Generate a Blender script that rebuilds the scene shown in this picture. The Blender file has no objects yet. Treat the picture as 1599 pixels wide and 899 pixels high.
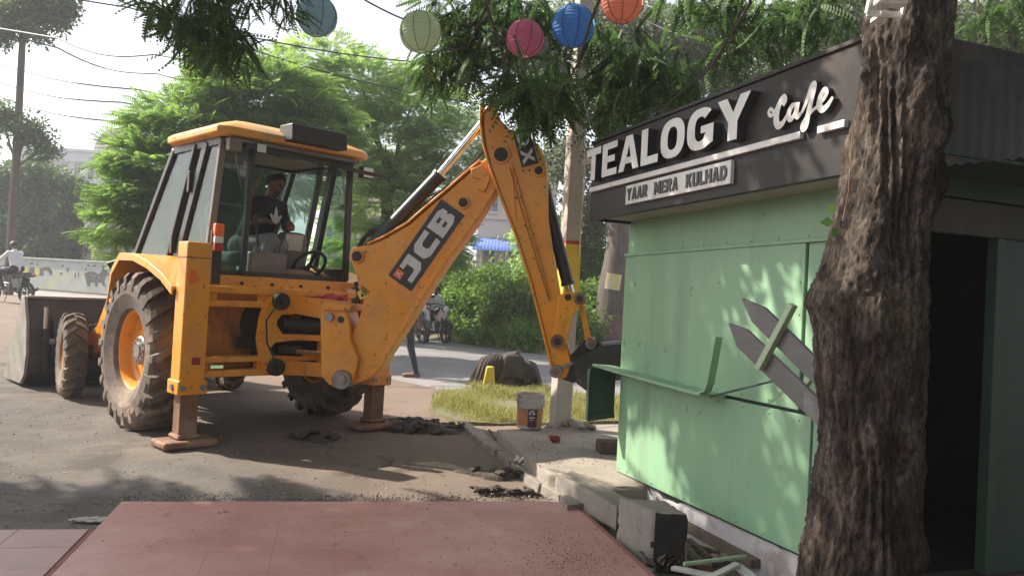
import bpy, bmesh, math, random
import numpy as np
from mathutils import Vector, Matrix

random.seed(7)
rng = np.random.default_rng(11)
scene = bpy.context.scene
COL = scene.collection
R = math.radians

# ------------------------------------------------------------------ camera
F, PIT, ROL, EYE = 1250.0, 0.005, 0.059, 1.45      # focal length in photo pixels, pitch, roll, eye height
cam = bpy.data.objects.new("camera", bpy.data.cameras.new("camera"))
COL.objects.link(cam)
cam.data.sensor_width = 36.0
cam.data.lens = 36.0 * F / 1599.0
cam.data.clip_start = 0.05
cam.data.clip_end = 2000
cam.matrix_world = Matrix.Translation((0, 0, EYE)) @ Matrix.Rotation(math.pi / 2 + PIT, 4, 'X') @ Matrix.Rotation(ROL, 4, 'Z')
scene.camera = cam

# ------------------------------------------------------------------ sky, sun, exposure
SUN_EL = R(41)
SUN_DIR = Vector((-0.96 * math.cos(SUN_EL), 0.28 * math.cos(SUN_EL), math.sin(SUN_EL))).normalized()   # towards the sun
world = bpy.data.worlds.new("World")
scene.world = world
world.use_nodes = True
nt = world.node_tree
bg = nt.nodes["Background"]
sky = nt.nodes.new("ShaderNodeTexSky")
sky.sky_type = 'NISHITA'
sky.sun_disc = False
sky.sun_elevation = SUN_EL
sky.sun_rotation = math.atan2(SUN_DIR.x, SUN_DIR.y)
sky.air_density = 1.0
sky.dust_density = 2.0
sky.ozone_density = 1.0
hs = nt.nodes.new("ShaderNodeHueSaturation")        # thin white overcast: washed-out sky colour
hs.inputs["Saturation"].default_value = 0.35
nt.links.new(sky.outputs[0], hs.inputs["Color"])
nt.links.new(hs.outputs[0], bg.inputs[0])
bg.inputs[1].default_value = 0.135
sun = bpy.data.objects.new("sun", bpy.data.lights.new("sun", 'SUN'))
COL.objects.link(sun)
sun.data.energy = 5.0
sun.data.angle = R(0.6)
sun.data.color = (1.0, 0.92, 0.80)
sun.rotation_euler = SUN_DIR.to_track_quat('Z', 'Y').to_euler()
vs = scene.view_settings
vs.view_transform = 'Standard'
vs.look = 'None'
vs.exposure = 1.08
vs.gamma = 1.0
vs.use_curve_mapping = False
scene.cycles.max_bounces = 8
scene.cycles.transparent_max_bounces = 12

# ------------------------------------------------------------------ survey: photo pixel -> place on a known plane
def ray(px, py):
    c, s = math.cos(ROL), math.sin(ROL)
    u, v = px - 799.5, py - 449.5
    uu, vv = c * u + s * v, -s * u + c * v
    x, y, z = uu / F, 1.0, -vv / F
    cp, sp = math.cos(PIT), math.sin(PIT)
    return Vector((x, y * cp - z * sp, y * sp + z * cp))
CO = Vector((0, 0, EYE))
def G(px, py, z=0.0):
    r = ray(px, py)
    return CO + r * ((z - EYE) / r.z)
def D(px, py, d):
    r = ray(px, py)
    return CO + r * (d / r.y)
def PL(px, py, o, n):
    r = ray(px, py)
    return CO + r * (n.dot(o - CO) / n.dot(r))
def sm(a, b, x):
    t = min(1, max(0, (x - a) / (b - a)))
    return t * t * (3 - 2 * t)
def gh(x, y):                                        # the far left of the site lies a little higher
    return 0.36 * sm(12, 24, y) * sm(3, 11, -x)

# ------------------------------------------------------------------ materials
MATS = {}
def pm(name, c1, c2=None, scale=6.0, rough=0.6, metal=0.0, bump=0.0, bscale=None, spec=0.5, c3=None, s3=1.5, t3=0.5, coat=0.0, w3=0.12, stretch=None):
    """principled material: noise mix of c1/c2, optional large stains c3, noise bump"""
    m = bpy.data.materials.new(name)
    m.use_nodes = True
    t = m.node_tree
    b = t.nodes["Principled BSDF"]
    b.inputs["Roughness"].default_value = rough
    b.inputs["Metallic"].default_value = metal
    b.inputs["Specular IOR Level"].default_value = spec
    b.inputs["Coat Weight"].default_value = coat
    tc = t.nodes.new("ShaderNodeTexCoord")
    vec = tc.outputs["Object"]
    if stretch:
        mp = t.nodes.new("ShaderNodeMapping")
        mp.inputs["Scale"].default_value = stretch
        t.links.new(vec, mp.inputs[0])
        vec = mp.outputs[0]
    def noise(s, d=6, r=0.6):
        n = t.nodes.new("ShaderNodeTexNoise")
        n.inputs["Scale"].default_value = s
        n.inputs["Detail"].default_value = d
        n.inputs["Roughness"].default_value = r
        t.links.new(vec, n.inputs["Vector"])
        return n
    if c2 is None:
        c2 = tuple(x * 0.82 for x in c1)
    n = noise(scale)
    rp = t.nodes.new("ShaderNodeValToRGB")
    rp.color_ramp.elements[0].position = 0.35
    rp.color_ramp.elements[1].position = 0.65
    rp.color_ramp.elements[0].color = (*c1, 1)
    rp.color_ramp.elements[1].color = (*c2, 1)
    t.links.new(n.outputs[0], rp.inputs[0])
    colour = rp.outputs[0]
    if c3:
        n3 = noise(s3)
        r3 = t.nodes.new("ShaderNodeValToRGB")
        r3.color_ramp.elements[0].position = t3
        r3.color_ramp.elements[1].position = min(1, t3 + w3)
        r3.color_ramp.elements[0].color = (0, 0, 0, 1)
        r3.color_ramp.elements[1].color = (1, 1, 1, 1)
        t.links.new(n3.outputs[0], r3.inputs[0])
        mx = t.nodes.new("ShaderNodeMixRGB")
        mx.inputs[2].default_value = (*c3, 1)
        t.links.new(r3.outputs[0], mx.inputs[0])
        t.links.new(colour, mx.inputs[1])
        colour = mx.outputs[0]
    t.links.new(colour, b.inputs["Base Color"])
    if bump:
        nb = noise(bscale or scale * 3, 8)
        bp = t.nodes.new("ShaderNodeBump")
        bp.inputs["Strength"].default_value = min(1.0, bump)
        bp.inputs["Distance"].default_value = 0.02
        t.links.new(nb.outputs[0], bp.inputs["Height"])
        t.links.new(bp.outputs[0], b.inputs["Normal"])
    MATS[name] = m
    return m

def leafmat(name, c1, c2, trans=0.4):
    m = bpy.data.materials.new(name)
    m.use_nodes = True
    t = m.node_tree
    b = t.nodes["Principled BSDF"]
    out = t.nodes["Material Output"]
    geo = t.nodes.new("ShaderNodeNewGeometry")
    rp = t.nodes.new("ShaderNodeValToRGB")
    rp.color_ramp.elements[0].color = (*c1, 1)
    rp.color_ramp.elements[1].color = (*c2, 1)
    t.links.new(geo.outputs["Random Per Island"], rp.inputs[0])
    t.links.new(rp.outputs[0], b.inputs["Base Color"])
    b.inputs["Roughness"].default_value = 0.55
    b.inputs["Specular IOR Level"].default_value = 0.3
    tr = t.nodes.new("ShaderNodeBsdfTranslucent")
    hv = t.nodes.new("ShaderNodeHueSaturation")
    hv.inputs["Hue"].default_value = 0.495
    hv.inputs["Saturation"].default_value = 1.1
    hv.inputs["Value"].default_value = 1.7
    t.links.new(rp.outputs[0], hv.inputs["Color"])
    t.links.new(hv.outputs[0], tr.inputs[0])
    mx = t.nodes.new("ShaderNodeMixShader")
    mx.inputs[0].default_value = trans
    t.links.new(b.outputs[0], mx.inputs[1])
    t.links.new(tr.outputs[0], mx.inputs[2])
    t.links.new(mx.outputs[0], out.inputs[0])
    MATS[name] = m
    return m

def glassmat(name, tint, refl=0.12):
    m = bpy.data.materials.new(name)
    m.use_nodes = True
    t = m.node_tree
    out = t.nodes["Material Output"]
    t.nodes.remove(t.nodes["Principled BSDF"])
    tr = t.nodes.new("ShaderNodeBsdfTransparent")
    tr.inputs[0].default_value = (*tint, 1)
    gl = t.nodes.new("ShaderNodeBsdfGlossy")
    gl.inputs["Roughness"].default_value = 0.04
    tc = t.nodes.new("ShaderNodeTexCoord")
    n = t.nodes.new("ShaderNodeTexNoise")           # dust on the pane
    n.inputs["Scale"].default_value = 5
    n.inputs["Detail"].default_value = 6
    t.links.new(tc.outputs["Object"], n.inputs[0])
    df = t.nodes.new("ShaderNodeBsdfDiffuse")
    df.inputs[0].default_value = (0.5, 0.47, 0.42, 1)
    mr = t.nodes.new("ShaderNodeMapRange")
    mr.inputs[1].default_value = 0.45
    mr.inputs[2].default_value = 0.9
    mr.inputs[3].default_value = 0.004
    mr.inputs[4].default_value = 0.04
    t.links.new(n.outputs[0], mr.inputs[0])
    lw_ = t.nodes.new("ShaderNodeLayerWeight")
    pw = t.nodes.new("ShaderNodeMath")
    pw.operation = 'POWER'
    pw.inputs[1].default_value = 4.0
    t.links.new(lw_.outputs["Facing"], pw.inputs[0])
    fr = t.nodes.new("ShaderNodeMath")
    fr.operation = 'MULTIPLY_ADD'
    fr.inputs[1].default_value = 0.28
    fr.inputs[2].default_value = 0.05
    t.links.new(pw.outputs[0], fr.inputs[0])
    m1 = t.nodes.new("ShaderNodeMixShader")
    t.links.new(fr.outputs[0], m1.inputs[0])
    t.links.new(tr.outputs[0], m1.inputs[1])
    t.links.new(gl.outputs[0], m1.inputs[2])
    m2 = t.nodes.new("ShaderNodeMixShader")
    t.links.new(mr.outputs[0], m2.inputs[0])
    t.links.new(m1.outputs[0], m2.inputs[1])
    t.links.new(df.outputs[0], m2.inputs[2])
    t.links.new(m2.outputs[0], out.inputs[0])
    MATS[name] = m
    return m

def papermat(name, c):
    m = bpy.data.materials.new(name)
    m.use_nodes = True
    t = m.node_tree
    b = t.nodes["Principled BSDF"]
    out = t.nodes["Material Output"]
    tc = t.nodes.new("ShaderNodeTexCoord")
    n = t.nodes.new("ShaderNodeTexNoise")
    n.inputs["Scale"].default_value = 9
    t.links.new(tc.outputs["Object"], n.inputs[0])
    rp = t.nodes.new("ShaderNodeValToRGB")
    rp.color_ramp.elements[0].color = (*[x * 0.8 for x in c], 1)
    rp.color_ramp.elements[1].color = (*c, 1)
    t.links.new(n.outputs[0], rp.inputs[0])
    t.links.new(rp.outputs[0], b.inputs["Base Color"])
    b.inputs["Roughness"].default_value = 0.8
    tr = t.nodes.new("ShaderNodeBsdfTranslucent")
    t.links.new(rp.outputs[0], tr.inputs[0])
    mx = t.nodes.new("ShaderNodeMixShader")
    mx.inputs[0].default_value = 0.62
    t.links.new(b.outputs[0], mx.inputs[1])
    t.links.new(tr.outputs[0], mx.inputs[2])
    t.links.new(mx.outputs[0], out.inputs[0])
    MATS[name] = m
    return m

YEL = pm("machine_yellow", (0.82, 0.315, 0.010), (0.72, 0.255, 0.010), 3, 0.40, c3=(0.44, 0.21, 0.06), s3=2.6, t3=0.57, coat=0.08, w3=0.28, bump=0.06, bscale=30)
YELD = pm("greasy_yellow", (0.50, 0.18, 0.015), (0.36, 0.13, 0.02), 5, 0.5, c3=(0.06, 0.035, 0.02), s3=3.5, t3=0.5, w3=0.2)
BLK = pm("black_paint", (0.018, 0.018, 0.019), (0.03, 0.029, 0.028), 8, 0.45)
GREASE = pm("grease_dark", (0.012, 0.011, 0.010), (0.035, 0.028, 0.02), 5, 0.6, bump=0.2)
RUB = pm("dusty_rubber", (0.15, 0.11, 0.083), (0.075, 0.058, 0.047), 7, 0.9, bump=0.3, bscale=40, c3=(0.27, 0.20, 0.15), s3=3, t3=0.5, w3=0.2)
CHR = pm("chrome_rod", (0.75, 0.74, 0.72), (0.6, 0.58, 0.55), 9, 0.16, metal=1.0)
STEEL = pm("worn_steel", (0.30, 0.28, 0.26), (0.20, 0.18, 0.17), 10, 0.45, metal=0.6, c3=(0.22, 0.12, 0.07), s3=6, t3=0.55)
RUST = pm("rusty_leg", (0.22, 0.11, 0.055), (0.13, 0.065, 0.04), 9, 0.75, bump=0.2, c3=(0.28, 0.17, 0.11), s3=4, t3=0.52)
DECW = pm("decal_white", (0.62, 0.60, 0.57), (0.55, 0.53, 0.50), 20, 0.5)
DECK = pm("decal_black", (0.02, 0.02, 0.02), (0.028, 0.026, 0.025), 20, 0.4)
RED = pm("red_mark", (0.30, 0.02, 0.02), (0.24, 0.02, 0.02), 20, 0.5)
ORNG = pm("orange_lens", (0.85, 0.16, 0.02), (0.75, 0.12, 0.02), 20, 0.3)
REDL = pm("red_lens", (0.45, 0.02, 0.015), (0.4, 0.02, 0.015), 20, 0.25)
GREYP = pm("console_grey", (0.20, 0.172, 0.145), (0.16, 0.138, 0.117), 8, 0.6)
WHT = pm("white_paint", (0.72, 0.72, 0.70), (0.62, 0.61, 0.58), 6, 0.6, c3=(0.35, 0.32, 0.28), s3=4, t3=0.58)
GLASS = glassmat("cab_glass", (0.64, 0.73, 0.70))
LENS = pm("lamp_lens", (0.7, 0.7, 0.68), (0.6, 0.6, 0.58), 20, 0.12)
SKIN = pm("skin_brown", (0.16, 0.075, 0.042), (0.145, 0.068, 0.038), 12, 0.55)
HAIR = pm("black_hair", (0.012, 0.010, 0.009), (0.02, 0.016, 0.014), 60, 0.6, bump=0.4)
CONC = pm("old_concrete", (0.27, 0.235, 0.20), (0.205, 0.18, 0.153), 5, 0.9, bump=0.35, bscale=30, c3=(0.17, 0.145, 0.12), s3=3.5, t3=0.56)
GREEN = pm("kiosk_green", (0.25, 0.41, 0.25), (0.205, 0.365, 0.22), 1.3, 0.5, c3=(0.11, 0.16, 0.11), s3=9, t3=0.63, bump=0.16, bscale=2.2, w3=0.12)
GREEN_SHADED = pm("shaded_green", (0.026, 0.058, 0.036), (0.02, 0.045, 0.03), 5, 0.6)  # green darkened to carry the shade of the door side and shutter

def wear(mat, colour, scale, lo, hi, amount, stretch=(1, 1, 1)):
    """second layer of dirt with its own shape over a finished material"""
    t_ = mat.node_tree
    b_ = t_.nodes["Principled BSDF"]
    src = b_.inputs["Base Color"].links[0].from_socket
    tc_ = t_.nodes.new("ShaderNodeTexCoord")
    mp_ = t_.nodes.new("ShaderNodeMapping")
    mp_.inputs["Scale"].default_value = stretch
    t_.links.new(tc_.outputs["Object"], mp_.inputs[0])
    n_ = t_.nodes.new("ShaderNodeTexNoise")
    n_.inputs["Scale"].default_value = scale
    n_.inputs["Detail"].default_value = 8
    n_.inputs["Roughness"].default_value = .68
    t_.links.new(mp_.outputs[0], n_.inputs["Vector"])
    r_ = t_.nodes.new("ShaderNodeMapRange")
    r_.inputs[1].default_value = lo
    r_.inputs[2].default_value = hi
    r_.inputs[3].default_value = 0
    r_.inputs[4].default_value = amount
    t_.links.new(n_.outputs[0], r_.inputs[0])
    m_ = t_.nodes.new("ShaderNodeMixRGB")
    m_.inputs[2].default_value = (*colour, 1)
    t_.links.new(r_.outputs[0], m_.inputs[0])
    t_.links.new(src, m_.inputs[1])
    t_.links.new(m_.outputs[0], b_.inputs["Base Color"])
wear(YEL, (.50, .33, .17), 1.7, .46, .74, .5)
wear(YEL, (.05, .03, .02), 17, .60, .67, .85)
wear(YEL, (.30, .25, .2), 34, .64, .70, .7, (1, 1, .4))
wear(YEL, (.09, .05, .03), 5, .60, .75, .55, (1, 1, .35))
wear(GREEN, (.17, .24, .17), 4, .50, .72, .7, (1, 1, .12))
wear(GREEN, (.16, .09, .05), 22, .68, .76, .7)
wear(GREEN, (.31, .44, .30), 1.2, .55, .75, .4)
wear(CONC, (.12, .10, .08), 16, .58, .70, .7)

# ------------------------------------------------------------------ mesh helpers
class MB:
    def __init__(self):
        self.v, self.f = [], []
    def add(self, vs_, fs_):
        o = len(self.v)
        self.v += [tuple(p) for p in vs_]
        self.f += [tuple(i + o for i in q) for q in fs_]
        return self
    def box(self, c, s, rot=None):
        hx, hy, hz = s[0] / 2, s[1] / 2, s[2] / 2
        P = [Vector((x, y, z)) for x in (-hx, hx) for y in (-hy, hy) for z in (-hz, hz)]
        if rot is not None:
            P = [rot @ p for p in P]
        c = Vector(c)
        return self.add([p + c for p in P], [(0, 1, 3, 2), (4, 6, 7, 5), (0, 4, 5, 1), (2, 3, 7, 6), (0, 2, 6, 4), (1, 5, 7, 3)])
    def hexa(self, P):                                # 4 bottom, 4 top corners
        return self.add(P, [(3, 2, 1, 0), (4, 5, 6, 7), (0, 1, 5, 4), (1, 2, 6, 5), (2, 3, 7, 6), (3, 0, 4, 7)])
    def bar(self, p0, p1, w, h, up=(0, 0, 1)):        # rectangular bar between two points
        p0, p1 = Vector(p0), Vector(p1)
        d = (p1 - p0).normalized()
        s = d.cross(Vector(up))
        if s.length < 1e-4:
            s = d.cross(Vector((0, 1, 0)))
        s.normalize()
        u = s.cross(d)
        P = []
        for q in (p0, p1):
            P += [q + s * (a * w / 2) + u * (b * h / 2) for a, b in ((-1, -1), (1, -1), (1, 1), (-1, 1))]
        return self.add(P, [(3, 2, 1, 0), (4, 5, 6, 7), (0, 1, 5, 4), (1, 2, 6, 5), (2, 3, 7, 6), (3, 0, 4, 7)])
    def tube(self, pts, rad, n=10, cap=True):
        pts = [Vector(p) for p in pts]
        if not hasattr(rad, '__len__'):
            rad = [rad] * len(pts)
        rings = []
        ref = None
        for i, p in enumerate(pts):
            d = (pts[min(i + 1, len(pts) - 1)] - pts[max(i - 1, 0)]).normalized()
            if ref is None:
                ref = d.cross(Vector((0, 0, 1)))
                if ref.length < 1e-3:
                    ref = d.cross(Vector((0, 1, 0)))
            ref = (ref - d * ref.dot(d)).normalized()
            b = d.cross(ref)
            rings.append([p + (ref * math.cos(2 * math.pi * k / n) + b * math.sin(2 * math.pi * k / n)) * rad[i] for k in range(n)])
        V = [q for r_ in rings for q in r_]
        Fs = []
        for i in range(len(pts) - 1):
            for k in range(n):
                k2 = (k + 1) % n
                Fs.append((i * n + k, i * n + k2, (i + 1) * n + k2, (i + 1) * n + k))
        if cap:
            Fs.append(tuple(range(n - 1, -1, -1)))
            Fs.append(tuple((len(pts) - 1) * n + k for k in range(n)))
        return self.add(V, Fs)
    def cyl(self, p0, p1, r0, r1=None, n=16):
        return self.tube([p0, p1], [r0, r0 if r1 is None else r1], n)
    def lathe(self, prof, c=(0, 0, 0), axis='Z', n=32, closed=False):   # prof: (radius, along axis)
        c = Vector(c)
        V, Fs = [], []
        for r_, h in prof:
            for k in range(n):
                a = 2 * math.pi * k / n
                x, y = r_ * math.cos(a), r_ * math.sin(a)
                V.append(c + (Vector((x, y, h)) if axis == 'Z' else Vector((x, h, -y)) if axis == 'Y' else Vector((h, x, y))))
        m = len(prof)
        for i in range(m if closed else m - 1):
            j = (i + 1) % m
            for k in range(n):
                k2 = (k + 1) % n
                Fs.append((i * n + k, i * n + k2, j * n + k2, j * n + k))
        return self.add(V, Fs)
    def prism(self, P0, P1):                          # same-count outlines, front and back
        n = len(P0)
        return self.add(list(P0) + list(P1), [tuple(range(n)), tuple(range(2 * n - 1, n - 1, -1))] + [(i, i + n, (i + 1) % n + n, (i + 1) % n) for i in range(n)])
    def ell(self, c, r, n=14, m=9, rot=None):
        c = Vector(c)
        V, Fs = [], []
        for i in range(m + 1):
            th = math.pi * i / m
            for k in range(n):
                a = 2 * math.pi * k / n
                p = Vector((r[0] * math.sin(th) * math.cos(a), r[1] * math.sin(th) * math.sin(a), r[2] * math.cos(th)))
                if rot is not None:
                    p = rot @ p
                V.append(c + p)
        for i in range(m):
            for k in range(n):
                k2 = (k + 1) % n
                Fs.append((i * n + k, (i + 1) * n + k, (i + 1) * n + k2, i * n + k2))
        return self.add(V, Fs)
    def mesh(self, name):
        me = bpy.data.meshes.new(name)
        me.from_pydata([tuple(p) for p in self.v], [], self.f)
        me.update()
        bm = bmesh.new()
        bm.from_mesh(me)
        bmesh.ops.remove_doubles(bm, verts=bm.verts, dist=1e-5)
        bmesh.ops.recalc_face_normals(bm, faces=bm.faces)
        bm.to_mesh(me)
        bm.free()
        return me
    def build(self, name, mat, parent=None, bevel=0.0, smooth=35, seg=2):
        return obj(name, self.mesh(name), mat, parent, bevel, smooth, seg)

def obj(name, me, mat=None, parent=None, bevel=0.0, smooth=35, seg=2):
    o = bpy.data.objects.new(name, me)
    COL.objects.link(o)
    if mat:
        me.materials.clear()
        me.materials.append(mat)
    if parent:
        o.parent = parent
    if smooth:
        me.polygons.foreach_set("use_smooth", [True] * len(me.polygons))
        me.set_sharp_from_angle(angle=R(smooth))
    if bevel:
        b = o.modifiers.new("bevel", 'BEVEL')
        b.width = bevel
        b.segments = seg
        b.limit_method = 'ANGLE'
        b.angle_limit = R(40)
        b.harden_normals = False
    return o
def tag(o, label, cat, group=None, kind=None):
    if label:
        o["label"] = label
    if cat:
        o["category"] = cat
    if group:
        o["group"] = group
    if kind:
        o["kind"] = kind
    return o
def struct(o):
    o["kind"] = "structure"
    return o
def empty(name, loc=(0, 0, 0), rz=0.0, parent=None):
    o = bpy.data.objects.new(name, None)
    COL.objects.link(o)
    o.empty_display_size = 0.1
    o.location = loc
    o.rotation_euler = (0, 0, rz)
    if parent:
        o.parent = parent
    return o
def lab(o, l):
    o["label"] = l
    return o

def outline_mesh(name, polys, depth):
    """2D outlines with holes -> solid mesh, x/y in the plane, front at +depth"""
    cu = bpy.data.curves.new(name, 'CURVE')
    cu.dimensions = '2D'
    cu.fill_mode = 'BOTH'
    cu.extrude = depth / 2
    for P in polys:
        sp = cu.splines.new('POLY')
        sp.points.add(len(P) - 1)
        for i, (x, y) in enumerate(P):
            sp.points[i].co = (x, y, 0, 1)
        sp.use_cyclic_u = True
    return curve_to_mesh(name, cu, depth)
def curve_to_mesh(name, cu, depth):
    o = bpy.data.objects.new(name, cu)
    COL.objects.link(o)
    bpy.context.view_layer.update()
    me = bpy.data.meshes.new_from_object(o.evaluated_get(bpy.context.evaluated_depsgraph_get()))
    me.name = name
    bpy.data.objects.remove(o)
    bpy.data.curves.remove(cu)
    me.transform(Matrix.Translation((0, 0, depth / 2)))
    return me
def glyph(ch, h, w, depth, bold=0.03):
    """one letter from the built-in font fitted to a w x h box"""
    cu = bpy.data.curves.new("letter", 'FONT')
    cu.body = ch
    cu.size = 1.0
    cu.offset = bold
    cu.resolution_u = 4
    cu.extrude = depth / 2
    me = curve_to_mesh("letter", cu, depth)
    n = len(me.vertices)
    co = np.empty(n * 3)
    me.vertices.foreach_get("co", co)
    co = co.reshape(-1, 3)
    lo, hi = co.min(0), co.max(0)
    co[:, 0] = (co[:, 0] - lo[0]) / max(1e-6, hi[0] - lo[0]) * w
    co[:, 1] = (co[:, 1] - lo[1]) / max(1e-6, hi[1] - lo[1]) * h
    me.vertices.foreach_set("co", co.ravel())
    me.update()
    return me
def frame_mat(o, ex, ey, ez):
    return Matrix(((ex[0], ey[0], ez[0], o[0]), (ex[1], ey[1], ez[1], o[1]), (ex[2], ey[2], ez[2], o[2]), (0, 0, 0, 1)))

# ------------------------------------------------------------------ foliage helpers
def frond(npairs=9, L=0.5, ll=0.16, lw=0.05, droop=0.35, fwd=0.45, sag=0.2):
    V, Fs = [], []
    for i in range(npairs):
        t = (i + 1.0) / npairs
        x = L * t
        z = -droop * L * t * t
        k = math.sin(math.pi * min(1, 0.18 + 0.78 * t)) * 0.8 + 0.25
        for s in (-1, 1):
            b = np.array([x, 0, z])
            d = np.array([fwd, s * 1.0, -sag])
            d /= np.linalg.norm(d)
            p = np.array([s * d[1], -s * d[0], 0.0])
            q = np.array([1.0, 0, 0])
            tip = b + d * ll * k + np.array([0, 0, -0.1 * ll])
            mid = b + d * ll * k * 0.5
            o = len(V)
            V += [b, mid + q * lw / 2, tip, mid - q * lw / 2]
            Fs.append((o, o + 1, o + 2, o + 3))
    return np.array(V), np.array(Fs)
def cluster(n=12, rad=0.18, ll=0.12, lw=0.06, seed=0):
    r_ = np.random.default_rng(seed)
    V, Fs = [], []
    for i in range(n):
        d = r_.normal(size=3)
        d /= np.linalg.norm(d)
        b = d * rad * r_.uniform(0.2, 1.0)
        d2 = d + r_.normal(size=3) * 0.7
        d2[2] -= 0.35
        d2 /= np.linalg.norm(d2)
        s = np.cross(d2, r_.normal(size=3))
        s /= np.linalg.norm(s)
        o = len(V)
        k = r_.uniform(0.7, 1.25)
        V += [b, b + d2 * ll * 0.5 * k + s * lw / 2 * k, b + d2 * ll * k, b + d2 * ll * 0.5 * k - s * lw / 2 * k]
        Fs.append((o, o + 1, o + 2, o + 3))
    return np.array(V), np.array(Fs)
def scatter_mesh(name, temps, pos, dirs, sc, tilt=0.25):
    """copies of leaf templates (x = growth direction, z = up side) merged into one mesh"""
    pos, dirs, sc = np.asarray(pos), np.asarray(dirs, float), np.asarray(sc)
    N = len(pos)
    dirs = dirs / np.linalg.norm(dirs, axis=1)[:, None]
    up = np.tile([0, 0, 1.0], (N, 1)) + rng.normal(size=(N, 3)) * tilt
    ey = np.cross(up, dirs)
    ey /= np.linalg.norm(ey, axis=1)[:, None] + 1e-9
    ez = np.cross(dirs, ey)
    which = rng.integers(0, len(temps), N)
    VV, FF = [], []
    off = 0
    for k, (V, Fs) in enumerate(temps):
        idx = np.where(which == k)[0]
        if not len(idx):
            continue
        M = np.stack([dirs[idx], ey[idx], ez[idx]], axis=2) * sc[idx][:, None, None]
        P = np.einsum('nij,vj->nvi', M, V) + pos[idx][:, None, :]
        VV.append(P.reshape(-1, 3))
        FF.append((Fs[None] + (np.arange(len(idx)) * len(V))[:, None, None] + off).reshape(-1, Fs.shape[1]))
        off += len(idx) * len(V)
    V = np.concatenate(VV)
    Fq = np.concatenate(FF)
    me = bpy.data.meshes.new(name)
    me.vertices.add(len(V))
    me.vertices.foreach_set("co", V.astype(np.float32).ravel())
    k = Fq.shape[1]
    me.loops.add(Fq.size)
    me.loops.foreach_set("vertex_index", Fq.astype(np.int32).ravel())
    me.polygons.add(len(Fq))
    me.polygons.foreach_set("loop_start", (np.arange(len(Fq)) * k).astype(np.int32))
    me.update(calc_edges=True)
    return me
def lobes_points(lobes, n, shell=0.55, layers=0.0):
    """points inside ellipsoids (cx,cy,cz,rx,ry,rz), weighted to the outside; returns positions and outward directions"""
    L = np.array(lobes, float)
    w = L[:, 3] * L[:, 4] * L[:, 5]
    w = w ** 0.75
    k = rng.choice(len(L), n, p=w / w.sum())
    d = rng.normal(size=(n, 3))
    d /= np.linalg.norm(d, axis=1)[:, None]
    r_ = shell + (1 - shell) * rng.random(n) ** 0.6
    r_ *= 1 + 0.12 * rng.normal(size=n)
    p = L[k, :3] + d * L[k, 3:] * r_[:, None]
    if layers:
        ph = rng.random(len(L))[k]
        z = p[:, 2] / layers + ph
        f = z - np.floor(z)
        p[:, 2] -= (f - 0.5) * layers * 0.45
    return p, d
def tree(name, label, trunk, limbs, leafmesh, bark, leaf, group=None, nside=10, crown_name="crown"):
    base = trunk[0][0]
    t = empty(name, base)
    B = Vector(base)
    m = MB()
    m.tube([Vector(p) - B for p, _ in trunk], [r_ for _, r_ in trunk], nside)
    m.build("trunk", bark, t)
    for lb in limbs:
        MB().tube([Vector(p) - B for p, _ in lb], [r_ for _, r_ in lb], 7).build("limb", bark, t)
    if leafmesh is not None:
        leafmesh.transform(Matrix.Translation(-B))
        obj(crown_name, leafmesh, leaf, t, smooth=0)
    tag(t, label, "tree", group)
    return t

# ================================================================== SETTING
def vnoise(x, y, s, seed=0):
    r_ = np.random.default_rng(seed)
    T = r_.random((64, 64))
    u, v = x / s + 31.7, y / s + 17.3
    i, j = np.floor(u).astype(int), np.floor(v).astype(int)
    a, b = u - i, v - j
    a, b = a * a * (3 - 2 * a), b * b * (3 - 2 * b)
    g = lambda p, q: T[p % 64, q % 64]
    return (g(i, j) * (1 - a) + g(i + 1, j) * a) * (1 - b) + (g(i, j + 1) * (1 - a) + g(i + 1, j + 1) * a) * b - 0.5
def grid_mesh(name, xs, ys, hf):
    X, Y = np.meshgrid(xs, ys)
    Z = hf(X, Y)
    V = np.stack([X, Y, Z], -1).reshape(-1, 3)
    nx, ny = len(xs), len(ys)
    i = np.arange((ny - 1) * (nx - 1))
    a = (i // (nx - 1)) * nx + i % (nx - 1)
    Fq = np.stack([a, a + 1, a + nx + 1, a + nx], 1)
    me = bpy.data.meshes.new(name)
    me.from_pydata(V.tolist(), [], Fq.tolist())
    me.update()
    return me
GH = np.vectorize(gh)
# --- ground: worn asphalt and dust of the yard, one sheet to the horizon
gm = bpy.data.materials.new("yard_ground")
gm.use_nodes = True
t = gm.node_tree
b = t.nodes["Principled BSDF"]
b.inputs["Roughness"].default_value = 0.92
b.inputs["Specular IOR Level"].default_value = 0.25
tc = t.nodes.new("ShaderNodeTexCoord")
def tnoise(s, d=8, r=0.62):
    n = t.nodes.new("ShaderNodeTexNoise")
    n.inputs["Scale"].default_value = s
    n.inputs["Detail"].default_value = d
    n.inputs["Roughness"].default_value = r
    t.links.new(tc.outputs["Object"], n.inputs["Vector"])
    return n.outputs[0]
def tramp(src, stops):
    r_ = t.nodes.new("ShaderNodeValToRGB")
    cr = r_.color_ramp
    while len(cr.elements) < len(stops):
        cr.elements.new(0.5)
    for e, (p, c) in zip(cr.elements, stops):
        e.position = p
        e.color = (*c, 1)
    t.links.new(src, r_.inputs[0])
    return r_.outputs[0]
def tmix(f, a_, b_, mode='MIX', val=None):
    m = t.nodes.new("ShaderNodeMixRGB")
    m.blend_type = mode
    if f is None:
        m.inputs[0].default_value = val
    else:
        t.links.new(f, m.inputs[0])
    t.links.new(a_, m.inputs[1])
    if isinstance(b_, tuple):
        m.inputs[2].default_value = (*b_, 1)
    else:
        t.links.new(b_, m.inputs[2])
    return m.outputs[0]
base = tramp(tnoise(0.55), [(0.30, (0.072, 0.067, 0.063)), (0.5, (0.112, 0.103, 0.094)), (0.70, (0.175, 0.153, 0.13))])
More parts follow.
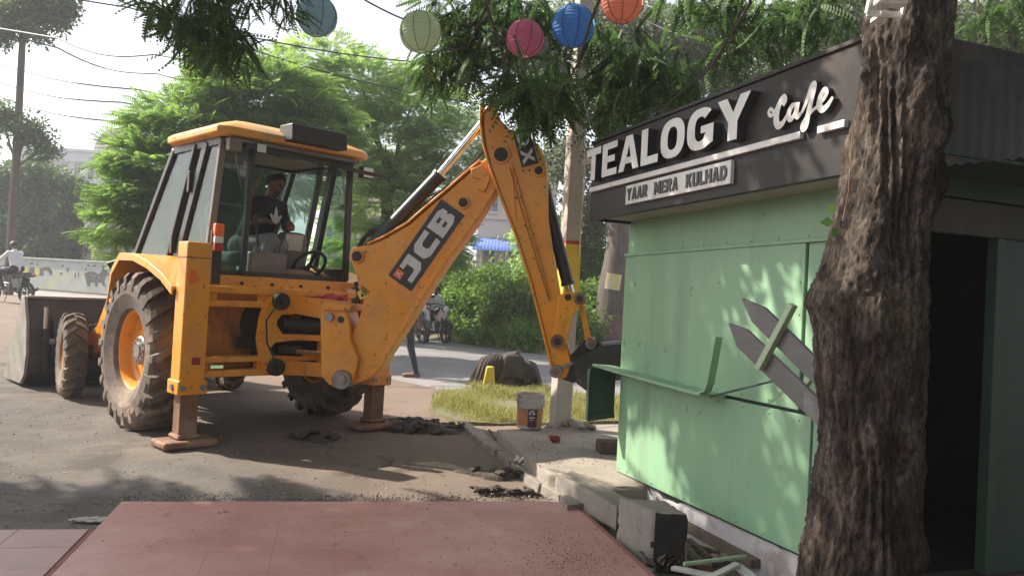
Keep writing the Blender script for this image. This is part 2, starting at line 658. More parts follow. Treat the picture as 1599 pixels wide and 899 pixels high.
grit = tramp(tnoise(45, 4), [(0.38, (0.62, 0.60, 0.58)), (0.60, (1.05, 1.03, 1.0))])
base = tmix(None, base, grit, 'MULTIPLY', 0.55)
stain = tramp(tnoise(1.7), [(0.50, (0, 0, 0)), (0.62, (1, 1, 1))])
base = tmix(stain, base, (0.085, 0.073, 0.064))
# red soil strip along the road edge and around the loader bucket: distance across the road direction (x + y)
sx = t.nodes.new("ShaderNodeSeparateXYZ")
t.links.new(tc.outputs["Object"], sx.inputs[0])
ad = t.nodes.new("ShaderNodeMath")
ad.operation = 'ADD'
t.links.new(sx.outputs[0], ad.inputs[0])
t.links.new(sx.outputs[1], ad.inputs[1])
nz = t.nodes.new("ShaderNodeMath")
nz.operation = 'MULTIPLY_ADD'
nz.inputs[1].default_value = 5.0
t.links.new(tnoise(0.9), nz.inputs[0])
t.links.new(ad.outputs[0], nz.inputs[2])
dv = t.nodes.new("ShaderNodeMath")
dv.operation = 'DIVIDE'
dv.inputs[1].default_value = 30.0
t.links.new(nz.outputs[0], dv.inputs[0])
soil = tramp(dv.outputs[0], [(0.19, (0, 0, 0)), (0.27, (0.6, 0.6, 0.6)), (0.42, (0.8, 0.8, 0.8)), (0.46, (0.2, 0.2, 0.2))])
base = tmix(soil, base, (0.215, 0.155, 0.118))
vo = t.nodes.new("ShaderNodeTexVoronoi")               # cracks in the worn asphalt
vo.feature = 'DISTANCE_TO_EDGE'
vo.inputs["Scale"].default_value = 1.15
nv = t.nodes.new("ShaderNodeTexNoise")
nv.inputs["Scale"].default_value = 3.0
nv.inputs["Detail"].default_value = 6
t.links.new(tc.outputs["Object"], nv.inputs["Vector"])
vm = t.nodes.new("ShaderNodeVectorMath")
vm.operation = 'MULTIPLY_ADD'
vm.inputs[1].default_value = (.55, .55, .55)
t.links.new(nv.outputs["Color"], vm.inputs[0])
t.links.new(tc.outputs["Object"], vm.inputs[2])
t.links.new(vm.outputs[0], vo.inputs["Vector"])
ck = tramp(vo.outputs["Distance"], [(0.0, (1, 1, 1)), (.018, (0, 0, 0))])
mk = tramp(tnoise(0.8, 4), [(.47, (0, 0, 0)), (.56, (.75, .75, .75))])
base = tmix(tmix(None, ck, mk, 'MULTIPLY', 1.0), base, (.035, .03, .027))
t.links.new(base, b.inputs["Base Color"])
bp = t.nodes.new("ShaderNodeBump")
bp.inputs["Strength"].default_value = 0.55
bp.inputs["Distance"].default_value = 0.012
t.links.new(tnoise(28, 10, 0.7), bp.inputs["Height"])
t.links.new(bp.outputs[0], b.inputs["Normal"])
xs = np.concatenate([np.array([-400, -200, -120, -80, -60, -45, -35, -28, -22, -17, -14, -12, -10.5]), np.arange(-9.5, 4.01, 0.075), np.array([5, 6.5, 9, 12, 17, 25, 40, 70, 120, 200, 400])])
ys = np.concatenate([np.array([-300, -100, -40, -15, -6, -2, 0, 1, 2]), np.arange(2.6, 13.6, 0.075), np.array([14.2, 15, 16, 17.5, 19, 21, 23, 25, 28, 32, 38, 45, 60, 90, 150, 300, 600])])
def ground_h(X, Y):
    z = GH(X, Y)
    near = np.clip((14 - Y) / 2, 0, 1) * np.clip((X + 10) / 1.0, 0, 1) * np.clip((4.5 - X) / 1.0, 0, 1)
    yard = np.clip((10.6 - (X + Y)) / 0.8, 0, 1) * near
    b_ = 0.035 * vnoise(X, Y, 0.9, 1) + 0.018 * vnoise(X, Y, 0.33, 2) + 0.010 * vnoise(X, Y, 0.15, 3)
    b_ += 0.05 * np.exp(-(((X + 1.9) / 0.5) ** 2 + ((Y - 5.55) / 0.16) ** 2)) * 0.6      # little ridge of swept dust
    tr_ = np.clip((X - (0.50 + 0.27 * (5.55 - Y) / 1.43)) / 0.10, 0, 1) * np.clip((6.3 - Y) / 0.3, 0, 1) * np.clip((Y - 2.8) / 0.2, 0, 1) * np.clip((3.4 - X) / .1, 0, 1)
    return z + b_ * yard - 0.012 - 0.16 * tr_                     # dug-out strip along the kiosk
ground = struct(obj("ground", grid_mesh("ground", xs, ys, ground_h), gm, smooth=180))
# --- road: runs past at 45 degrees behind the machine
ROADM = pm("road_asphalt", (0.215, 0.205, 0.20), (0.18, 0.172, 0.17), 0.8, 0.85, bump=0.25, bscale=60, c3=(0.27, 0.25, 0.235), s3=0.35, t3=0.5)
u_ = Vector((-1, 1, 0)).normalized()
v_ = Vector((1, 1, 0)).normalized()
m = MB()
S = list(np.arange(-40, 70, 2.0)) + [90, 130]
for s in S:
    for k, w in enumerate((10.6, 10.75, 15.5, 19.9, 20.0)):
        wob = 0.12 * math.sin(s * 1.3) + 0.08 * math.sin(s * 2.9) if k != 2 else 0
        p = u_ * s + v_ * ((w + wob) / math.sqrt(2))
        m.v.append((p.x, p.y, gh(p.x, p.y) + (0.008 if 0 < k < 4 else -0.06)))
for i in range(len(S) - 1):
    for k in range(4):
        m.f.append((i * 5 + k, i * 5 + k + 1, (i + 1) * 5 + k + 1, (i + 1) * 5 + k))
struct(m.build("road", ROADM, smooth=180))
# --- far verge beyond the road (soil under the bushes)
VERGE = pm("verge_soil", (0.16, 0.13, 0.085), (0.11, 0.11, 0.055), 1.5, 0.95, bump=0.5, bscale=14)
m = MB()
S2 = list(np.arange(-25, 40, 1.0))
for s in S2:
    for k, (w, z) in enumerate(((19.75, -0.05), (20.6, 0.10), (23, 0.22), (26, 0.24))):
        p = u_ * s + v_ * ((w + 0.15 * math.sin(s * 2.1 + k)) / math.sqrt(2))
        m.v.append((p.x, p.y, gh(p.x, p.y) + z + 0.04 * math.sin(s * 3.7 + k * 2)))
for i in range(len(S2) - 1):
    for k in range(3):
        m.f.append((i * 4 + k, i * 4 + k + 1, (i + 1) * 4 + k + 1, (i + 1) * 4 + k))
struct(m.build("verge", VERGE, smooth=180))

# --- red tiled forecourt
RTILE = pm("red_tile", (0.34, 0.150, 0.125), (0.30, 0.128, 0.108), 2.2, 0.45, bump=0.06, bscale=18, c3=(0.37, 0.20, 0.17), s3=1.4, t3=0.55, spec=0.4)
PTILE = pm("pink_tile", (0.40, 0.24, 0.21), (0.36, 0.21, 0.19), 3, 0.5, bump=0.06, bscale=18, c3=(0.30, 0.2, 0.17), s3=3, t3=0.58)
JOINT = pm("tile_joint", (0.33, 0.15, 0.125), (0.30, 0.135, 0.115), 12, 0.95)
ZP = 0.045
fo = G(190, 783, ZP)
fe = G(890, 783, ZP)
fx = (fe - fo).normalized()
fy = Vector((fx.y, -fx.x, 0))
fcourt = empty("forecourt", fo, math.atan2(fx.y, fx.x))
struct(fcourt)
FL = (fe - fo).length
m = MB().box((FL / 2 + 0.02, -2.0, -ZP / 2 - 0.003), (FL + 0.04, 4.0, ZP))
m.box((-1.8, -2.3, -ZP / 2 - 0.003), (3.59, 3.5, ZP))
m.build("forecourt_base", JOINT, fcourt, bevel=0.006)
t = RTILE.node_tree                                    # dust smears and scuffs that run across the tiles
b = t.nodes["Principled BSDF"]
geo_ = t.nodes.new("ShaderNodeNewGeometry")
def wnoise(s, d=7, r=.65):
    n = t.nodes.new("ShaderNodeTexNoise")
    n.inputs["Scale"].default_value = s
    n.inputs["Detail"].default_value = d
    n.inputs["Roughness"].default_value = r
    t.links.new(geo_.outputs["Position"], n.inputs["Vector"])
    return n.outputs[0]
base = tramp(wnoise(1.1), [(.30, (.38, .17, .145)), (.52, (.46, .24, .205)), (.72, (.53, .32, .28))])
base = tmix(tramp(wnoise(2.6), [(.55, (0, 0, 0)), (.72, (.75, .75, .75))]), base, (.52, .35, .31))
base = tmix(tramp(wnoise(9), [(.60, (0, 0, 0)), (.70, (.6, .6, .6))]), base, (.23, .075, .055))
t.links.new(base, b.inputs["Base Color"])
t.links.new(tramp(wnoise(3.1), [(.35, (.38, .38, .38)), (.65, (.62, .62, .62))]), b.inputs["Roughness"])
def tile_mesh(name, w, d, mat):
    me = MB().box((0, 0, -0.006), (w, d, 0.012)).mesh(name)
    me.materials.append(mat)
    return me
nx_, ny_ = 9, 11
tw = FL / nx_
mr_ = tile_mesh("tile", tw - 0.0007, 0.3193, RTILE)
for i in range(nx_):
    for j in range(ny_):
        o = bpy.data.objects.new("tile", mr_)
        COL.objects.link(o)
        o.parent = fcourt
        o.location = ((i + 0.5) * tw, -0.16 - j * 0.32, 0.0025 + random.uniform(-0.0004, 0.0004))
        o.rotation_euler = (random.uniform(-0.0015, 0.0015), random.uniform(-0.0015, 0.0015), 0)
mp_ = tile_mesh("tile", 0.336, 0.296, PTILE)
for i in range(7):
    for j in range(9):
        o = bpy.data.objects.new("tile", mp_)
        COL.objects.link(o)
        o.parent = fcourt
        o.location = (-0.20 - i * 0.34, -0.71 - j * 0.30, 0.0045 + random.uniform(-0.001, 0.001))
        o.rotation_euler = (random.uniform(-0.004, 0.004), random.uniform(-0.004, 0.004), 0)

# --- concrete slab in front of the kiosk (raised 0.15 m), carries the pole and the bucket
ZS = 0.15
c1, c2, c3, c4 = G(775, 669, ZS), G(853, 736, ZS), G(962, 760, ZS), G(963, 661, ZS)
far = c4 + (c4 - c1) * 1.2
near = c3 + Vector((0.9, 0.35, 0))
top = [c1, (c1 + c2) / 2 + Vector((0.012, 0.0, 0)), c2, c2 * 0.45 + c3 * 0.55 + Vector((0.02, 0.04, 0)), c3, near, far]
m = MB().prism(top, [Vector((p.x, p.y, -0.1)) for p in top])
SLABM = pm("slab_concrete", (0.32, 0.275, 0.23), (0.255, 0.22, 0.182), 4, 0.92, bump=0.4, bscale=26, c3=(0.24, 0.20, 0.16), s3=2.4, t3=0.55, w3=0.2)
me_ = m.mesh("concrete_slab")
bm = bmesh.new()
bm.from_mesh(me_)
bmesh.ops.triangulate(bm, faces=[f_ for f_ in bm.faces if len(f_.verts) > 4])
bmesh.ops.subdivide_edges(bm, edges=list(bm.edges), cuts=11, use_grid_fill=True)
bm.normal_update()
rr_ = random.Random(5)
for v in bm.verts:
    shp = any(len(e_.link_faces) == 2 and e_.calc_face_angle(0) > .6 for e_ in v.link_edges)
    v.co -= v.normal * ((.006 + .022 * rr_.random() ** 2) if shp else rr_.uniform(0, .003))
bm.to_mesh(me_)
bm.free()
struct(obj("concrete_slab", me_, SLABM, smooth=40))
# --- soil strip of the broken drain between kerb, slab and kiosk plinth
TR = pm("drain_soil", (0.13, 0.10, 0.075), (0.20, 0.155, 0.115), 7, 0.95, bump=0.9, bscale=25)
PA = [G(760, 668), G(832, 742), G(900, 790), G(1010, 899), G(1000, 960)]
PB = [c1 + Vector((0.03, 0, -ZS)), c2 + Vector((0.05, 0, -ZS)), Vector((0.95, 5.9, 0)), Vector((1.55, 4.3, 0)), Vector((1.9, 3.3, 0))]
m = MB()
n_ = 9
rows = []
for i in range(len(PA) - 1):
    for q in range(8):
        f = q / 8
        a, bb = PA[i].lerp(PA[i + 1], f), PB[i].lerp(PB[i + 1], f)
        rows.append([a.lerp(bb, k / n_) for k in range(n_ + 1)])
for r_ in rows:
    for k, p in enumerate(r_):
        m.v.append((p.x, p.y, (0.012 - .075 * min(1, max(0, (6.6 - p.y) / .6)) * min(1, k / 2)) + random.uniform(-0.012, 0.022) * (0 < k < n_) - 0.03 * (k == 0)))
for i in range(len(rows) - 1):
    for k in range(n_):
        a = i * (n_ + 1) + k
        m.f.append((a, a + 1, a + n_ + 2, a + n_ + 1))
struct(m.build("drain_strip", TR, smooth=60))

def rock_mesh(name, sx_, sy_, sz_, seed, jag=0.22, sub=2):
    r_ = random.Random(seed)
    bm = bmesh.new()
    bmesh.ops.create_icosphere(bm, subdivisions=sub, radius=0.5)
    ph = [(r_.uniform(-1, 1), r_.uniform(-1, 1), r_.uniform(-1, 1), r_.uniform(0, 6)) for _ in range(5)]
    for v in bm.verts:
        n = v.co.normalized()
        k = 1 + jag * sum(math.sin(5 * (n.x * a + n.y * b_ + n.z * c) + d) for a, b_, c, d in ph) / 2.2 + r_.uniform(-jag, jag) * 0.35
        q = n * 0.5 * k
        q = Vector((max(-0.42, min(0.42, q.x)), max(-0.42, min(0.42, q.y)), max(-0.40, min(0.40, q.z)))) * 1.2
        v.co = Vector((q.x * sx_, q.y * sy_, q.z * sz_))
    me = bpy.data.meshes.new(name)
    bm.to_mesh(me)
    bm.free()
    me.update()
    return me
# --- kerb stones along the drain
kp = [(722, 664), (741, 678), (762, 695), (783, 711), (806, 728), (829, 744), (855, 764), (884, 784)]
kl = ["kerb stone at the far end of the drain, beside the grass", "kerb stone second from the grass along the drain", "kerb stone left of the slab's corner, third from the grass",
      "kerb stone beside the white crumpled sheet", "broken kerb stone just in front of the white sheet", "kerb stone beside the near corner of the concrete slab", "tilted flat kerb stone touching the red forecourt corner"]
for i in range(len(kp) - 1):
    a, bb = G(*kp[i], 0.0), G(*kp[i + 1], 0.0)
    d = bb - a
    L_ = d.length - 0.015 - (0.06 if i in (3, 4) else 0)
    k = MB()
    w = 0.11 + 0.015 * (i % 3)
    nseg = 5
    for s in range(nseg + 1):
        x = -L_ / 2 + L_ * s / nseg
        for (yy, zz) in ((-w / 2, -0.05), (-w / 2, 0.035), (w / 2, 0.035), (w / 2, -0.05)):
            k.v.append((x, yy + random.uniform(-0.008, 0.008), zz + random.uniform(-0.006, 0.006)))
    for s in range(nseg):
        for q in range(4):
            k.f.append((s * 4 + q, s * 4 + (q + 1) % 4, s * 4 + 4 + (q + 1) % 4, s * 4 + 4 + q))
    k.f += [(3, 2, 1, 0), tuple(nseg * 4 + q for q in range(4))]
    o = k.build("kerb_stone", CONC, bevel=0.008)
    o.location = (a + bb) / 2 + Vector((0, 0, 0.012))
    o.rotation_euler = (random.uniform(-.08, .08), random.uniform(-0.03, 0.03), math.atan2(d.y, d.x))
    tag(o, kl[i], "kerb stone", "kerb stones along the drain")

# --- grass patch behind the slab
def inpoly(x, y, P):
    c = False
    j = len(P) - 1
    for i in range(len(P)):
        if (P[i][1] > y) != (P[j][1] > y) and x < (P[j][0] - P[i][0]) * (y - P[i][1]) / (P[j][1] - P[i][1]) + P[i][0]:
            c = not c
        j = i
    return c
GP = [G(668, 640), G(692, 612), G(730, 606), (-.35, 12.35), (2.6, 11.4), (3.6, 9.0), G(960, 659), G(880, 662), G(780, 664), G(715, 660)]
GP = [(p[0], p[1]) for p in GP]
LAWN = pm("lawn_soil", (0.17, 0.14, 0.08), (0.12, 0.13, 0.05), 4, 0.95, bump=0.6)
m = MB().prism([Vector((x, y, 0.022)) for x, y in GP], [Vector((x, y, -0.06)) for x, y in GP])
struct(m.build("lawn", LAWN))
blade = (np.array([[0, -0.5, 0], [0, 0.5, 0], [0.45, 0.3, 0.06], [0.45, -0.3, 0.06], [1.0, 0, 0.0]]) * np.array([1, 0.045, 1]), None)
BT = np.array([[0, -0.022, 0], [0, 0.022, 0], [0.55, 0.016, 0.03], [1.0, 0, -0.05]])
BF = np.array([[0, 1, 2, 3]])
GRASSM = leafmat("grass_blades", (0.14, 0.17, 0.04), (0.36, 0.32, 0.13), 0.35)
pp, dd, ss = [], [], []
x0, x1 = min(p[0] for p in GP), max(p[0] for p in GP)
y0, y1 = min(p[1] for p in GP), max(p[1] for p in GP)
while len(pp) < 26000:
    x, y = random.uniform(x0, min(x1, 2.6)), random.uniform(y0, y1)
    if not inpoly(x + random.gauss(0, .13), y + random.gauss(0, .13), GP) or (x > -.05 and y < 8.75):
        continue
    dens = 0.55 + 0.9 * math.sin(x * 3.1 + 1) * math.sin(y * 2.3)
    if random.random() > 0.25 + 0.9 * dens:
        continue
    pp.append((x, y, 0.02))
    dd.append((random.gauss(0, 0.5), random.gauss(0, 0.5), 0.9))
    ss.append(random.uniform(0.035, 0.11) * (1.0 + 0.35 * math.sin(x * 5 + y * 3)))
g = obj("grass", scatter_mesh("grass", [(BT, BF)], pp, dd, ss, 1.0), GRASSM, smooth=0)
tag(g, "sunlit short grass patch between the slab and the road", "grass", kind="stuff")

# --- loose grit and small stones over the yard and the forecourt
pb = []
for k in range(3):
    me = rock_mesh("grit", 1, 0.8, 0.6, 40 + k, 0.25, 1)
    V = np.empty(len(me.vertices) * 3)
    me.vertices.foreach_get("co", V)
    pb.append((V.reshape(-1, 3), np.array([tuple(p.vertices) for p in me.polygons])))
pp, ss = [], []
for i in range(3400):
    x, y = random.uniform(-6, 0.8), random.uniform(3.9, 9.5)
    on = (Vector((x, y, 0)) - fo).dot(fx) > -0.02 and (Vector((x, y, 0)) - fo).dot(fy) > -0.02
    pinkp = (Vector((x, y, 0)) - fo).dot(fy) > 0.55
    if (on or pinkp) and random.random() < 0.55:
        continue
    z = (ZP + 0.004) if (on or pinkp) else float(ground_h(np.array([x]), np.array([y]))[0])
    pp.append((x, y, z))
    ss.append(random.choice([0.004, 0.005, 0.006, 0.008, 0.018 if not (on or pinkp) else 0.006]))
for i in range(900):                                  # dense spill of red earth on the right of the forecourt
    q = G(random.gauss(900, 55), random.gauss(868, 22), ZP)
    pp.append((q.x, q.y, ZP + 0.004))
    ss.append(random.uniform(0.003, 0.008))
for i in range(700):
    q = G(random.uniform(190, 890), 781 - abs(random.gauss(0, 5)), 0)
    pp.append((q.x, q.y, 0.005))
    ss.append(random.uniform(0.006, 0.016))
for i in range(350):
    q = G(random.uniform(800, 960), random.uniform(672, 728), ZS)
    if q.x > 0.1:
        pp.append((q.x, q.y, ZS))
        ss.append(random.uniform(0.005, 0.014))
nrm = rng.normal(size=(len(pp), 3))
GRIT = leafmat("grit_stone", (0.07, 0.05, 0.04), (0.34, 0.28, 0.22), 0.0)
g = obj("grit", scatter_mesh("grit", pb, pp, nrm, ss, 1.0), GRIT, smooth=60)
tag(g, "loose grit and crumbs of earth strewn over yard and forecourt", "grit", kind="stuff")

# --- fallen leaves and twigs
lf = (np.array([[0, 0, 0], [.45, .22, .06], [1, 0, .0], [.45, -.22, .05]]), np.array([[0, 1, 2, 3]]))
tw_ = (np.array([[0, .02, .02], [1.6, .015, .05], [1.6, -.015, .05], [0, -.02, .02]]), np.array([[0, 1, 2, 3]]))
pp, dd, ss = [], [], []
for i in range(420):
    x, y = random.uniform(-6, .9), random.uniform(4.0, 9.5)
    q = Vector((x, y, 0)) - fo
    on = (q.dot(fx) > -.02 and q.dot(fy) > -.02) or q.dot(fy) > .55
    if on and random.random() < .6:
        continue
    pp.append((x, y, (ZP + .006) if on else float(ground_h(np.array([x]), np.array([y]))[0]) + .004))
    dd.append((random.gauss(0, 1), random.gauss(0, 1), random.gauss(0, .08)))
    ss.append(random.uniform(.018, .05))
g = obj("leaf_litter", scatter_mesh("leaf_litter", [lf, lf, tw_], pp, dd, ss, .15), leafmat("dry_leaf", (.10, .065, .035), (.34, .26, .13), .1), smooth=0)
tag(g, "small dry leaves and twigs scattered over yard and forecourt", "leaf litter", kind="stuff")
# --- heaps of dug-up mud and broken asphalt
MUD = pm("wet_mud", (0.045, 0.035, 0.028), (0.085, 0.066, 0.05), 9, 0.9, bump=0.9, bscale=22)
def heap(name, label, cx, cy, rx, ry, h, n, seed, mat, cat="mud heap"):
    r_ = random.Random(seed)
    e = empty(name, (cx, cy, 0))
    m = MB()
    N, Mr = 26, 7
    for i in range(Mr + 1):
        f = i / Mr
        for k in range(N):
            a = 2 * math.pi * k / N
            w = 1 + 0.25 * math.sin(3 * a + seed) + 0.12 * math.sin(7 * a + seed * 2)
            z = h * (1 - f * f) * (0.75 + 0.5 * r_.random()) if i < Mr else -0.03
            m.v.append((rx * f * w * math.cos(a), ry * f * w * math.sin(a), z))
    for i in range(Mr):
        for k in range(N):
            k2 = (k + 1) % N
            m.f.append((i * N + k, (i + 1) * N + k, (i + 1) * N + k2, i * N + k2))
    m.build("mound", mat, e, smooth=50)
    for i in range(n):
        a, f = r_.uniform(0, 6.28), r_.random() ** 0.6
        s = r_.uniform(0.03, 0.13 if h > .02 else .07)
        o = obj("clod", rock_mesh("clod", s * r_.uniform(1, 1.8), s, s * 0.5, seed * 50 + i, 0.3), mat, e, smooth=50)
        o.location = (rx * f * math.cos(a), ry * f * math.sin(a), h * (1 - f * f) * 0.85 + 0.015)
        o.rotation_euler = (r_.uniform(-.4, .4), r_.uniform(-.4, .4), r_.uniform(0, 6))
    tag(e, label, cat)
    return e
p = G(655, 668)
heap("mud_heap", "dark clods of dug-up mud right of the far stabilizer foot", p.x, p.y, 0.42, 0.28, 0.07, 44, 3, MUD)
p = G(492, 682)
heap("mud_heap", "low patch of dark mud under the machine, left of the far stabilizer", p.x, p.y, 0.22, 0.17, 0.035, 10, 5, MUD)
p = G(768, 738)
heap("asphalt_heap", "cracked dark asphalt crust lifted beside the drain, upper patch", p.x, p.y, 0.27, 0.12, 0.012, 9, 6, MUD, "asphalt heap")
p = G(785, 766)
heap("asphalt_heap", "cracked dark asphalt crust beside the forecourt's far corner, lower patch", p.x, p.y, 0.25, 0.10, 0.014, 9, 8, MUD, "asphalt heap")

# ================================================================== CAFE KIOSK
KA = G(962, 735, 0.15)
ke1 = -ray(340, 450).normalized()
kn = ke1.cross(Vector((0, 0, 1))).normalized()
if kn.dot(-KA) < 0:
    kn = -kn
ke2 = kn.cross(ke1)
if ke2.z < 0:
    ke2 = -ke2
# local frame: x along the shop wall towards the camera, y into the kiosk, z up
kiosk = empty("cafe_kiosk", KA)
kiosk.matrix_world = frame_mat(KA, ke1, -kn, ke2)
tag(kiosk, "green sheet-metal cafe kiosk with a black lettered fascia, being pulled down", "kiosk")
def KW(px, py, off):                                  # local x,z on the plane 'off' metres outside the shop wall
    w = PL(px, py, KA + kn * off, kn) - KA
    return w.dot(ke1), w.dot(ke2)
FAS = pm("fascia_black", (0.022, 0.019, 0.018), (0.032, 0.027, 0.025), 3, 0.5, c3=(0.05, 0.04, 0.035), s3=1.5, t3=0.58, spec=.25)
SOF = pm("soffit_board", (0.42, 0.38, 0.33), (0.34, 0.31, 0.27), 3, 0.8)
LET = pm("letter_acrylic", (0.66, 0.63, 0.58), (0.58, 0.55, 0.50), 5, 0.35, c3=(0.48, 0.45, 0.41), s3=5, t3=0.55)
KX, KY, KH = 2.46, 1.75, 2.30
SEAM, FLAPZ = 1.985, 0.735
wall = empty("shop_wall", parent=kiosk)
def panel(x0, x1, z0, z1, yo=0.0, name="panel", par=wall, mat=GREEN):
    g_ = 0.004
    return MB().box(((x0 + x1) / 2, 0.012 + yo, (z0 + z1) / 2), (x1 - x0 - 2 * g_, 0.024, z1 - z0 - 2 * g_)).build(name, mat, par, bevel=0.004)
panel(0, KX, 1.628, KH, 0.004)
panel(0.0, SEAM, FLAPZ, 1.625, -0.012)
panel(SEAM + 0.004, KX, FLAPZ, 1.625)
panel(0.0, SEAM + 0.09, 0.0, FLAPZ - 0.012, -0.004)
panel(SEAM + 0.096, KX, 0.03, FLAPZ - 0.012)
m = MB().box((KX / 2, -0.010, 1.628), (KX, 0.03, 0.022))
m.build("cover_strip", GREEN, wall, bevel=0.004)
rv_ = MB().lathe([(.0065, 0), (.006, .003), (.003, .0045), (0, .005)], n=8).mesh("rivet")
rv_.materials.append(GREEN)
for (x_, z_) in [(.04 + .243 * i, 1.655) for i in range(9)] + [(.04 + .243 * i, FLAPZ + .03) for i in range(8)] + [(.04 + .243 * i, FLAPZ - .045) for i in range(9)] + [(.04 + .243 * i, .03) for i in range(9)] + [(SEAM - .03, .9 + .17 * i) for i in range(4)]:
    o = bpy.data.objects.new("rivet", rv_)
    COL.objects.link(o)
    o.parent = wall
    o.location = (x_, -.0125 if FLAPZ < z_ < 1.63 else -.005 if z_ < FLAPZ else .003, z_)
    o.rotation_euler = (math.pi / 2, 0, 0)
# structural frame behind the panels and the other walls
m = MB()
for x in (0.03, SEAM, KX - 0.03):
    m.box((x, 0.06, KH / 2), (0.05, 0.06, KH))
m.box((KX / 2, 0.06, 0.03), (KX, 0.06, 0.05)).box((KX / 2, 0.06, FLAPZ), (KX, 0.06, 0.05))
m.build("wall_frame", GREEN_SHADED, kiosk)
MB().box((0.012, KY / 2 + 0.02, KH / 2), (0.024, KY - 0.04, KH)).build("side_wall", GREEN, kiosk)
MB().box((KX / 2, KY, KH / 2), (KX, 0.03, KH)).build("rear_wall", GREEN_SHADED, kiosk)
MB().box((KX / 2, KY / 2 + .08, -0.01), (KX - .06, KY - .2, 0.05)).build("kiosk_floor", GREASE, kiosk)
MB().box((KX / 2 + 0.02, KY / 2 - 0.14, KH + 0.03), (KX + 0.5, KY + 0.34, 0.05)).build("roof_sheet", STEEL, kiosk)
# door side (faces the camera's right): corner strip, jamb and lintel with shade put into their colours, dark opening
dw = empty("door_wall", parent=kiosk)
MB().box((KX, 0.065, 0.9), (0.03, 0.08, 1.8)).build("corner_post", GREEN, dw, bevel=0.005)
MB().box((KX, 1.26, 0.9), (0.03, 0.96, 1.8)).build("door_side_panel", GREEN_SHADED, dw)
MB().box((KX + 0.012, 0.745, 0.84), (0.06, 0.05, 1.66)).build("door_jamb", pm("jamb_shaded_green", (.035, .07, .045), (.026, .055, .036), 5, .6), dw, bevel=0.004)
MB().box((KX + 0.01, 0.85, 1.755), (0.05, 1.72, 0.17)).build("lintel_beam", pm("lintel_shaded", (.085, .08, .07), (.055, .05, .045), 4, .8), dw, bevel=0.006)
MB().box((KX + 0.008, 0.9, 2.07), (0.03, 1.7, 0.44)).build("upper_panel", GREEN_SHADED, dw)
# fascia with lettering
FO = 0.33
fas = MB()
FX0, FX1, FZ0, FZ1 = 0.0, 2.87, 1.862, 2.432
fas.box(((FX0 + FX1) / 2, -FO + 0.02, (FZ0 + FZ1) / 2), (FX1 - FX0, 0.04, FZ1 - FZ0))
fas.box((FX0 + 0.02, -FO / 2 + 0.02, (FZ0 + FZ1) / 2), (0.04, FO - 0.045, FZ1 - FZ0))
fascia = fas.build("fascia", FAS, kiosk, bevel=0.004)
MB().box(((FX0 + FX1) / 2, -FO / 2 + 0.018, FZ0 + 0.03), (FX1 - FX0 - 0.09, FO - 0.05, 0.02)).build("soffit", SOF, kiosk)
MB().box(((FX0 + FX1) / 2, -FO + 0.018, FZ1 + 0.012), (FX1 - FX0 + 0.02, 0.06, 0.022)).build("cap_strip", FAS, fascia, bevel=0.004)
MF = Matrix.Rotation(math.pi / 2, 4, 'X')              # letter plane xy -> xz, front towards -y
def place_letter(me, x, z, y, par, mat, name="letter"):
    me.transform(Matrix.Translation((x, y, z)) @ MF)
    o = obj(name, me, mat, par, smooth=30)
    if mat is LET:                                     # pale face plate on a black return
        me.materials.append(DECK)
        for pg in me.polygons:
            if pg.normal.y > -.7:
                pg.material_index = 1
    return o
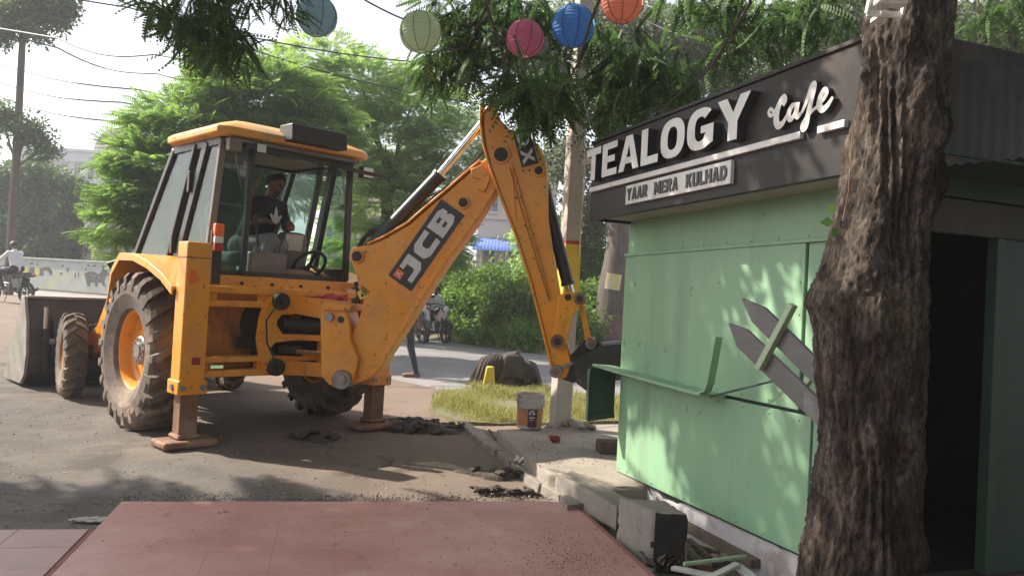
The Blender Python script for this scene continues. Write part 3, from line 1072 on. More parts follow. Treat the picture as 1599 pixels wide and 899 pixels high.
# TEALOGY: heavy condensed capitals standing proud of the board
def heavy(ch):
    if ch == 'T':
        return [[(0, 1), (0, .78), (.35, .78), (.35, 0), (.65, 0), (.65, .78), (1, .78), (1, 1)]]
    if ch == 'E':
        return [[(0, 0), (1, 0), (1, .2), (.36, .2), (.36, .41), (.85, .41), (.85, .6), (.36, .6), (.36, .8), (1, .8), (1, 1), (0, 1)]]
    if ch == 'A':
        return [[(0, 0), (.28, 0), (.35, .2), (.65, .2), (.72, 0), (1, 0), (.66, 1), (.34, 1)], [(.40, .38), (.5, .74), (.60, .38)]]
    if ch == 'L':
        return [[(0, 0), (1, 0), (1, .22), (.38, .22), (.38, 1), (0, 1)]]
    if ch in 'OG':
        def ov(rx, ry, n=28):
            return [(.5 + rx * math.copysign(abs(math.cos(a)) ** .8, math.cos(a)), .5 + ry * math.copysign(abs(math.sin(a)) ** .8, math.sin(a))) for a in [2 * math.pi * k / n for k in range(n)]]
        if ch == 'O':
            return [ov(.5, .51), ov(.2, .3)]
        o_ = ov(.5, .51, 40)
        i_ = ov(.2, .3, 40)
        a0 = 5
        return [[o_[k] for k in range(a0, 34)] + [(.70, .02), (.98, .12), (.98, .56), (.52, .56), (.52, .38), (.70, .38)] + [i_[k] for k in range(34, a0 - 1, -1)]]
    EX = {'R': [[(0, 0), (.32, 0), (.32, .36), (.42, .36), (.66, 0), (1, 0), (.74, .42), (.95, .55), (.95, .85), (.78, 1), (0, 1)], [(.32, .58), (.58, .58), (.62, .64), (.62, .74), (.58, .79), (.32, .79)]],
          'M': [[(0, 0), (.26, 0), (.26, .6), (.44, .15), (.56, .15), (.74, .6), (.74, 0), (1, 0), (1, 1), (.72, 1), (.5, .5), (.28, 1), (0, 1)]],
          'K': [[(0, 0), (.32, 0), (.32, .32), (.42, .44), (.66, 0), (1, 0), (.62, .60), (.97, 1), (.62, 1), (.32, .62), (.32, 1), (0, 1)]],
          'U': [[(0, 1), (0, .2), (.18, 0), (.82, 0), (1, .2), (1, 1), (.68, 1), (.68, .28), (.6, .21), (.4, .21), (.32, .28), (.32, 1)]],
          'H': [[(0, 0), (.32, 0), (.32, .4), (.68, .4), (.68, 0), (1, 0), (1, 1), (.68, 1), (.68, .62), (.32, .62), (.32, 1), (0, 1)]],
          'D': [[(0, 0), (.65, 0), (1, .28), (1, .72), (.65, 1), (0, 1)], [(.32, .22), (.55, .22), (.68, .35), (.68, .65), (.55, .78), (.32, .78)]]}
    if ch in EX:
        return EX[ch]
    if ch == 'Y':
        return [[(.36, 0), (.64, 0), (.64, .42), (1, 1), (.70, 1), (.5, .64), (.30, 1), (0, 1), (.36, .42)]]
LX0, LX1, LZ0, LZ1 = 0.03, 1.97, 2.140, 2.372
wd = [0.235, 0.225, 0.28, 0.215, 0.27, 0.27, 0.29]
gap = (LX1 - LX0 - sum(wd)) / 6
x = LX0
for ch, w in zip("TEALOGY", wd):
    me = outline_mesh("letter", [[(a * w, bq * (LZ1 - LZ0)) for a, bq in P] for P in heavy(ch)], 0.06)
    place_letter(me, x, LZ0, -FO - 0.001, fascia, LET)
    x += w + gap
# white rule under the name, broken by the tail of the f
for xa, xb in ((0.03, 2.315), (2.43, 2.60)):
    MB().box(((xa + xb) / 2, -FO - 0.014, 2.085), (xb - xa, 0.026, 0.034)).build("sign_rule", LET, fascia, bevel=0.002)
# "Cafe" in a brush script
def ribbon(paths, depth=0.03):
    m_ = MB()
    lift = 0.0
    for P, W in paths:
        Q = []
        n = len(P)
        for i in range(n - 1):                         # Catmull-Rom
            p0, p1, p2, p3 = P[max(i - 1, 0)], P[i], P[i + 1], P[min(i + 2, n - 1)]
            for k in range(6):
                t_ = k / 6
                f_ = lambda j: 0.5 * (2 * p1[j] + (p2[j] - p0[j]) * t_ + (2 * p0[j] - 5 * p1[j] + 4 * p2[j] - p3[j]) * t_ ** 2 + (3 * p1[j] - p0[j] - 3 * p2[j] + p3[j]) * t_ ** 3)
                Q.append((f_(0), f_(1), W[i] + (W[i + 1] - W[i]) * t_))
        Q.append((P[-1][0], P[-1][1], W[-1]))
        V, Fs = [], []
        for i, (a, c, w) in enumerate(Q):
            j0, j1 = max(i - 1, 0), min(i + 1, len(Q) - 1)
            dx, dy = Q[j1][0] - Q[j0][0], Q[j1][1] - Q[j0][1]
            l_ = math.hypot(dx, dy) or 1
            nx__, ny__ = -dy / l_ * w / 2, dx / l_ * w / 2
            z = depth + lift + i * 2e-5
            V += [(a + nx__, c + ny__, z), (a - nx__, c - ny__, z), (a + nx__, c + ny__, 0), (a - nx__, c - ny__, 0)]
        for i in range(len(Q) - 1):
            o = i * 4
            Fs += [(o, o + 1, o + 5, o + 4), (o + 2, o + 6, o + 7, o + 3), (o, o + 4, o + 6, o + 2), (o + 1, o + 3, o + 7, o + 5)]
        Fs += [(0, 2, 3, 1), (len(V) - 4, len(V) - 3, len(V) - 1, len(V) - 2)]
        m_.add(V, Fs)
        lift += 0.0012
    return m_.mesh("letter")
CW = 0.52                                              # word 0.52 m wide, unit height 0.20
def sc_(P, w):
    return [(a * CW, c * 0.152) for a, c in P], [q * 0.165 for q in w]
cafe = {
    'C': [sc_([(.10, .60), (.05, .72), (.02, .62), (.06, .50), (.13, .62), (.18, .86), (.235, .97), (.255, .84), (.225, .72)], [.10, .12, .12, .12, .14, .16, .20, .18, .14]),
          sc_([(.22, .95), (.155, .66), (.14, .30), (.175, .10), (.235, .13), (.30, .36)], [.16, .24, .26, .24, .18, .10])],
    'a': [sc_([(.42, .60), (.355, .60), (.315, .38), (.335, .19), (.385, .27), (.43, .60)], [.10, .16, .20, .18, .14, .10]),
          sc_([(.435, .66), (.42, .36), (.44, .20), (.49, .30)], [.18, .20, .17, .10])],
    'f': [sc_([(.49, .28), (.55, .60), (.60, .98), (.635, 1.08), (.65, .96), (.615, .62), (.58, .20), (.555, -.16), (.52, -.24), (.51, -.10), (.56, .10), (.66, .30)], [.10, .14, .17, .16, .14, .18, .20, .20, .17, .14, .12, .10])],
    'e': [sc_([(.66, .28), (.75, .46), (.80, .66), (.775, .78), (.73, .64), (.715, .38), (.755, .20), (.82, .28), (.88, .48)], [.10, .12, .15, .16, .18, .22, .20, .15, .09])]}
for ch, P in cafe.items():
    place_letter(ribbon(P), 2.07, 2.142, -FO - 0.001, fascia, LET)
# YAAR MERA KULHAD board
yb = MB().box(((0.60 + 1.775) / 2, -FO - 0.013, 1.984), (1.175, 0.024, 0.128)).build("slogan_board", LET, fascia, bevel=0.002)
lab(yb, "white slogan strip with black capitals")
words = "YAAR MERA KULHAD"
adv = {'Y': 1, 'A': 1.02, 'R': 1, 'M': 1.25, 'E': .85, 'K': 1.02, 'U': 1.02, 'L': .82, 'H': 1.05, 'D': 1.02, ' ': 1.15}
tot = sum(adv[c] for c in words)
x = 0.625
unit = 1.13 / tot
for c in words:
    if c != ' ':
        me = outline_mesh('letter', [[(a * unit * adv[c] * .86, q * .080) for a, q in P] for P in heavy(c)], .006)
        place_letter(me, x, 1.945, -FO - 0.0255, fascia, DECK)
    x += unit * adv[c]
# corrugated fascia sheet on the door side, its colour darkened to stand for shade
CORR = pm("corrugated_shaded", (0.044, 0.036, 0.036), (0.031, 0.026, 0.026), 3, 0.5, c3=(0.09, 0.08, 0.08), s3=2, t3=0.55)
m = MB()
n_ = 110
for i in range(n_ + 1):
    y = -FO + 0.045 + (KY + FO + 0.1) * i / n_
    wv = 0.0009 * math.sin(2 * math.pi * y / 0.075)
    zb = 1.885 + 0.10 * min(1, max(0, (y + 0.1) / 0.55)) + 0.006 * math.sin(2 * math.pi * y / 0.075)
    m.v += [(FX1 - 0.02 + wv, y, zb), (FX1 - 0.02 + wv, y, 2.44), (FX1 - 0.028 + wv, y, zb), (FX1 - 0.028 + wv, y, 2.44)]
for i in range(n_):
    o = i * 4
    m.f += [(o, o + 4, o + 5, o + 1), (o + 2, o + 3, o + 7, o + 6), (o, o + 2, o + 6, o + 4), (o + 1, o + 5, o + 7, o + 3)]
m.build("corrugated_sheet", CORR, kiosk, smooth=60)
MB().box((KX + 0.2, KY / 2 - 0.05, 1.95), (0.4, KY + 0.1, 0.012)).build("awning_board", GREEN_SHADED, kiosk)
# serving shelf, torn loose and bent up at the near end
SHW = 0.20
m = MB()
prof = [(-0.09, 0.79), (0.3, 0.772), (0.8, 0.758), (1.28, 0.746), (1.35, 0.745)]
for (a, z) in prof:
    for (y, dz) in ((-0.013, -0.004), (-SHW, 0.006), (-SHW, -0.012), (-0.013, -0.022)):
        m.v.append((a, y, z + dz))
for i in range(len(prof) - 1):
    for q in range(4):
        m.f.append((i * 4 + q, i * 4 + (q + 1) % 4, i * 4 + 4 + (q + 1) % 4, i * 4 + 4 + q))
m.f += [(0, 1, 2, 3), tuple((len(prof) - 1) * 4 + q for q in (3, 2, 1, 0))]
shelf = m.build("serving_shelf", GREEN, kiosk, bevel=0.002)
m = MB()
for a_, c_ in (((1.335, .748), (1.40, .77)), ((1.395, .765), (1.425, .82)), ((1.422, .81), (1.485, 1.09))):
    m.bar((a_[0], -SHW + .022, a_[1]), (c_[0], -SHW + .022, c_[1]), 0.014, 0.05, (0, 1, 0))
m.build("bent_bracket", GREEN, shelf, bevel=0.002)
MB().bar((1.40, -0.16, 0.735), (1.95, -0.03, 0.915), 0.010, 0.012, (0, 0, 1)).build("shelf_hinge_rail", GREEN_SHADED, kiosk, bevel=0.002)
MB().box((1.02, -0.04, 0.735), (0.06, 0.03, 0.015)).build("shelf_bracket", GREEN_SHADED, kiosk, bevel=0.002)
# flap (window shutter) hanging on the far side wall: framed board, its green darkened for shade
fl = MB()
p0 = [KW(919, 582, 0.04), KW(968, 580, 0.04), KW(968, 630, 0.04), KW(919, 639, 0.04)]
hx0, hx1, hz0, hz1 = -0.235, -0.012, 0.385, 0.745
XS = -.055                                            # stands square to the wall under the shelf's far end
for a in (((XS, hx0, hz0), (XS, hx1, hz0 + .03)), ((XS, hx0, hz1), (XS, hx1, hz1))):
    fl.bar(*a, 0.022, 0.04, (0, 0, 1))
fl.bar((XS, hx0, hz0 - .01), (XS, hx0, hz1 + .01), 0.04, 0.022, (0, 1, 0))
fl.hexa([(XS - .012, hx0, hz0), (XS - .012, hx1, hz0 + .03), (XS - .004, hx1, hz0 + .03), (XS - .004, hx0, hz0), (XS - .012, hx0, hz1), (XS - .012, hx1, hz1), (XS - .004, hx1, hz1), (XS - .004, hx0, hz1)])
lab(fl.build("side_shutter", GREEN_SHADED, kiosk, bevel=0.002), "green framed shutter under the shelf end, shade in its colour")
# plastered plinth, broken at the far end
PLW = pm("plinth_plaster", (0.62, 0.58, 0.58), (0.52, 0.48, 0.48), 4, 0.85, c3=(0.33, 0.28, 0.25), s3=3, t3=0.55, bump=0.3)
m = MB()
N = 40
for i in range(N + 1):
    x = 0.10 + 2.32 * i / N
    zt = -0.012 - 0.014 * random.random() - (0.035 if 8 < i < 13 else 0)
    yy = 0.03 + 0.006 * random.random()
    m.v += [(x, yy, -0.34), (x, yy, zt), (x, 0.2, zt), (x, 0.2, -0.34)]
for i in range(N):
    for q in range(4):
        m.f.append((i * 4 + q, i * 4 + (q + 1) % 4, i * 4 + 4 + (q + 1) % 4, i * 4 + 4 + q))
m.f += [(0, 1, 2, 3), tuple(N * 4 + q for q in (3, 2, 1, 0))]
m.build("plinth", PLW, kiosk, smooth=40)
BRK = pm("old_brick", (0.25, 0.11, 0.075), (0.18, 0.085, 0.06), 12, 0.9, bump=0.4)
for i in range(3):
    MB().box((0.05, 0.09, -0.045 - i * 0.062), (0.09, 0.11, 0.055)).build("brick", BRK, kiosk, bevel=0.006)
m = MB()
for i in range(7):
    x = 0.12 + i * 0.075
    m.v += [(x, 0.022 - 0.015 * random.random(), -0.07 - 0.035 * random.random() - 0.012 * i), (x, 0.012, -0.004 - 0.012 * i * random.random())]
for i in range(6):
    m.f.append((i * 2, i * 2 + 2, i * 2 + 3, i * 2 + 1))
sk = m.build("peeled_plaster", PLW, kiosk)
sk.modifiers.new("solid", 'SOLIDIFY').thickness = 0.008
MB().box((KX / 2 + 0.1, 0.035, -0.003), (KX - 0.1, 0.045, 0.016)).build("bottom_rail", GREEN_SHADED, kiosk)

# ------------------------------------------------------------------ picket fence piece hung up beside the trunk
PK = pm("picket_brown", (0.125, 0.118, 0.116), (0.095, 0.09, 0.089), 6, 0.45, stretch=(1, 1, 8))
PKG = pm("picket_edge", (0.36, 0.46, 0.30), (0.30, 0.40, 0.26), 10, 0.6)
POFF = 0.37
pf = empty("picket_fence_piece", KA + ke1 * 2.3 + kn * POFF)
pf.matrix_world = frame_mat(KA, ke1, -kn, ke2)
def pick(pts, y0, y1):
    Q = [KW(*q, POFF) for q in pts]
    return MB().prism([(a, y0, z) for a, z in Q], [(a, y1, z) for a, z in Q])
pick([(1157, 465), (1193, 480), (1277, 562), (1330, 612), (1322, 655), (1283, 612), (1173, 502)], -POFF, -POFF + 0.02).build("picket", PK, pf, bevel=0.003)
pick([(1137, 504), (1165, 514), (1283, 628), (1335, 680), (1330, 722), (1283, 671), (1150, 541)], -POFF, -POFF + 0.02).build("picket", PK, pf, bevel=0.003)
pick([(1240, 474), (1247, 478), (1194, 578), (1186, 574)], -POFF - 0.035, -POFF - 0.002).build("cross_rail", PKG, pf, bevel=0.002)
pick([(1262, 570), (1270, 576), (1246, 612), (1239, 607)], -POFF + 0.021, -POFF + 0.045).build("cross_rail", PKG, pf, bevel=0.002)
tag(pf, "two pointed brown fence pickets on green rails, sticking out behind the trunk", "fence")

# ================================================================== BACKHOE LOADER (local: x forward, y left, z up; origin under the rear axle)
TH = R(135)
M0 = Vector((-2.67, 8.07, 0))
FWD = Vector((math.cos(TH), math.sin(TH), 0))
LFT = Vector((-math.sin(TH), math.cos(TH), 0))
jcb = empty("backhoe_loader", M0, TH)
tag(jcb, "yellow backhoe loader with raised boom reaching towards the green kiosk", "excavator")
def L2W(x, y, z):
    return M0 + FWD * x + LFT * y + Vector((0, 0, z))
def W2L(w):
    d = w - M0
    return Vector((d.dot(FWD), d.dot(LFT), d.z))
def LXp(px, py, x):                                    # local point on the plane local-x = x
    return W2L(PL(px, py, L2W(x, 0, 0), FWD))
def LYp(px, py, y):
    return W2L(PL(px, py, L2W(0, y, 0), LFT))

# ---- wheels
def make_wheel(Rt, w, rr, nl, lug, par_loc, flip, steer=0.0):
    e = empty("wheel", par_loc, (math.pi if flip else 0) + steer, jcb)
    h = w / 2
    body = Rt - lug
    prof = [(rr, -h * .62), (rr + .02, -h * .78), ((rr + body) / 2, -h * 1.0), (body - .06, -h * .98), (body - .02, -h * .86), (body, -h * .5), (body + .004, 0),
            (body, h * .5), (body - .02, h * .86), (body - .06, h * .98), ((rr + body) / 2, h * 1.0), (rr + .02, h * .78), (rr, h * .62)]
    m = MB().lathe(prof, axis='Y', n=56, closed=True)
    def pt(r_, a, y):
        return Vector((r_ * math.cos(a), y, r_ * math.sin(a)))
    for s in (-1, 1):
        for k in range(nl):
            a0 = 2 * math.pi * (k + (0.5 if s > 0 else 0)) / nl
            sw = 2 * math.pi / nl
            path = [(-.06 * h, 0.0, Rt), (.35 * h, .22 * sw, Rt), (.80 * h, .50 * sw, Rt - .012), (.99 * h, .60 * sw, Rt - .05), (1.03 * h, .66 * sw, body - .10)]
            V = []
            for i, (y, da, r_) in enumerate(path):
                hw = sw * (0.15 if i < 2 else 0.18 if i < 4 else 0.13)
                inn = body - 0.02 if i < 3 else body - 0.07 if i == 3 else body - 0.13
                yi = y if i < 3 else y - .02
                for (aa, rq, yq) in ((-hw, r_, y), (hw, r_, y), (hw * 1.25, inn, yi), (-hw * 1.25, inn, yi)):
                    V.append(pt(rq, a0 + da + aa, s * yq))
            Fs = []
            for i in range(len(path) - 1):
                for q in range(4):
                    Fs.append((i * 4 + q, i * 4 + (q + 1) % 4, i * 4 + 4 + (q + 1) % 4, i * 4 + 4 + q))
            Fs += [(0, 1, 2, 3), tuple((len(path) - 1) * 4 + q for q in range(4))]
            m.add(V, Fs)
    m.build("tyre", RUB, e, smooth=22)
    m = MB().lathe([(rr + .012, h * .66), (rr + .02, h * .60), (rr - .008, h * .60), (rr - .02, h * .50), (rr - .035, h * .1), (rr * .80, -h * .02), (rr * .55, h * .10), (rr * .33, h * .12), (.0, h * .12)], axis='Y', n=40)
    m.lathe([(rr + .012, -h * .66), (rr - .02, -h * .6), (rr - .03, h * .05)], axis='Y', n=40)
    for k in range(8):
        a = 2 * math.pi * k / 8
        m.cyl(pt(rr * .72, a, -h * .03), pt(rr * .72, a, h * .1), .018, n=8)
    m.build("rim", YEL, e, smooth=40)
    m = MB().lathe([(rr * .36, h * .11), (rr * .36, h * .30), (rr * .33, h * .36), (rr * .20, h * .38), (rr * .18, h * .46), (.0, h * .46)], axis='Y', n=28)
    for k in range(10):
        a = 2 * math.pi * k / 10
        m.cyl(pt(rr * .28, a, h * .34), pt(rr * .28, a, h * .42), .013, n=6)
    m.build("hub", STEEL, e, smooth=40)
    return e
make_wheel(.722, .41, .365, 22, .062, (0, .943, .715), False)
make_wheel(.722, .41, .365, 22, .062, (0, -.943, .715), True)
make_wheel(.468, .235, .22, 20, .028, (2.19, .93, .463), False, -.17)
make_wheel(.468, .235, .22, 20, .028, (2.19, -.93, .463), True, -.17)

# ---- chassis, axles, bonnet
m = MB().box((.65, 0, .78), (3.1, .62, .36)).box((.35, 0, 1.10), (1.7, 1.3, .30))
m.cyl((0, -.75, .715), (0, .75, .715), .13).box((0, 0, .70), (.5, .5, .42)).box((2.19, 0, .50), (.22, 1.55, .16))
m.box((.7, .62, 1.02), (.9, .30, .40)).box((.7, -.62, 1.02), (.9, .30, .40))
m.build("chassis", GREASE, jcb, bevel=.02)
m = MB().hexa([(1.2, -.42, 1.0), (2.75, -.40, 1.0), (2.75, .40, 1.0), (1.2, .42, 1.0), (1.2, -.40, 1.62), (2.70, -.36, 1.46), (2.70, .36, 1.46), (1.2, .40, 1.62)])
bonnet = m.build("bonnet", YEL, jcb, bevel=.05, seg=3)
m = MB()
for i in range(6):
    m.box((2.765, 0, 1.05 + i * .06), (.02, .6, .025))
m.build("grille", BLK, bonnet)
MB().tube([(1.75, -.3, 1.5), (1.75, -.3, 2.0), (1.70, -.3, 2.08)], .04, 12).build("exhaust_stack", BLK, jcb)

# ---- rear fenders (arched over the rear wheels) and rear sill
def fender(s):
    P = [(.66, 1.18), (.58, 1.46), (.40, 1.60), (.05, 1.60), (-.30, 1.535), (-.62, 1.44), (-.86, 1.33)]
    m_ = MB()
    y0, y1 = .66 * s, 1.10 * s
    for (x, z) in P:
        m_.v += [(x, y0, z), (x, y1, z), (x, y1, z - .07), (x, y1 - .02 * s, z - .07), (x, y1 - .02 * s, z - .025), (x, y0, z - .025)]
    for i in range(len(P) - 1):
        for q in range(6):
            m_.f.append((i * 6 + q, i * 6 + (q + 1) % 6, i * 6 + 6 + (q + 1) % 6, i * 6 + 6 + q))
    m_.f += [(0, 1, 2, 3, 4, 5), tuple((len(P) - 1) * 6 + q for q in (5, 4, 3, 2, 1, 0))]
    m_.build("fender", YEL, jcb, bevel=.012)
fender(1)
fender(-1)
MB().box((-.05, .64, 1.30), (1.2, .03, .55)).build("wheel_house", GREASE, jcb)
MB().box((-.05, -.70, 1.30), (1.2, .03, .55)).build("wheel_house", GREASE, jcb)
m = MB().hexa([(-.78, -.92, 1.28), (-.50, -.92, 1.28), (-.50, .62, 1.28), (-.78, .62, 1.28), (-.70, -.92, 1.45), (-.50, -.92, 1.45), (-.50, .62, 1.45), (-.70, .62, 1.45)])
sill = m.build("rear_sill", YEL, jcb, bevel=.012)
m = MB()
for y in (.42, .12, -.18, -.48, -.78):
    MB().cyl((-.745, y, 1.385), (-.725, y, 1.385), .016, n=8).build("sill_bolt", GREASE, sill)
m = MB().hexa([(-.7865, -.92, 1.295), (-.76, -.92, 1.295), (-.76, .62, 1.295), (-.7865, .62, 1.295), (-.778, -.92, 1.312), (-.75, -.92, 1.312), (-.75, .62, 1.312), (-.778, .62, 1.312)])
m.build("red_stripe", RED, sill)

# ---- cab
cab = empty("cab", parent=jcb)
ZB, ZT = 1.46, 2.66
def side_pts(s):                                       # posts of one side: (bottom, top)
    yb, yt = (.70, .64) if s > 0 else (-.76, -.70)
    return [((-.60, yb, ZB), (-.66, yt, ZT)), ((.06, yb, ZB), (-.36, yt, ZT)), ((.30, yb, ZB), (-.12, yt, ZT)), ((1.18, yb, ZB), (.42, yt - .02 * s, ZT))]
for s in (1, -1):
    for i, (a, c) in enumerate(side_pts(s)):
        w = (.05, .10, .05, .07)[i]
        o = MB().bar(a, c, .06, w, (1, 0, 0)).build("cab_pillar", GREYP if (i == 0 and s > 0) else BLK, cab, bevel=.008)
        if i == 0 and s > 0:
            lab(o, "light grey corner post of the cab")
    P = side_pts(s)
    MB().bar(P[0][0], P[3][0], .05, .07).build("cab_rail", BLK, cab, bevel=.006)
    MB().bar(P[0][1], P[3][1], .05, .10).build("cab_rail", BLK, cab, bevel=.006)
L_, Rr = side_pts(1), side_pts(-1)
MB().bar((-.61, .36, ZB), (-.66, .36, ZT), .05, .06, (1, 0, 0)).build("cab_pillar", BLK, cab, bevel=.008)
MB().bar(L_[0][0], Rr[0][0], .05, .07).build("cab_rail", BLK, cab, bevel=.006)
MB().bar(L_[0][1], Rr[0][1], .05, .10).build("cab_rail", BLK, cab, bevel=.006)
MB().bar(L_[3][0], Rr[3][0], .05, .07).build("cab_rail", BLK, cab, bevel=.006)
MB().bar(L_[3][1], Rr[3][1], .05, .10).build("cab_rail", BLK, cab, bevel=.006)
def pane(P, t_=.006):
    a = [Vector(p) for p in P]
    n = (a[1] - a[0]).cross(a[2] - a[0]).normalized() * t_ / 2
    k = len(a)
    q = [p + n for p in a] + [p - n for p in a]
    MB().add(q, [(0, 1, 2), (0, 2, 3), (4, 6, 5), (4, 7, 6)] + [(i, i + 4, (i + 1) % 4 + 4, (i + 1) % 4) for i in range(4)]).build("pane", GLASS, cab, smooth=0)
pane([(-.605, .67, ZB), (-.605, .39, ZB), (-.655, .39, ZT), (-.655, .62, ZT)])
for s in (1, -1):
    P = side_pts(s)
    for i in (0, 2):
        pane([P[i][0], P[i + 1][0], P[i + 1][1], P[i][1]])
pane([L_[3][0], Rr[3][0], Rr[3][1], L_[3][1]])
# raised top half of the rear window, seen edge-on under the roof
MB().bar((-.80, .50, 2.615), (-1.0, -.86, 2.52), .03, .035).build("window_bar", BLK, cab, bevel=.005)
pane([(-.66, .34, 2.60), (-.66, -.68, 2.56), (-.98, -.82, 2.53), (-.80, .48, 2.62)])
MB().cyl((-.66, .52, 2.55), (-.62, .40, 2.15), .008, n=6).build("gas_strut", STEEL, cab)
MB().cyl((-.66, -.62, 2.55), (-.62, -.70, 2.2), .008, n=6).build("gas_strut", STEEL, cab)
# roof
m = MB()
loops = [(2.685, 0.0, 0.0), (2.70, -.035, .0), (2.755, -.035, .0), (2.79, .02, .02), (2.865, .26, .06)]
for z, ins, dz in loops:
    for (x, y) in ((-.80, .62), (-.75, .72), (.34, .70), (.46, .60), (.46, -.66), (.34, -.77), (-.75, -.80), (-.80, -.70)):
        cx, cy = -.15, -.04
        k = 1 - ins / .85
        zz = z
        m.v.append((cx + (x - cx) * k, cy + (y - cy) * k, zz))
for i in range(len(loops) - 1):
    for q in range(8):
        m.f.append((i * 8 + q, i * 8 + (q + 1) % 8, i * 8 + 8 + (q + 1) % 8, i * 8 + 8 + q))
m.f += [tuple(range(8)), tuple((len(loops) - 1) * 8 + q for q in range(8))]
ROOFM = pm("sunbleached_yellow", (0.74, 0.36, 0.085), (0.64, 0.30, 0.07), 5, 0.55, c3=(0.48, 0.29, 0.13), s3=3, t3=0.55)
m.build("roof", ROOFM, cab, bevel=.012)
MB().box((-.15, -.04, 2.655), (1.3, 1.35, .03)).build("headlining", GREYP, cab)
m = MB().hexa([(-.97, -.46, 2.715), (-.70, -.46, 2.715), (-.70, .13, 2.715), (-.97, .13, 2.715), (-.95, -.46, 2.875), (-.72, -.46, 2.875), (-.72, .13, 2.875), (-.95, .13, 2.875)])
m.build("roof_visor", BLK, cab, bevel=.01)
for (y, z, sz) in ((.60, 2.60, .07), (.36, 2.61, .06), (-.80, 2.56, .08)):
    e = MB().box((-.80, y, z), (.08, sz * 1.7, sz * 1.5)).build("work_lamp", GREYP if y > .5 else BLK, cab, bevel=.01)
    if y < .5:
        MB().box((-.842, y, z), (.008, sz * 1.4, sz * 1.2)).build("lamp_lens", LENS, e)
# side door handles and hinges, hose bundle at the front corner
MB().box((-.15, .70, 2.3), (.05, .04, .20)).build("door_hinge", BLK, cab, bevel=.006)
MB().box((.08, .735, 1.72), (.05, .04, .18)).build("door_hinge", BLK, cab, bevel=.006)
m = MB()
for k in range(4):
    a = k * .03
    m.tube([(1.15, .72 + a, 1.55), (1.32, .80 + a, 1.50), (1.42, .78, 1.30 + a), (1.40, .72, 1.05)], .016, 7)
m.build("hose", BLK, jcb)
# lamps on the left fender: orange over red in a black bracket
tl = MB().box((-.78, .70, 1.60), (.03, .10, .46)).build("tail_lamp_bracket", BLK, jcb, bevel=.004)
MB().box((-.81, .70, 1.84), (.06, .085, .11)).build("tail_lamp", ORNG, tl, bevel=.012)
MB().box((-.81, .70, 1.755), (.055, .08, .06)).build("tail_lamp", WHT, tl, bevel=.008)
MB().box((-.81, .70, 1.69), (.055, .08, .07)).build("tail_lamp", REDL, tl, bevel=.008)
MB().box((-.80, -.86, 1.66), (.06, .07, .10)).build("marker_lamp", ORNG, jcb, bevel=.01)

# ---- cab interior
seat = MB().box((.12, -.02, 1.62), (.46, .50, .14)).box((.38, .04, 1.92), (.13, .48, .55), Matrix.Rotation(R(12), 3, 'Y'))
SEATM = pm("seat_cloth", (0.16, 0.17, 0.17), (0.12, 0.13, 0.13), 18, 0.85)
seat.build("driver_seat", SEATM, jcb, bevel=.05, seg=3)
MB().box((.3, 0, 1.44), (1.6, 1.3, .03)).build("cab_floor", BLK, jcb)
m = MB().box((-.38, .03, 1.56), (.20, .40, .26)).cyl((-.42, .12, 1.68), (-.44, .15, 1.74), .05, .03, 10)
lc = m.build("lever_console", GREYP, jcb, bevel=.04, seg=3)
MB().cyl((-.42, .12, 1.74), (-.44, .17, 2.00), .010, n=8).ell((-.44, .17, 2.01), (.022, .022, .035)).build("control_lever", BLK, lc)
MB().cyl((-.40, -.1, 1.68), (-.42, -.16, 1.95), .010, n=8).ell((-.42, -.16, 1.97), (.022, .022, .035)).build("control_lever", BLK, lc)
m = MB().box((-.12, -.40, 1.70), (.20, .30, .46))
dc = m.build("dash_console", GREYP, jcb, bevel=.07, seg=3)
MB().box((-.235, -.36, 1.82), (.02, .20, .17), Matrix.Rotation(R(-10), 3, 'Y')).build("gauge_panel", LENS, dc, bevel=.006)
m = MB()
ring = [Vector((.0, .17 * math.cos(a), .17 * math.sin(a))) for a in [2 * math.pi * k / 24 for k in range(25)]]
rotw = Matrix.Rotation(R(-38), 3, 'Y')
sw_c = Vector((-.40, -.46, 1.60))
m.tube([rotw @ p + sw_c for p in ring], .017, 8, cap=False)
for a in (90, 210, 330):
    m.bar(sw_c, sw_c + rotw @ Vector((0, .165 * math.cos(R(a)), .165 * math.sin(R(a)))), .03, .012)
m.cyl(sw_c, sw_c + Vector((.16, 0, -.14)), .025)
m.build("steering_wheel", BLK, jcb)
m = MB().ell((-.40, -.30, 1.50), (.08, .22, .05))
RAG = pm("brown_rag", (0.30, 0.16, 0.09), (0.36, 0.27, 0.18), 14, 0.9, bump=0.5)
m.build("rag", RAG, jcb)
fan = MB().tube([Vector((.30, -.30 + .09 * math.cos(a), 2.40 + .09 * math.sin(a))) for a in [2 * math.pi * k / 20 for k in range(21)]], .006, 6, cap=False)
for k in range(3):
    a = k * 2.09
    fan.bar((.30, -.30, 2.40), (.30, -.30 + .08 * math.cos(a), 2.40 + .08 * math.sin(a)), .05, .004)
fan.cyl((.30, -.30, 2.31), (.34, -.30, 2.20), .010).build("cab_fan", BLK, jcb)
MB().box((-.3, .22, 2.52), (.05, .07, .06)).build("garland", ORNG, jcb, bevel=.012)

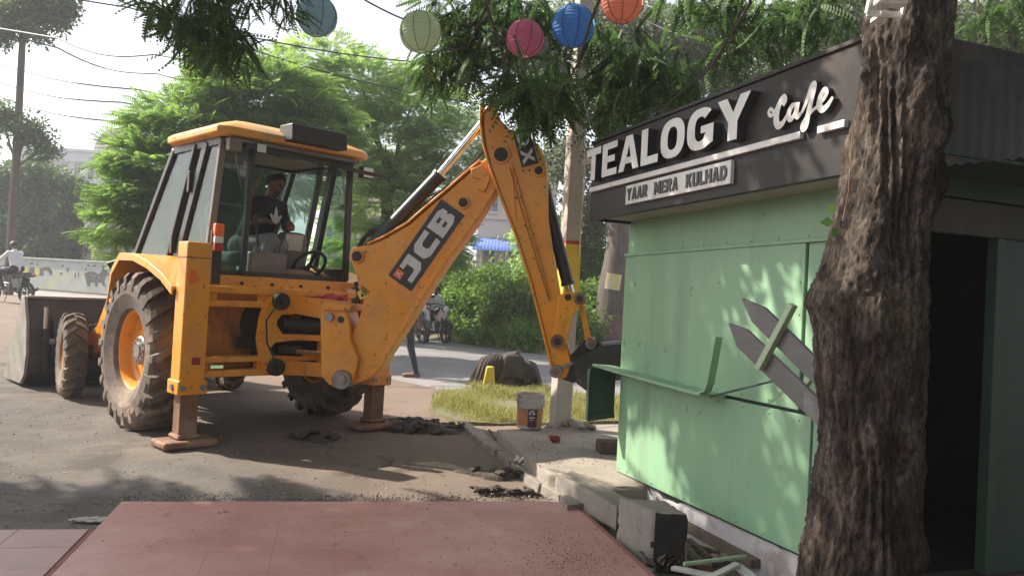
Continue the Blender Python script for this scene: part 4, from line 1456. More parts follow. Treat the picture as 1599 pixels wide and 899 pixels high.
# ---- side-shift frame and stabilizers
XF = -.95
fr = MB()
fr.box((XF, 0, 1.325), (.12, 1.72, .06)).box((XF, 0, 1.205), (.12, 1.72, .055))
fr.box((XF, 0, .725), (.12, 1.72, .05)).box((XF, 0, .605), (.12, 1.72, .06))
for y in (.80, .30, -.55, -.80):
    fr.box((XF + .01, y, 1.265), (.08, .10, .08)).box((XF + .01, y, .665), (.08, .10, .08))
sf = fr.build("side_shift_frame", YEL, jcb, bevel=.008)
MB().box((-.76, 0, .96), (.04, 1.72, .66)).build("back_plate", YELD, sf)
m = MB().cyl((-.83, .20, 1.02), (-.70, .20, 1.02), .24, n=20).cyl((-.83, -.35, 1.0), (-.70, -.35, 1.0), .2, n=20).box((-.82, .2, .86), (.1, .5, .1))
m.tube([(-.86, .45, .9), (-.9, .2, .8), (-.88, -.1, .95), (-.86, -.4, .85)], .025, 8)
m.build("hose", GREASE, sf)
MB().box((-1.0, .74, .665), (.05, .12, .035)).build("lock_bolt", CHR, sf, bevel=.005)
for s in (1, -1):
    y = .955 * s
    st = MB().box((XF, y, 1.09), (.19, .215, 1.24)).box((XF, y, .50), (.225, .25, .12))
    o = st.build("stabilizer", YEL, jcb, bevel=.012)
    MB().box((XF, y, 1.58), (.196, .221, .012)).build("weld_band", RED if s < 0 else YELD, o)
    for yy in (-.085, .085):
        MB().cyl((XF - .125, y + yy, .50), (XF - .105, y + yy, .50), .028, n=6).build("bolt", STEEL, o)
    MB().cyl((XF, y + .14 * s, .50), (XF, y + .12 * s, .50), .03, n=6).build("bolt", STEEL, o)
    MB().box((XF, y, .27), (.135, .155, .44)).build("inner_leg", RUST, o, bevel=.008)
    m = MB().box((XF - .02, y, .035), (.30, .46, .065)).box((XF, y, .085), (.2, .2, .05))
    m.build("foot_pad", RUST, o, bevel=.025, seg=3)
    MB().box((XF - .098, y - .02, .72), (.006, .07, .06)).build("reflector", RED, o)
    MB().box((XF - .1, y + .05 * s, 1.42 if s > 0 else 1.3), (.012, .05, .11)).build("reflector", ORNG, o)
# carriage: casting with two openings, slides on the frame
XC = -1.035
def LX2(px, py, x):
    q = LXp(px, py, x)
    return (-q.y, q.z)
outer = [(408, 560), (403, 530), (408, 495), (416, 472), (428, 461), (446, 459), (480, 464), (520, 468), (548, 474), (552, 520), (546, 594), (520, 590), (480, 586), (430, 584), (414, 576)]
slot1 = [(429, 500), (436, 491), (460, 489), (504, 498), (504, 523), (438, 521), (429, 508)]
slot2 = [(418, 544), (426, 534), (458, 530), (500, 532), (498, 566), (440, 562), (422, 556)]
me = outline_mesh("carriage", [[LX2(*q, XC) for q in P] for P in (outer, slot1, slot2)], .09)
me.transform(frame_mat((XC + .05, 0, 0), (0, -1, 0), (0, 0, 1), (-1, 0, 0)))
carr = obj("carriage", me, YEL, jcb, bevel=.008)
for (px, py) in ((434, 470), (426, 572)):
    q = LXp(px, py, XC)
    m = MB().cyl((XC - .09, q.y, q.z), (XC - .03, q.y, q.z), .075, .08, 20).cyl((XC - .12, q.y, q.z), (XC - .09, q.y, q.z), .03, n=6)
    m.build("clamp_pin", GREASE, carr, smooth=40)
q0, q1 = LXp(430, 480, XC - .09), LXp(428, 560, XC - .09)
MB().tube([q0, LXp(416, 500, XC - .1), LXp(417, 535, XC - .1), q1], .008, 6).build("hose", BLK, carr)
q0, q1 = LXp(462, 548, XC - .03), LXp(512, 553, XC - .10)
MB().cyl(q0, q1, .022, n=10).build("slew_rod", CHR, carr)
m = MB().cyl(LXp(432, 545, XC + .06), LXp(470, 548, XC), .05, n=12).cyl(LXp(440, 505, XC + .06), LXp(502, 510, XC + .03), .055, n=12)
m.build("slew_cylinder", GREASE, carr)

# ---- backhoe plane: vertical plane through the kingpost, swung towards the kiosk
BA = R(-5)
PIN = L2W(-1.45, -.2, .58)
bd = Vector((math.cos(BA), math.sin(BA), 0))
bn = Vector((math.sin(BA), -math.cos(BA), 0))          # towards the camera side
def B3(px, py, off=0.0):                               # machine-local point on the plane shifted 'off' to the near side
    return W2L(PL(px, py, PIN + bn * off, bn))
bnl = Vector((bn.dot(FWD), bn.dot(LFT), 0))
def bslab(P, t0, t1, ref=0.0):
    Q = [B3(*p, ref) for p in P]
    return MB().prism([q + bnl * (t1 - ref) for q in Q], [q + bnl * (t0 - ref) for q in Q])
def bcyl(px, py, t0, t1, r_, n=20):
    q = B3(px, py, t1)
    return MB().cyl(q + bnl * (t0 - t1), q, r_, n=n)
# kingpost
kpst = bslab([(500, 474), (538, 478), (545, 500), (548, 532), (560, 560), (552, 596), (528, 607), (512, 600), (500, 585)], -.17, .17, .17).build("kingpost", YEL, jcb, bevel=.014)
bcyl(513, 495, .16, .215, .038, 12).build("kingpost_pin", STEEL, kpst)
bcyl(532, 499, .165, .176, .03, 14).build("pin_hole", GREASE, kpst)
m = bslab([(500, 475), (512, 470), (548, 476), (546, 486), (504, 484)], -.20, .20, .2)
m.build("kingpost_cap", YEL, kpst, bevel=.008)
# boom
BOOM = [(546, 400), (549, 389), (558, 385), (578, 382), (600, 373), (640, 350), (672, 322), (700, 299), (735, 268), (757, 248), (775, 244), (788, 256), (785, 280), (774, 298), (745, 345), (700, 407), (660, 468), (628, 521), (608, 551), (596, 575), (575, 592), (552, 601), (534, 607), (521, 600), (518, 587), (528, 573), (545, 530), (560, 500), (567, 470), (556, 430)]
boom = bslab(BOOM, -.11, .11, .11).build("boom", YEL, jcb, bevel=.012)
low = [(774, 298), (745, 345), (700, 407), (660, 468), (628, 521), (608, 551), (598, 572)]
m = MB()
for a, c in zip(low[:-1], low[1:]):
    m.bar(B3(*a), B3(*c), .30, .045, bnl.cross((B3(*c) - B3(*a)).normalized()))
m.build("boom_flange", YEL, boom, bevel=.01)
up_ = [(578, 382), (600, 373), (640, 350), (672, 322), (700, 299), (735, 268), (752, 254)]
m = MB()
for a, c in zip(up_[:-1], up_[1:]):
    m.bar(B3(*a), B3(*c), .245, .02, bnl.cross((B3(*c) - B3(*a)).normalized()))
m.build("boom_flange", YEL, boom, bevel=.006)
for (px, py, r_) in ((557, 400, .045), (723, 316, .04)):
    o = bcyl(px, py, .10, .135, r_ + .018).build("pin_boss", YEL, boom, bevel=.005)
    bcyl(px, py, .11, .145, r_, 16).build("pin", GREASE, o)
o = bcyl(532, 593, -.19, .215, .085).build("pin_boss", STEEL, boom, bevel=.008)
bcyl(532, 593, .19, .235, .045, 6).build("pin", STEEL, o)
bslab([(735, 265), (752, 258), (766, 280), (757, 300), (744, 296), (752, 280), (738, 277)], .10, .145, .12).build("boom_lug", YEL, boom, bevel=.006)
# lettering plate on the boom
def decal(par, o_px, x_px, y_px, t_, mat, name, margin=0.0):
    o, ax, ay = B3(*o_px, t_), B3(*x_px, t_), B3(*y_px, t_)
    W_, H_ = (ax - o).length, (ay - o).length
    ex = (ax - o).normalized()
    ez = bnl.normalized()
    ey = ez.cross(ex).normalized()
    if ey.dot(ay - o) < 0:
        ey = -ey
    M = frame_mat(o, ex, ey, ez)
    pl = MB().hexa([(0, 0, -.004), (W_, 0, -.004), (W_, H_, -.004), (0, H_, -.004), (0, 0, .003), (W_, 0, .003), (W_, H_, .003), (0, H_, .003)])
    pl.v = [tuple(M @ Vector(v)) for v in pl.v]
    return pl.build(name, mat, par), M, W_, H_
pl, M, W_, H_ = decal(boom, (642, 455), (725, 336), (606, 430), .112, DECK, "logo_plate")
lab(pl, "black plate reading JCB in pale capitals")
J = [[(.02, 0), (.62, 0), (.84, .2), (.84, 1), (.26, 1), (.26, .75), (.50, .75), (.50, .34), (.42, .26), (.02, .26)]]
C = [[(.22, 0), (.86, 0), (.90, .28), (.46, .28), (.36, .37), (.36, .63), (.46, .72), (.90, .72), (.90, 1), (.22, 1), (0, .80), (0, .20)]]
Bq = [[(0, 0), (.70, 0), (.90, .15), (.90, .40), (.80, .50), (.90, .60), (.90, .85), (.70, 1), (0, 1)], [(.34, .23), (.56, .23), (.56, .40), (.34, .40)], [(.34, .60), (.56, .60), (.56, .77), (.34, .77)]]
def put(P, x0, y0, w, h, M, par, mat, dz=.0035, name="letter"):
    me = outline_mesh(name, [[(x0 + a * w, y0 + c * h) for a, c in Q] for Q in P], .004)
    me.transform(M @ Matrix.Translation((0, 0, dz)))
    return obj(name, me, mat, par, smooth=0)
lh = H_ * .70
lw = W_ * .275
put([[(0, 0), (1, 0), (1, 1), (0, 1)]], W_ * .03, H_ * .56, H_ * .30, H_ * .30, M, boom, ORNG, name="emblem")
put([[(.1, .1), (.3, .1), (.5, .6), (.7, .1), (.9, .1), (.6, .9), (.4, .9)], [(.42, .28), (.58, .28), (.5, .42)]], W_ * .03 + H_ * .04, H_ * .59, H_ * .22, H_ * .22, M, boom, DECW, .0085, "emblem_mark")
for P, x0 in ((J, .07), (C, .365), (Bq, .665)):
    put(P, W_ * x0, H_ * .15, lw * 1.07, lh, M, pl, DECW)
# small warning stickers
pl2, M2, a_, c_ = decal(boom, (563, 468), (574, 462), (560, 455), .112, pm("sticker_yellow", (.75, .6, .1), (.7, .55, .1)), "warning_sticker")
m_ = put([[(0, 0), (1, 0), (.5, 1)]], a_ * .25, c_ * .2, a_ * .5, c_ * .5, M2, boom, DECK, name="sticker_mark")
pl3, M3, a_, c_ = decal(boom, (572, 462), (578, 456), (560, 446), .112, YEL, "scrawl_plate")
put([[(.0, .1), (.3, .9), (.45, .2), (.7, .95), (1, .1), (.85, .05), (.66, .6), (.5, .0), (.33, .5), (.15, .0)]], 0, 0, a_, c_, M3, boom, DECK, name="scrawl")
# dipper
DIP = [(756, 170), (764, 162), (774, 168), (781, 186), (795, 201), (820, 208), (842, 228), (852, 252), (855, 280), (856, 340), (866, 410), (874, 455), (884, 530), (893, 568), (884, 590), (871, 592), (862, 575), (850, 520), (830, 440), (806, 365), (780, 300), (767, 262), (759, 230), (755, 200)]
dip = bslab(DIP, -.15, .15, .15).build("dipper", YEL, jcb, bevel=.012)
edge = [(755, 172), (754, 200), (758, 230), (767, 262), (780, 300), (806, 365), (830, 440), (850, 520), (866, 585)]
m = MB()
for a, c in zip(edge[:-1], edge[1:]):
    m.bar(B3(*a), B3(*c), .345, .022, bnl.cross((B3(*c) - B3(*a)).normalized()))
m.build("dipper_flange", YEL, dip, bevel=.006)
for (px, py, r_) in ((782, 241, .06), (770, 162, .035), (841, 266, .035)):
    o = bcyl(px, py, .14, .175, r_ + .022).build("pin_boss", YEL, dip, bevel=.006)
    bcyl(px, py, .15, .186, r_, 18).build("pin", GREASE, o)
m = MB()
for (px, py) in ((817, 267), (827, 266), (806, 309), (814, 308), (820, 352), (824, 356), (833, 366)):
    q = B3(px, py, .15)
    MB().cyl(q, q + bnl * .004, .010, n=8).build("bolt_hole", GREASE, dip)
m = MB().tube([B3(800, 255, .155), B3(801, 300, .155), B3(806, 345, .155)], .008, 6)
m.build("weld_seam", YEL, dip)
pl4, M4, W4, H4 = decal(dip, (800, 205), (815, 262), (826, 199), .152, DECK, "model_plate")
lab(pl4, "black plate with pale model letters, half hidden by leaves")
def put_glyph(ch, x0, y0, w, h, M, par):               # letter standing up across the plate
    me = glyph(ch, h, w, .004, .05)
    me.transform(M @ Matrix.Translation((x0, y0, .0035)))
    obj("letter", me, DECW, par, smooth=0)
put_glyph("D", W4 * .10, H4 * .14, W4 * .36, H4 * .72, M4, pl4)
put_glyph("X", W4 * .55, H4 * .14, W4 * .39, H4 * .72, M4, pl4)
# rams
def ram(p0, pm_, p1, rc, rr_, off=0.0, name="ram"):
    a, c, e_ = B3(*p0, off), B3(*pm_, off), B3(*p1, off)
    o = MB().cyl(a, c, rc, n=18).cyl(c, c + (c - a).normalized() * .03, rc * 1.12, n=18).build(name, BLK, jcb, smooth=40)
    MB().cyl(c, e_, rr_, n=14).build("rod", CHR, o, smooth=60)
    return o
ram((574, 392), (684, 276), (757, 188), .062, .036, 0.0, "dipper_ram")
ram((845, 275), (886, 440), (893, 462), .055, .034, -.02, "bucket_ram")
m = MB()
for dy in (0, 6, 12):
    m.tube([B3(556, 392, -.05), B3(566 + dy, 372 - dy, -.03), B3(590 + dy, 362 - dy * .5, -.02), B3(604, 362, -.04)], .014, 7)
m.build("hose", BLK, jcb)
m = MB().tube([B3(540, 500, -.1), B3(548, 478, -.15), B3(560, 462, -.16), B3(556, 440, -.12)], .022, 7)
m.build("hose", BLK, jcb)
for off_, rr2 in ((.05, .013), (.0, .011), (-.05, .013)):
    pth = [(566, 386), (602, 366), (640, 342), (672, 313), (700, 290), (733, 259), (752, 240), (765, 228)]
    MB().tube([B3(*p, off_) for p in pth], rr2, 7).build("hydraulic_hose", BLK, boom)
for off_ in (.165, .175):
    MB().tube([B3(796 + (off_ - .165) * 600, 262, off_), B3(815 + (off_ - .165) * 600, 330, off_), B3(842 + (off_ - .165) * 500, 420, off_), B3(858, 470, off_)], .006, 6).build("steel_pipe", YELD, dip)
# bucket linkage
tip = bslab([(872, 462), (884, 455), (904, 456), (913, 463), (913, 475), (900, 482), (892, 500), (886, 530), (880, 546), (866, 545), (860, 535), (868, 505)], .15, .20, .18).build("tipping_lever", YEL, jcb, bevel=.008)
bslab([(872, 462), (884, 455), (904, 456), (913, 463), (913, 475), (900, 482), (892, 500), (886, 530), (880, 546), (866, 545), (860, 535), (868, 505)], -.20, -.15, .18).build("tipping_lever", YEL, jcb, bevel=.008)
for (px, py, r_) in ((905, 466, .04), (870, 533, .045)):
    o = bcyl(px, py, -.22, .225, r_ + .014).build("pin_boss", RUST, tip, bevel=.005)
    bcyl(px, py, .20, .24, r_ * .7, 12).build("pin", GREASE, o)
bcyl(887, 464, .19, .206, .03, 14).build("pin_hole", GREASE, tip)
bslab([(903, 470), (911, 470), (917, 500), (924, 532), (914, 536), (908, 500)], -.10, .10, .1).build("tipping_link", YEL, jcb, bevel=.008)
# bucket: side plates, curved back, hinge ears
BK = pm("bucket_black", (0.016, 0.015, 0.014), (0.035, 0.03, 0.026), 6, 0.55, c3=(0.08, 0.06, 0.045), s3=5, t3=0.60, bump=0.15)
EAR = [(864, 572), (872, 566), (892, 556), (914, 532), (922, 528), (934, 532), (948, 545), (930, 575), (908, 590), (896, 598), (872, 590)]
SIDE = [(896, 566), (915, 552), (940, 541), (970, 538), (1000, 548), (1018, 570), (1020, 600), (1004, 600), (985, 590), (960, 592), (938, 602), (918, 608), (902, 596)]
ears = bslab(EAR, .10, .14, .14)
e2 = bslab(EAR, -.14, -.10, .14)
ears.add(e2.v, e2.f)
bkt = ears.build("bucket", BK, jcb, bevel=.008)
bslab(SIDE, .27, .30, .2).build("bucket_side", BK, bkt, bevel=.006)
bslab(SIDE, -.30, -.27, .2).build("bucket_side", BK, bkt, bevel=.006)
SH = [(1020, 600), (1018, 570), (1000, 548), (970, 538), (940, 541), (915, 552), (896, 566), (902, 596), (918, 608)]
m = MB()
for a, c in zip(SH[:-1], SH[1:]):
    m.bar(B3(*a, .2) - bnl * .2, B3(*c, .2) - bnl * .2, .54, .02, bnl.cross((B3(*c) - B3(*a)).normalized()))
m.build("bucket_shell", BK, bkt)
for (px, py, r_) in ((868, 580, .05), (923, 537, .042)):
    o = bcyl(px, py, -.18, .19, r_ + .006).build("pin_boss", STEEL, bkt, bevel=.006)
    bcyl(px, py, .18, .20, r_ * .6, 10).build("pin", RUST, o)
m = MB().bar(B3(876, 574, .16), B3(905, 563, .16), .02, .028, (0, 0, 1))
m.build("grease_guard", STEEL, bkt, bevel=.004)

# ---- front loader arms and shovel
for s in (1, -1):
    y0, y1 = (.66, .74) if s > 0 else (-.74, -.66)
    P = [(1.02, 1.46), (1.34, 1.52), (1.52, 1.40), (2.02, .80), (2.40, .62), (2.95, .58), (2.95, .42), (2.30, .40), (1.80, .56), (1.25, .90)]
    o = MB().prism([(x, y1, z) for x, z in P], [(x, y0, z) for x, z in P]).build("loader_arm", YEL, jcb, bevel=.012)
    MB().cyl((1.25, (y0 + y1) / 2 - .10 * s, 1.40), (2.25, (y0 + y1) / 2 - .10 * s, .80), .045, n=12).build("ram", BLK, o)
    MB().cyl((2.25, (y0 + y1) / 2 - .10 * s, .80), (2.85, (y0 + y1) / 2 - .10 * s, .72), .026, n=10).build("rod", CHR, o)
SHV = pm("shovel_steel", (0.036, 0.032, 0.03), (0.06, 0.052, 0.045), 5, 0.55, metal=0.2, c3=(0.11, 0.095, 0.08), s3=2.5, t3=0.58)
SHL = pm("shovel_side", (0.27, 0.245, 0.215), (0.19, 0.17, 0.145), 6, 0.6, c3=(0.2, 0.15, 0.11), s3=4, t3=0.55)
back = [(3.72, .03), (3.10, .04), (2.96, .16), (2.92, .40), (2.98, .75), (3.16, 1.04), (3.22, 1.04)]
back2 = [(3.72, .045), (3.12, .075), (3.0, .19), (2.96, .40), (3.02, .74), (3.19, 1.02), (3.22, 1.01)]
m = MB()
P = back + back2[::-1]
m.prism([(x, 1.16, z) for x, z in P], [(x, -1.16, z) for x, z in P])
shv = m.build("loader_shovel", SHV, jcb, bevel=.006)
for s in (1, -1):
    P = [(3.86, .03), (3.10, .035), (2.955, .155), (2.91, .40), (2.97, .76), (3.14, 1.06), (3.26, 1.06), (3.40, .70), (3.72, .20)]
    MB().prism([(x, 1.165 * s, z) for x, z in P], [(x, 1.20 * s, z) for x, z in P]).build("shovel_side", SHL, shv, bevel=.006)
m = MB().bar((3.19, -1.16, 1.055), (3.19, 1.16, 1.055), .10, .03)
m.build("shovel_lip", SHL, shv, bevel=.005)
for y in (.90, .62, -.62, -.90):
    MB().prism([(2.98, y, .85), (2.80, y, .62), (2.80, y, .40), (2.92, y, .25)], [(2.98, y + .03, .85), (2.80, y + .03, .62), (2.80, y + .03, .40), (2.92, y + .03, .25)]).build("shovel_bracket", BLK, shv, bevel=.006)
for s in (1, -1):
    MB().cyl((2.84, .55 * s, .55), (2.84, .98 * s, .55), .035).build("shovel_pin", STEEL, shv)
MB().bar((2.95, 1.0, .95), (2.88, 1.0, .2), .06, .05).build("shovel_rib", BLK, shv, bevel=.006)
MB().cyl((2.86, 1.03, .95), (2.86, 1.03, .70), .025).build("rod", CHR, shv)
# pink rag tied on the carriage
PINK = pm("pink_rag", (.55, .08, .12), (.45, .06, .10), 12, .9)
m = MB()
for i in range(7):
    for k in range(4):
        q = LXp(495 + i * 8, 460 + k * 3 + 3 * math.sin(i * 1.7 + k), XF - .09 - .03 * math.sin(i * 2.1 + k * 1.3))
        m.v.append(tuple(q))
for i in range(6):
    for k in range(3):
        m.f.append((i * 4 + k, i * 4 + k + 1, i * 4 + 5 + k, i * 4 + 4 + k))
o = m.build("tied_rag", PINK, jcb, smooth=60)
o.modifiers.new("solid", 'SOLIDIFY').thickness = .006

# ================================================================== PEOPLE AND MOTORCYCLES
def capsule(m, p0, p1, r0, r1, n=12):
    p0, p1 = Vector(p0), Vector(p1)
    m.tube([p0, p1], [r0, r1], n)
    m.ell(p0, (r0, r0, r0), n, 8)
    m.ell(p1, (r1, r1, r1), n, 8)
def figure(name, caps, mats, parent_loc, voxel=.010):
    """one continuous body: capsules fused by a voxel remesh; cloth areas by nearest capsule"""
    m = MB()
    for (p0, p1, r0, r1, _) in caps:
        capsule(m, p0, p1, r0, r1)
    me = bpy.data.meshes.new(name)
    me.from_pydata([tuple(v) for v in m.v], [], m.f)
    o = bpy.data.objects.new(name, me)
    COL.objects.link(o)
    md = o.modifiers.new("r", 'REMESH')
    md.mode = 'VOXEL'
    md.voxel_size = voxel
    s = o.modifiers.new("s", 'SMOOTH')
    s.factor = .5
    s.iterations = 3
    bpy.context.view_layer.update()
    me2 = bpy.data.meshes.new_from_object(o.evaluated_get(bpy.context.evaluated_depsgraph_get()))
    o.modifiers.clear()
    o.data = me2
    bpy.data.meshes.remove(me)
    me2.name = name
    me2.materials.clear()
    for k in mats:
        me2.materials.append(k)
    n = len(me2.polygons)
    C_ = np.empty(n * 3)
    me2.polygons.foreach_get("center", C_)
    C_ = C_.reshape(-1, 3)
    best = np.full(n, 1e9)
    idx = np.zeros(n, int)
    for (p0, p1, r0, r1, k) in caps:
        a, c = np.array(p0), np.array(p1)
        d = c - a
        L2 = max(1e-9, d @ d)
        t_ = np.clip((C_ - a) @ d / L2, 0, 1)
        dist = np.linalg.norm(C_ - a - t_[:, None] * d, axis=1) - (r0 + (r1 - r0) * t_)
        w = dist < best
        best[w] = dist[w]
        idx[w] = k
    me2.polygons.foreach_set("material_index", idx.astype(np.int32))
    me2.polygons.foreach_set("use_smooth", [True] * n)
    me2.update()
    o.location = parent_loc
    return o
def lp(a, c, f):
    return tuple(Vector(a).lerp(Vector(c), f))
def body_caps(J, face, sleeve=1.0, slim=1.0, fat=1.0):
    """J: joint dict; materials 0 skin, 1 shirt, 2 trousers, 3 shoe, 4 hair"""
    f = Vector(face).normalized()
    up = (Vector(J['head']) - Vector(J['neck'])).normalized()
    side = f.cross(up).normalized()
    c = []
    H = Vector(J['head'])
    c += [(H + up * .03 - f * .012, H - up * .02 + f * .008, .088, .078, 0), (H - up * .03 + f * .02, H - up * .085 + f * .045, .066, .042, 0)]
    c += [(H + f * .085 - up * .005, H + f * .105 - up * .035, .012, .017, 0)]
    for s in (1, -1):
        c.append((H + side * s * .082 + up * .01, H + side * s * .085 - up * .03, .017, .013, 0))
    c += [(H - up * .075 + f * .055, H - up * .10 + f * .045, .040, .036, 4)]                    # beard
    c += [(J['neck'], H - up * .05, .056, .054, 0)]
    ch, pv = Vector(J['chest']), Vector(J['pelvis'])
    sL, sR, hL, hR = Vector(J['sL']), Vector(J['sR']), Vector(J['hL']), Vector(J['hR'])
    c += [(lp(ch, sL, .55), lp(ch, sR, .55), .108 * fat, .108 * fat, 1), (J['neck'], ch, .06, .11, 1)]
    c += [(lp(ch, sL, .5), lp(pv, hL, .5), .108 * fat, .105 * fat, 1), (lp(ch, sR, .5), lp(pv, hR, .5), .108 * fat, .105 * fat, 1), (ch, pv, .115 * fat, .115 * fat, 1)]
    c += [(hL, hR, .108 * fat, .108 * fat, 2)]
    c += [(lp(ch, sL, .4), sL, .085, .066, 1), (lp(ch, sR, .4), sR, .085, .066, 1)]
    for k in 'LR':
        s_, e_, w_ = J['s' + k], J['e' + k], J['w' + k]
        c.append((s_, e_, .062, .048, 1))
        if sleeve >= .99:
            c.append((e_, lp(e_, w_, .93), .047, .036, 1))
        else:
            c.append((e_, lp(e_, w_, sleeve), .048, .044, 1))
            c.append((lp(e_, w_, sleeve), w_, .037, .028, 0))
        d = (Vector(w_) - Vector(e_)).normalized()
        hd = Vector(J.get('g' + k, tuple(d)))
        hd.normalize()
        sd = hd.cross(up).normalized() if hd.cross(up).length > .1 else side
        nrm = sd.cross(hd).normalized()
        W = Vector(w_)
        c.append((W, W + hd * .07, .027, .034, 0))
        for i, l_ in enumerate((.058, .068, .064, .05)):
            b0 = W + hd * .085 + sd * (.030 - .020 * i)
            k1 = b0 + hd * l_ * .55 - nrm * .012
            c.append((b0, k1, .0105, .010, 0))
            c.append((k1, k1 + hd * l_ * .15 - nrm * l_ * .5, .010, .009, 0))
        c.append((W + hd * .03 + sd * .028, W + hd * .075 + sd * .055 - nrm * .02, .013, .010, 0))
        h_, n_, a_ = J['h' + k], J['k' + k], J['a' + k]
        c += [(h_, n_, .092 * slim, .064 * slim, 2), (n_, a_, .062 * slim, .044 * slim, 2)]
        A = Vector(a_)
        t_ = Vector(J['t' + k])
        c += [(A + Vector((0, 0, -.03)), t_, .042, .036, 3), (A + (A - t_).normalized() * .04 + Vector((0, 0, -.045)), t_, .036, .034, 3)]
    return [(tuple(a), tuple(b_), r0, r1, k) for a, b_, r0, r1, k in c]
LIPM = pm("lip", (.11, .04, .033))
def head_extras(o, J, face):
    H = Vector(J['head'])
    f = Vector(face).normalized()
    up = (H - Vector(J['neck'])).normalized()
    side = f.cross(up).normalized()
    m = MB()
    n, q = 20, 9
    for i in range(q + 1):
        for k in range(n):
            a = 2 * math.pi * k / n
            fr_ = math.cos(a)
            tmax = R(118) - R(52) * max(0, fr_) ** .6        # hairline: high in front, low behind
            th = tmax * i / q
            p = up * math.cos(th) + (f * fr_ + side * math.sin(a)) * math.sin(th)
            rad = .098 + .008 * math.sin(a * 7 + i) * (i > 0)
            m.v.append(tuple(H + up * .022 - f * .012 + p * rad * (1.02 if i < q else .93)))
    for i in range(q):
        for k in range(n):
            k2 = (k + 1) % n
            m.f.append((i * n + k, (i + 1) * n + k, (i + 1) * n + k2, i * n + k2))
    m.build("hair", HAIR, o, smooth=60)
    for s in (1, -1):
        MB().ell(H + f * .083 + side * s * .032 + up * .004, (.011, .011, .008)).build("eye", DECK, o)
        MB().bar(H + f * .090 + side * s * .016 + up * .024, H + f * .082 + side * s * .052 + up * .024, .008, .008).build("eyebrow", HAIR, o)
    MB().bar(H + f * .093 - side * .018 - up * .058, H + f * .093 + side * .018 - up * .058, .006, .006).build("mouth", LIPM, o)
def trans(J, M):
    return {k: tuple((M @ Vector(v)) if k[0] != 'g' else (M.to_3x3() @ Vector(v))) for k, v in J.items()}
SHOE = pm("dark_shoe", (.05, .035, .028), (.03, .022, .02), 20, .6)
WSHIRT = pm("white_shirt", (.66, .66, .68), (.58, .58, .61), 9, .85, bump=.25, bscale=14)
DSHIRT = pm("dark_sweater", (.020, .019, .022), (.030, .028, .032), 20, .9, bump=.2)
GTROU = pm("grey_trousers", (.24, .245, .25), (.18, .185, .19), 10, .85, bump=.3, bscale=12)
DTROU = pm("dark_trousers", (.022, .022, .028), (.035, .034, .04), 10, .85, bump=.2)
JEANS = pm("blue_jeans", (.020, .025, .036), (.045, .05, .062), 8, .85, bump=.3)
# ---- driver (machine-local joints), turned to face the rear
ddir = Vector((-.93, -.36, -.12))
HD = LXp(430, 289, -.02)
NK = LXp(420, 311, .03)
CH = LXp(411, 330, .05)
PV = LXp(386, 386, .12)
lat = Vector((-.30, .95, 0)).normalized()              # his right-hand side
J = dict(head=HD, neck=NK, chest=CH, pelvis=PV, sR=NK + lat * .185 + Vector((0, 0, -.07)), sL=NK - lat * .185 + Vector((0, 0, -.07)),
         hR=PV + lat * .10, hL=PV - lat * .10)
J['eR'] = LXp(391, 357, .00) + Vector((0, .06, 0))
J['wR'] = LXp(404, 345, -.24)
J['eL'] = LXp(448, 356, -.16)
J['wL'] = LXp(452, 349, -.40)
J['gR'] = (-.75, -.55, .15)
J['gL'] = (-.7, .2, -.2)
J['kR'] = LXp(424, 374, -.28)
J['aR'] = LXp(402, 418, -.20)
J['tR'] = J['aR'] + Vector((-.19, -.03, -.055))
J['kL'] = LXp(440, 384, -.28)
J['aL'] = LXp(424, 424, -.22)
J['tL'] = J['aL'] + Vector((-.19, -.04, -.055))
Md = Matrix.Translation(M0) @ Matrix.Rotation(TH, 4, 'Z')
JW = trans({k: tuple(v) for k, v in J.items()}, Md)
o_ = Vector(JW['pelvis'])
Jp = {k: (tuple(Vector(v) - o_) if k[0] != 'g' else v) for k, v in JW.items()}
fd = Md.to_3x3() @ ddir
drv = figure("person", body_caps(Jp, fd, 1.0, 1.12, 1.16), [SKIN, DSHIRT, GTROU, SHOE, HAIR], o_)
head_extras(drv, Jp, fd)
tag(drv, "driver in dark sweater and grey trousers, seated in the cab working the levers", "person")
# three-leaf emblem on the sweater
tref = [(0, 0), (.16, .10), (.34, .44), (.30, .55), (.12, .40), (.06, .78), (0, .95), (-.06, .78), (-.12, .40), (-.30, .55), (-.34, .44), (-.16, .10)]
me = outline_mesh("chest_emblem", [[(a * .26, c * .19) for a, c in tref]], .006)
cf = Vector((fd.x, fd.y, 0)).normalized()
cc = Vector(Jp['chest']) + cf * .165 + Vector((0, 0, -.13))
me.transform(frame_mat(cc, Vector((-cf.y, cf.x, 0)), Vector((0, 0, 1)), cf))
obj("chest_emblem", me, WHT, drv, smooth=0)

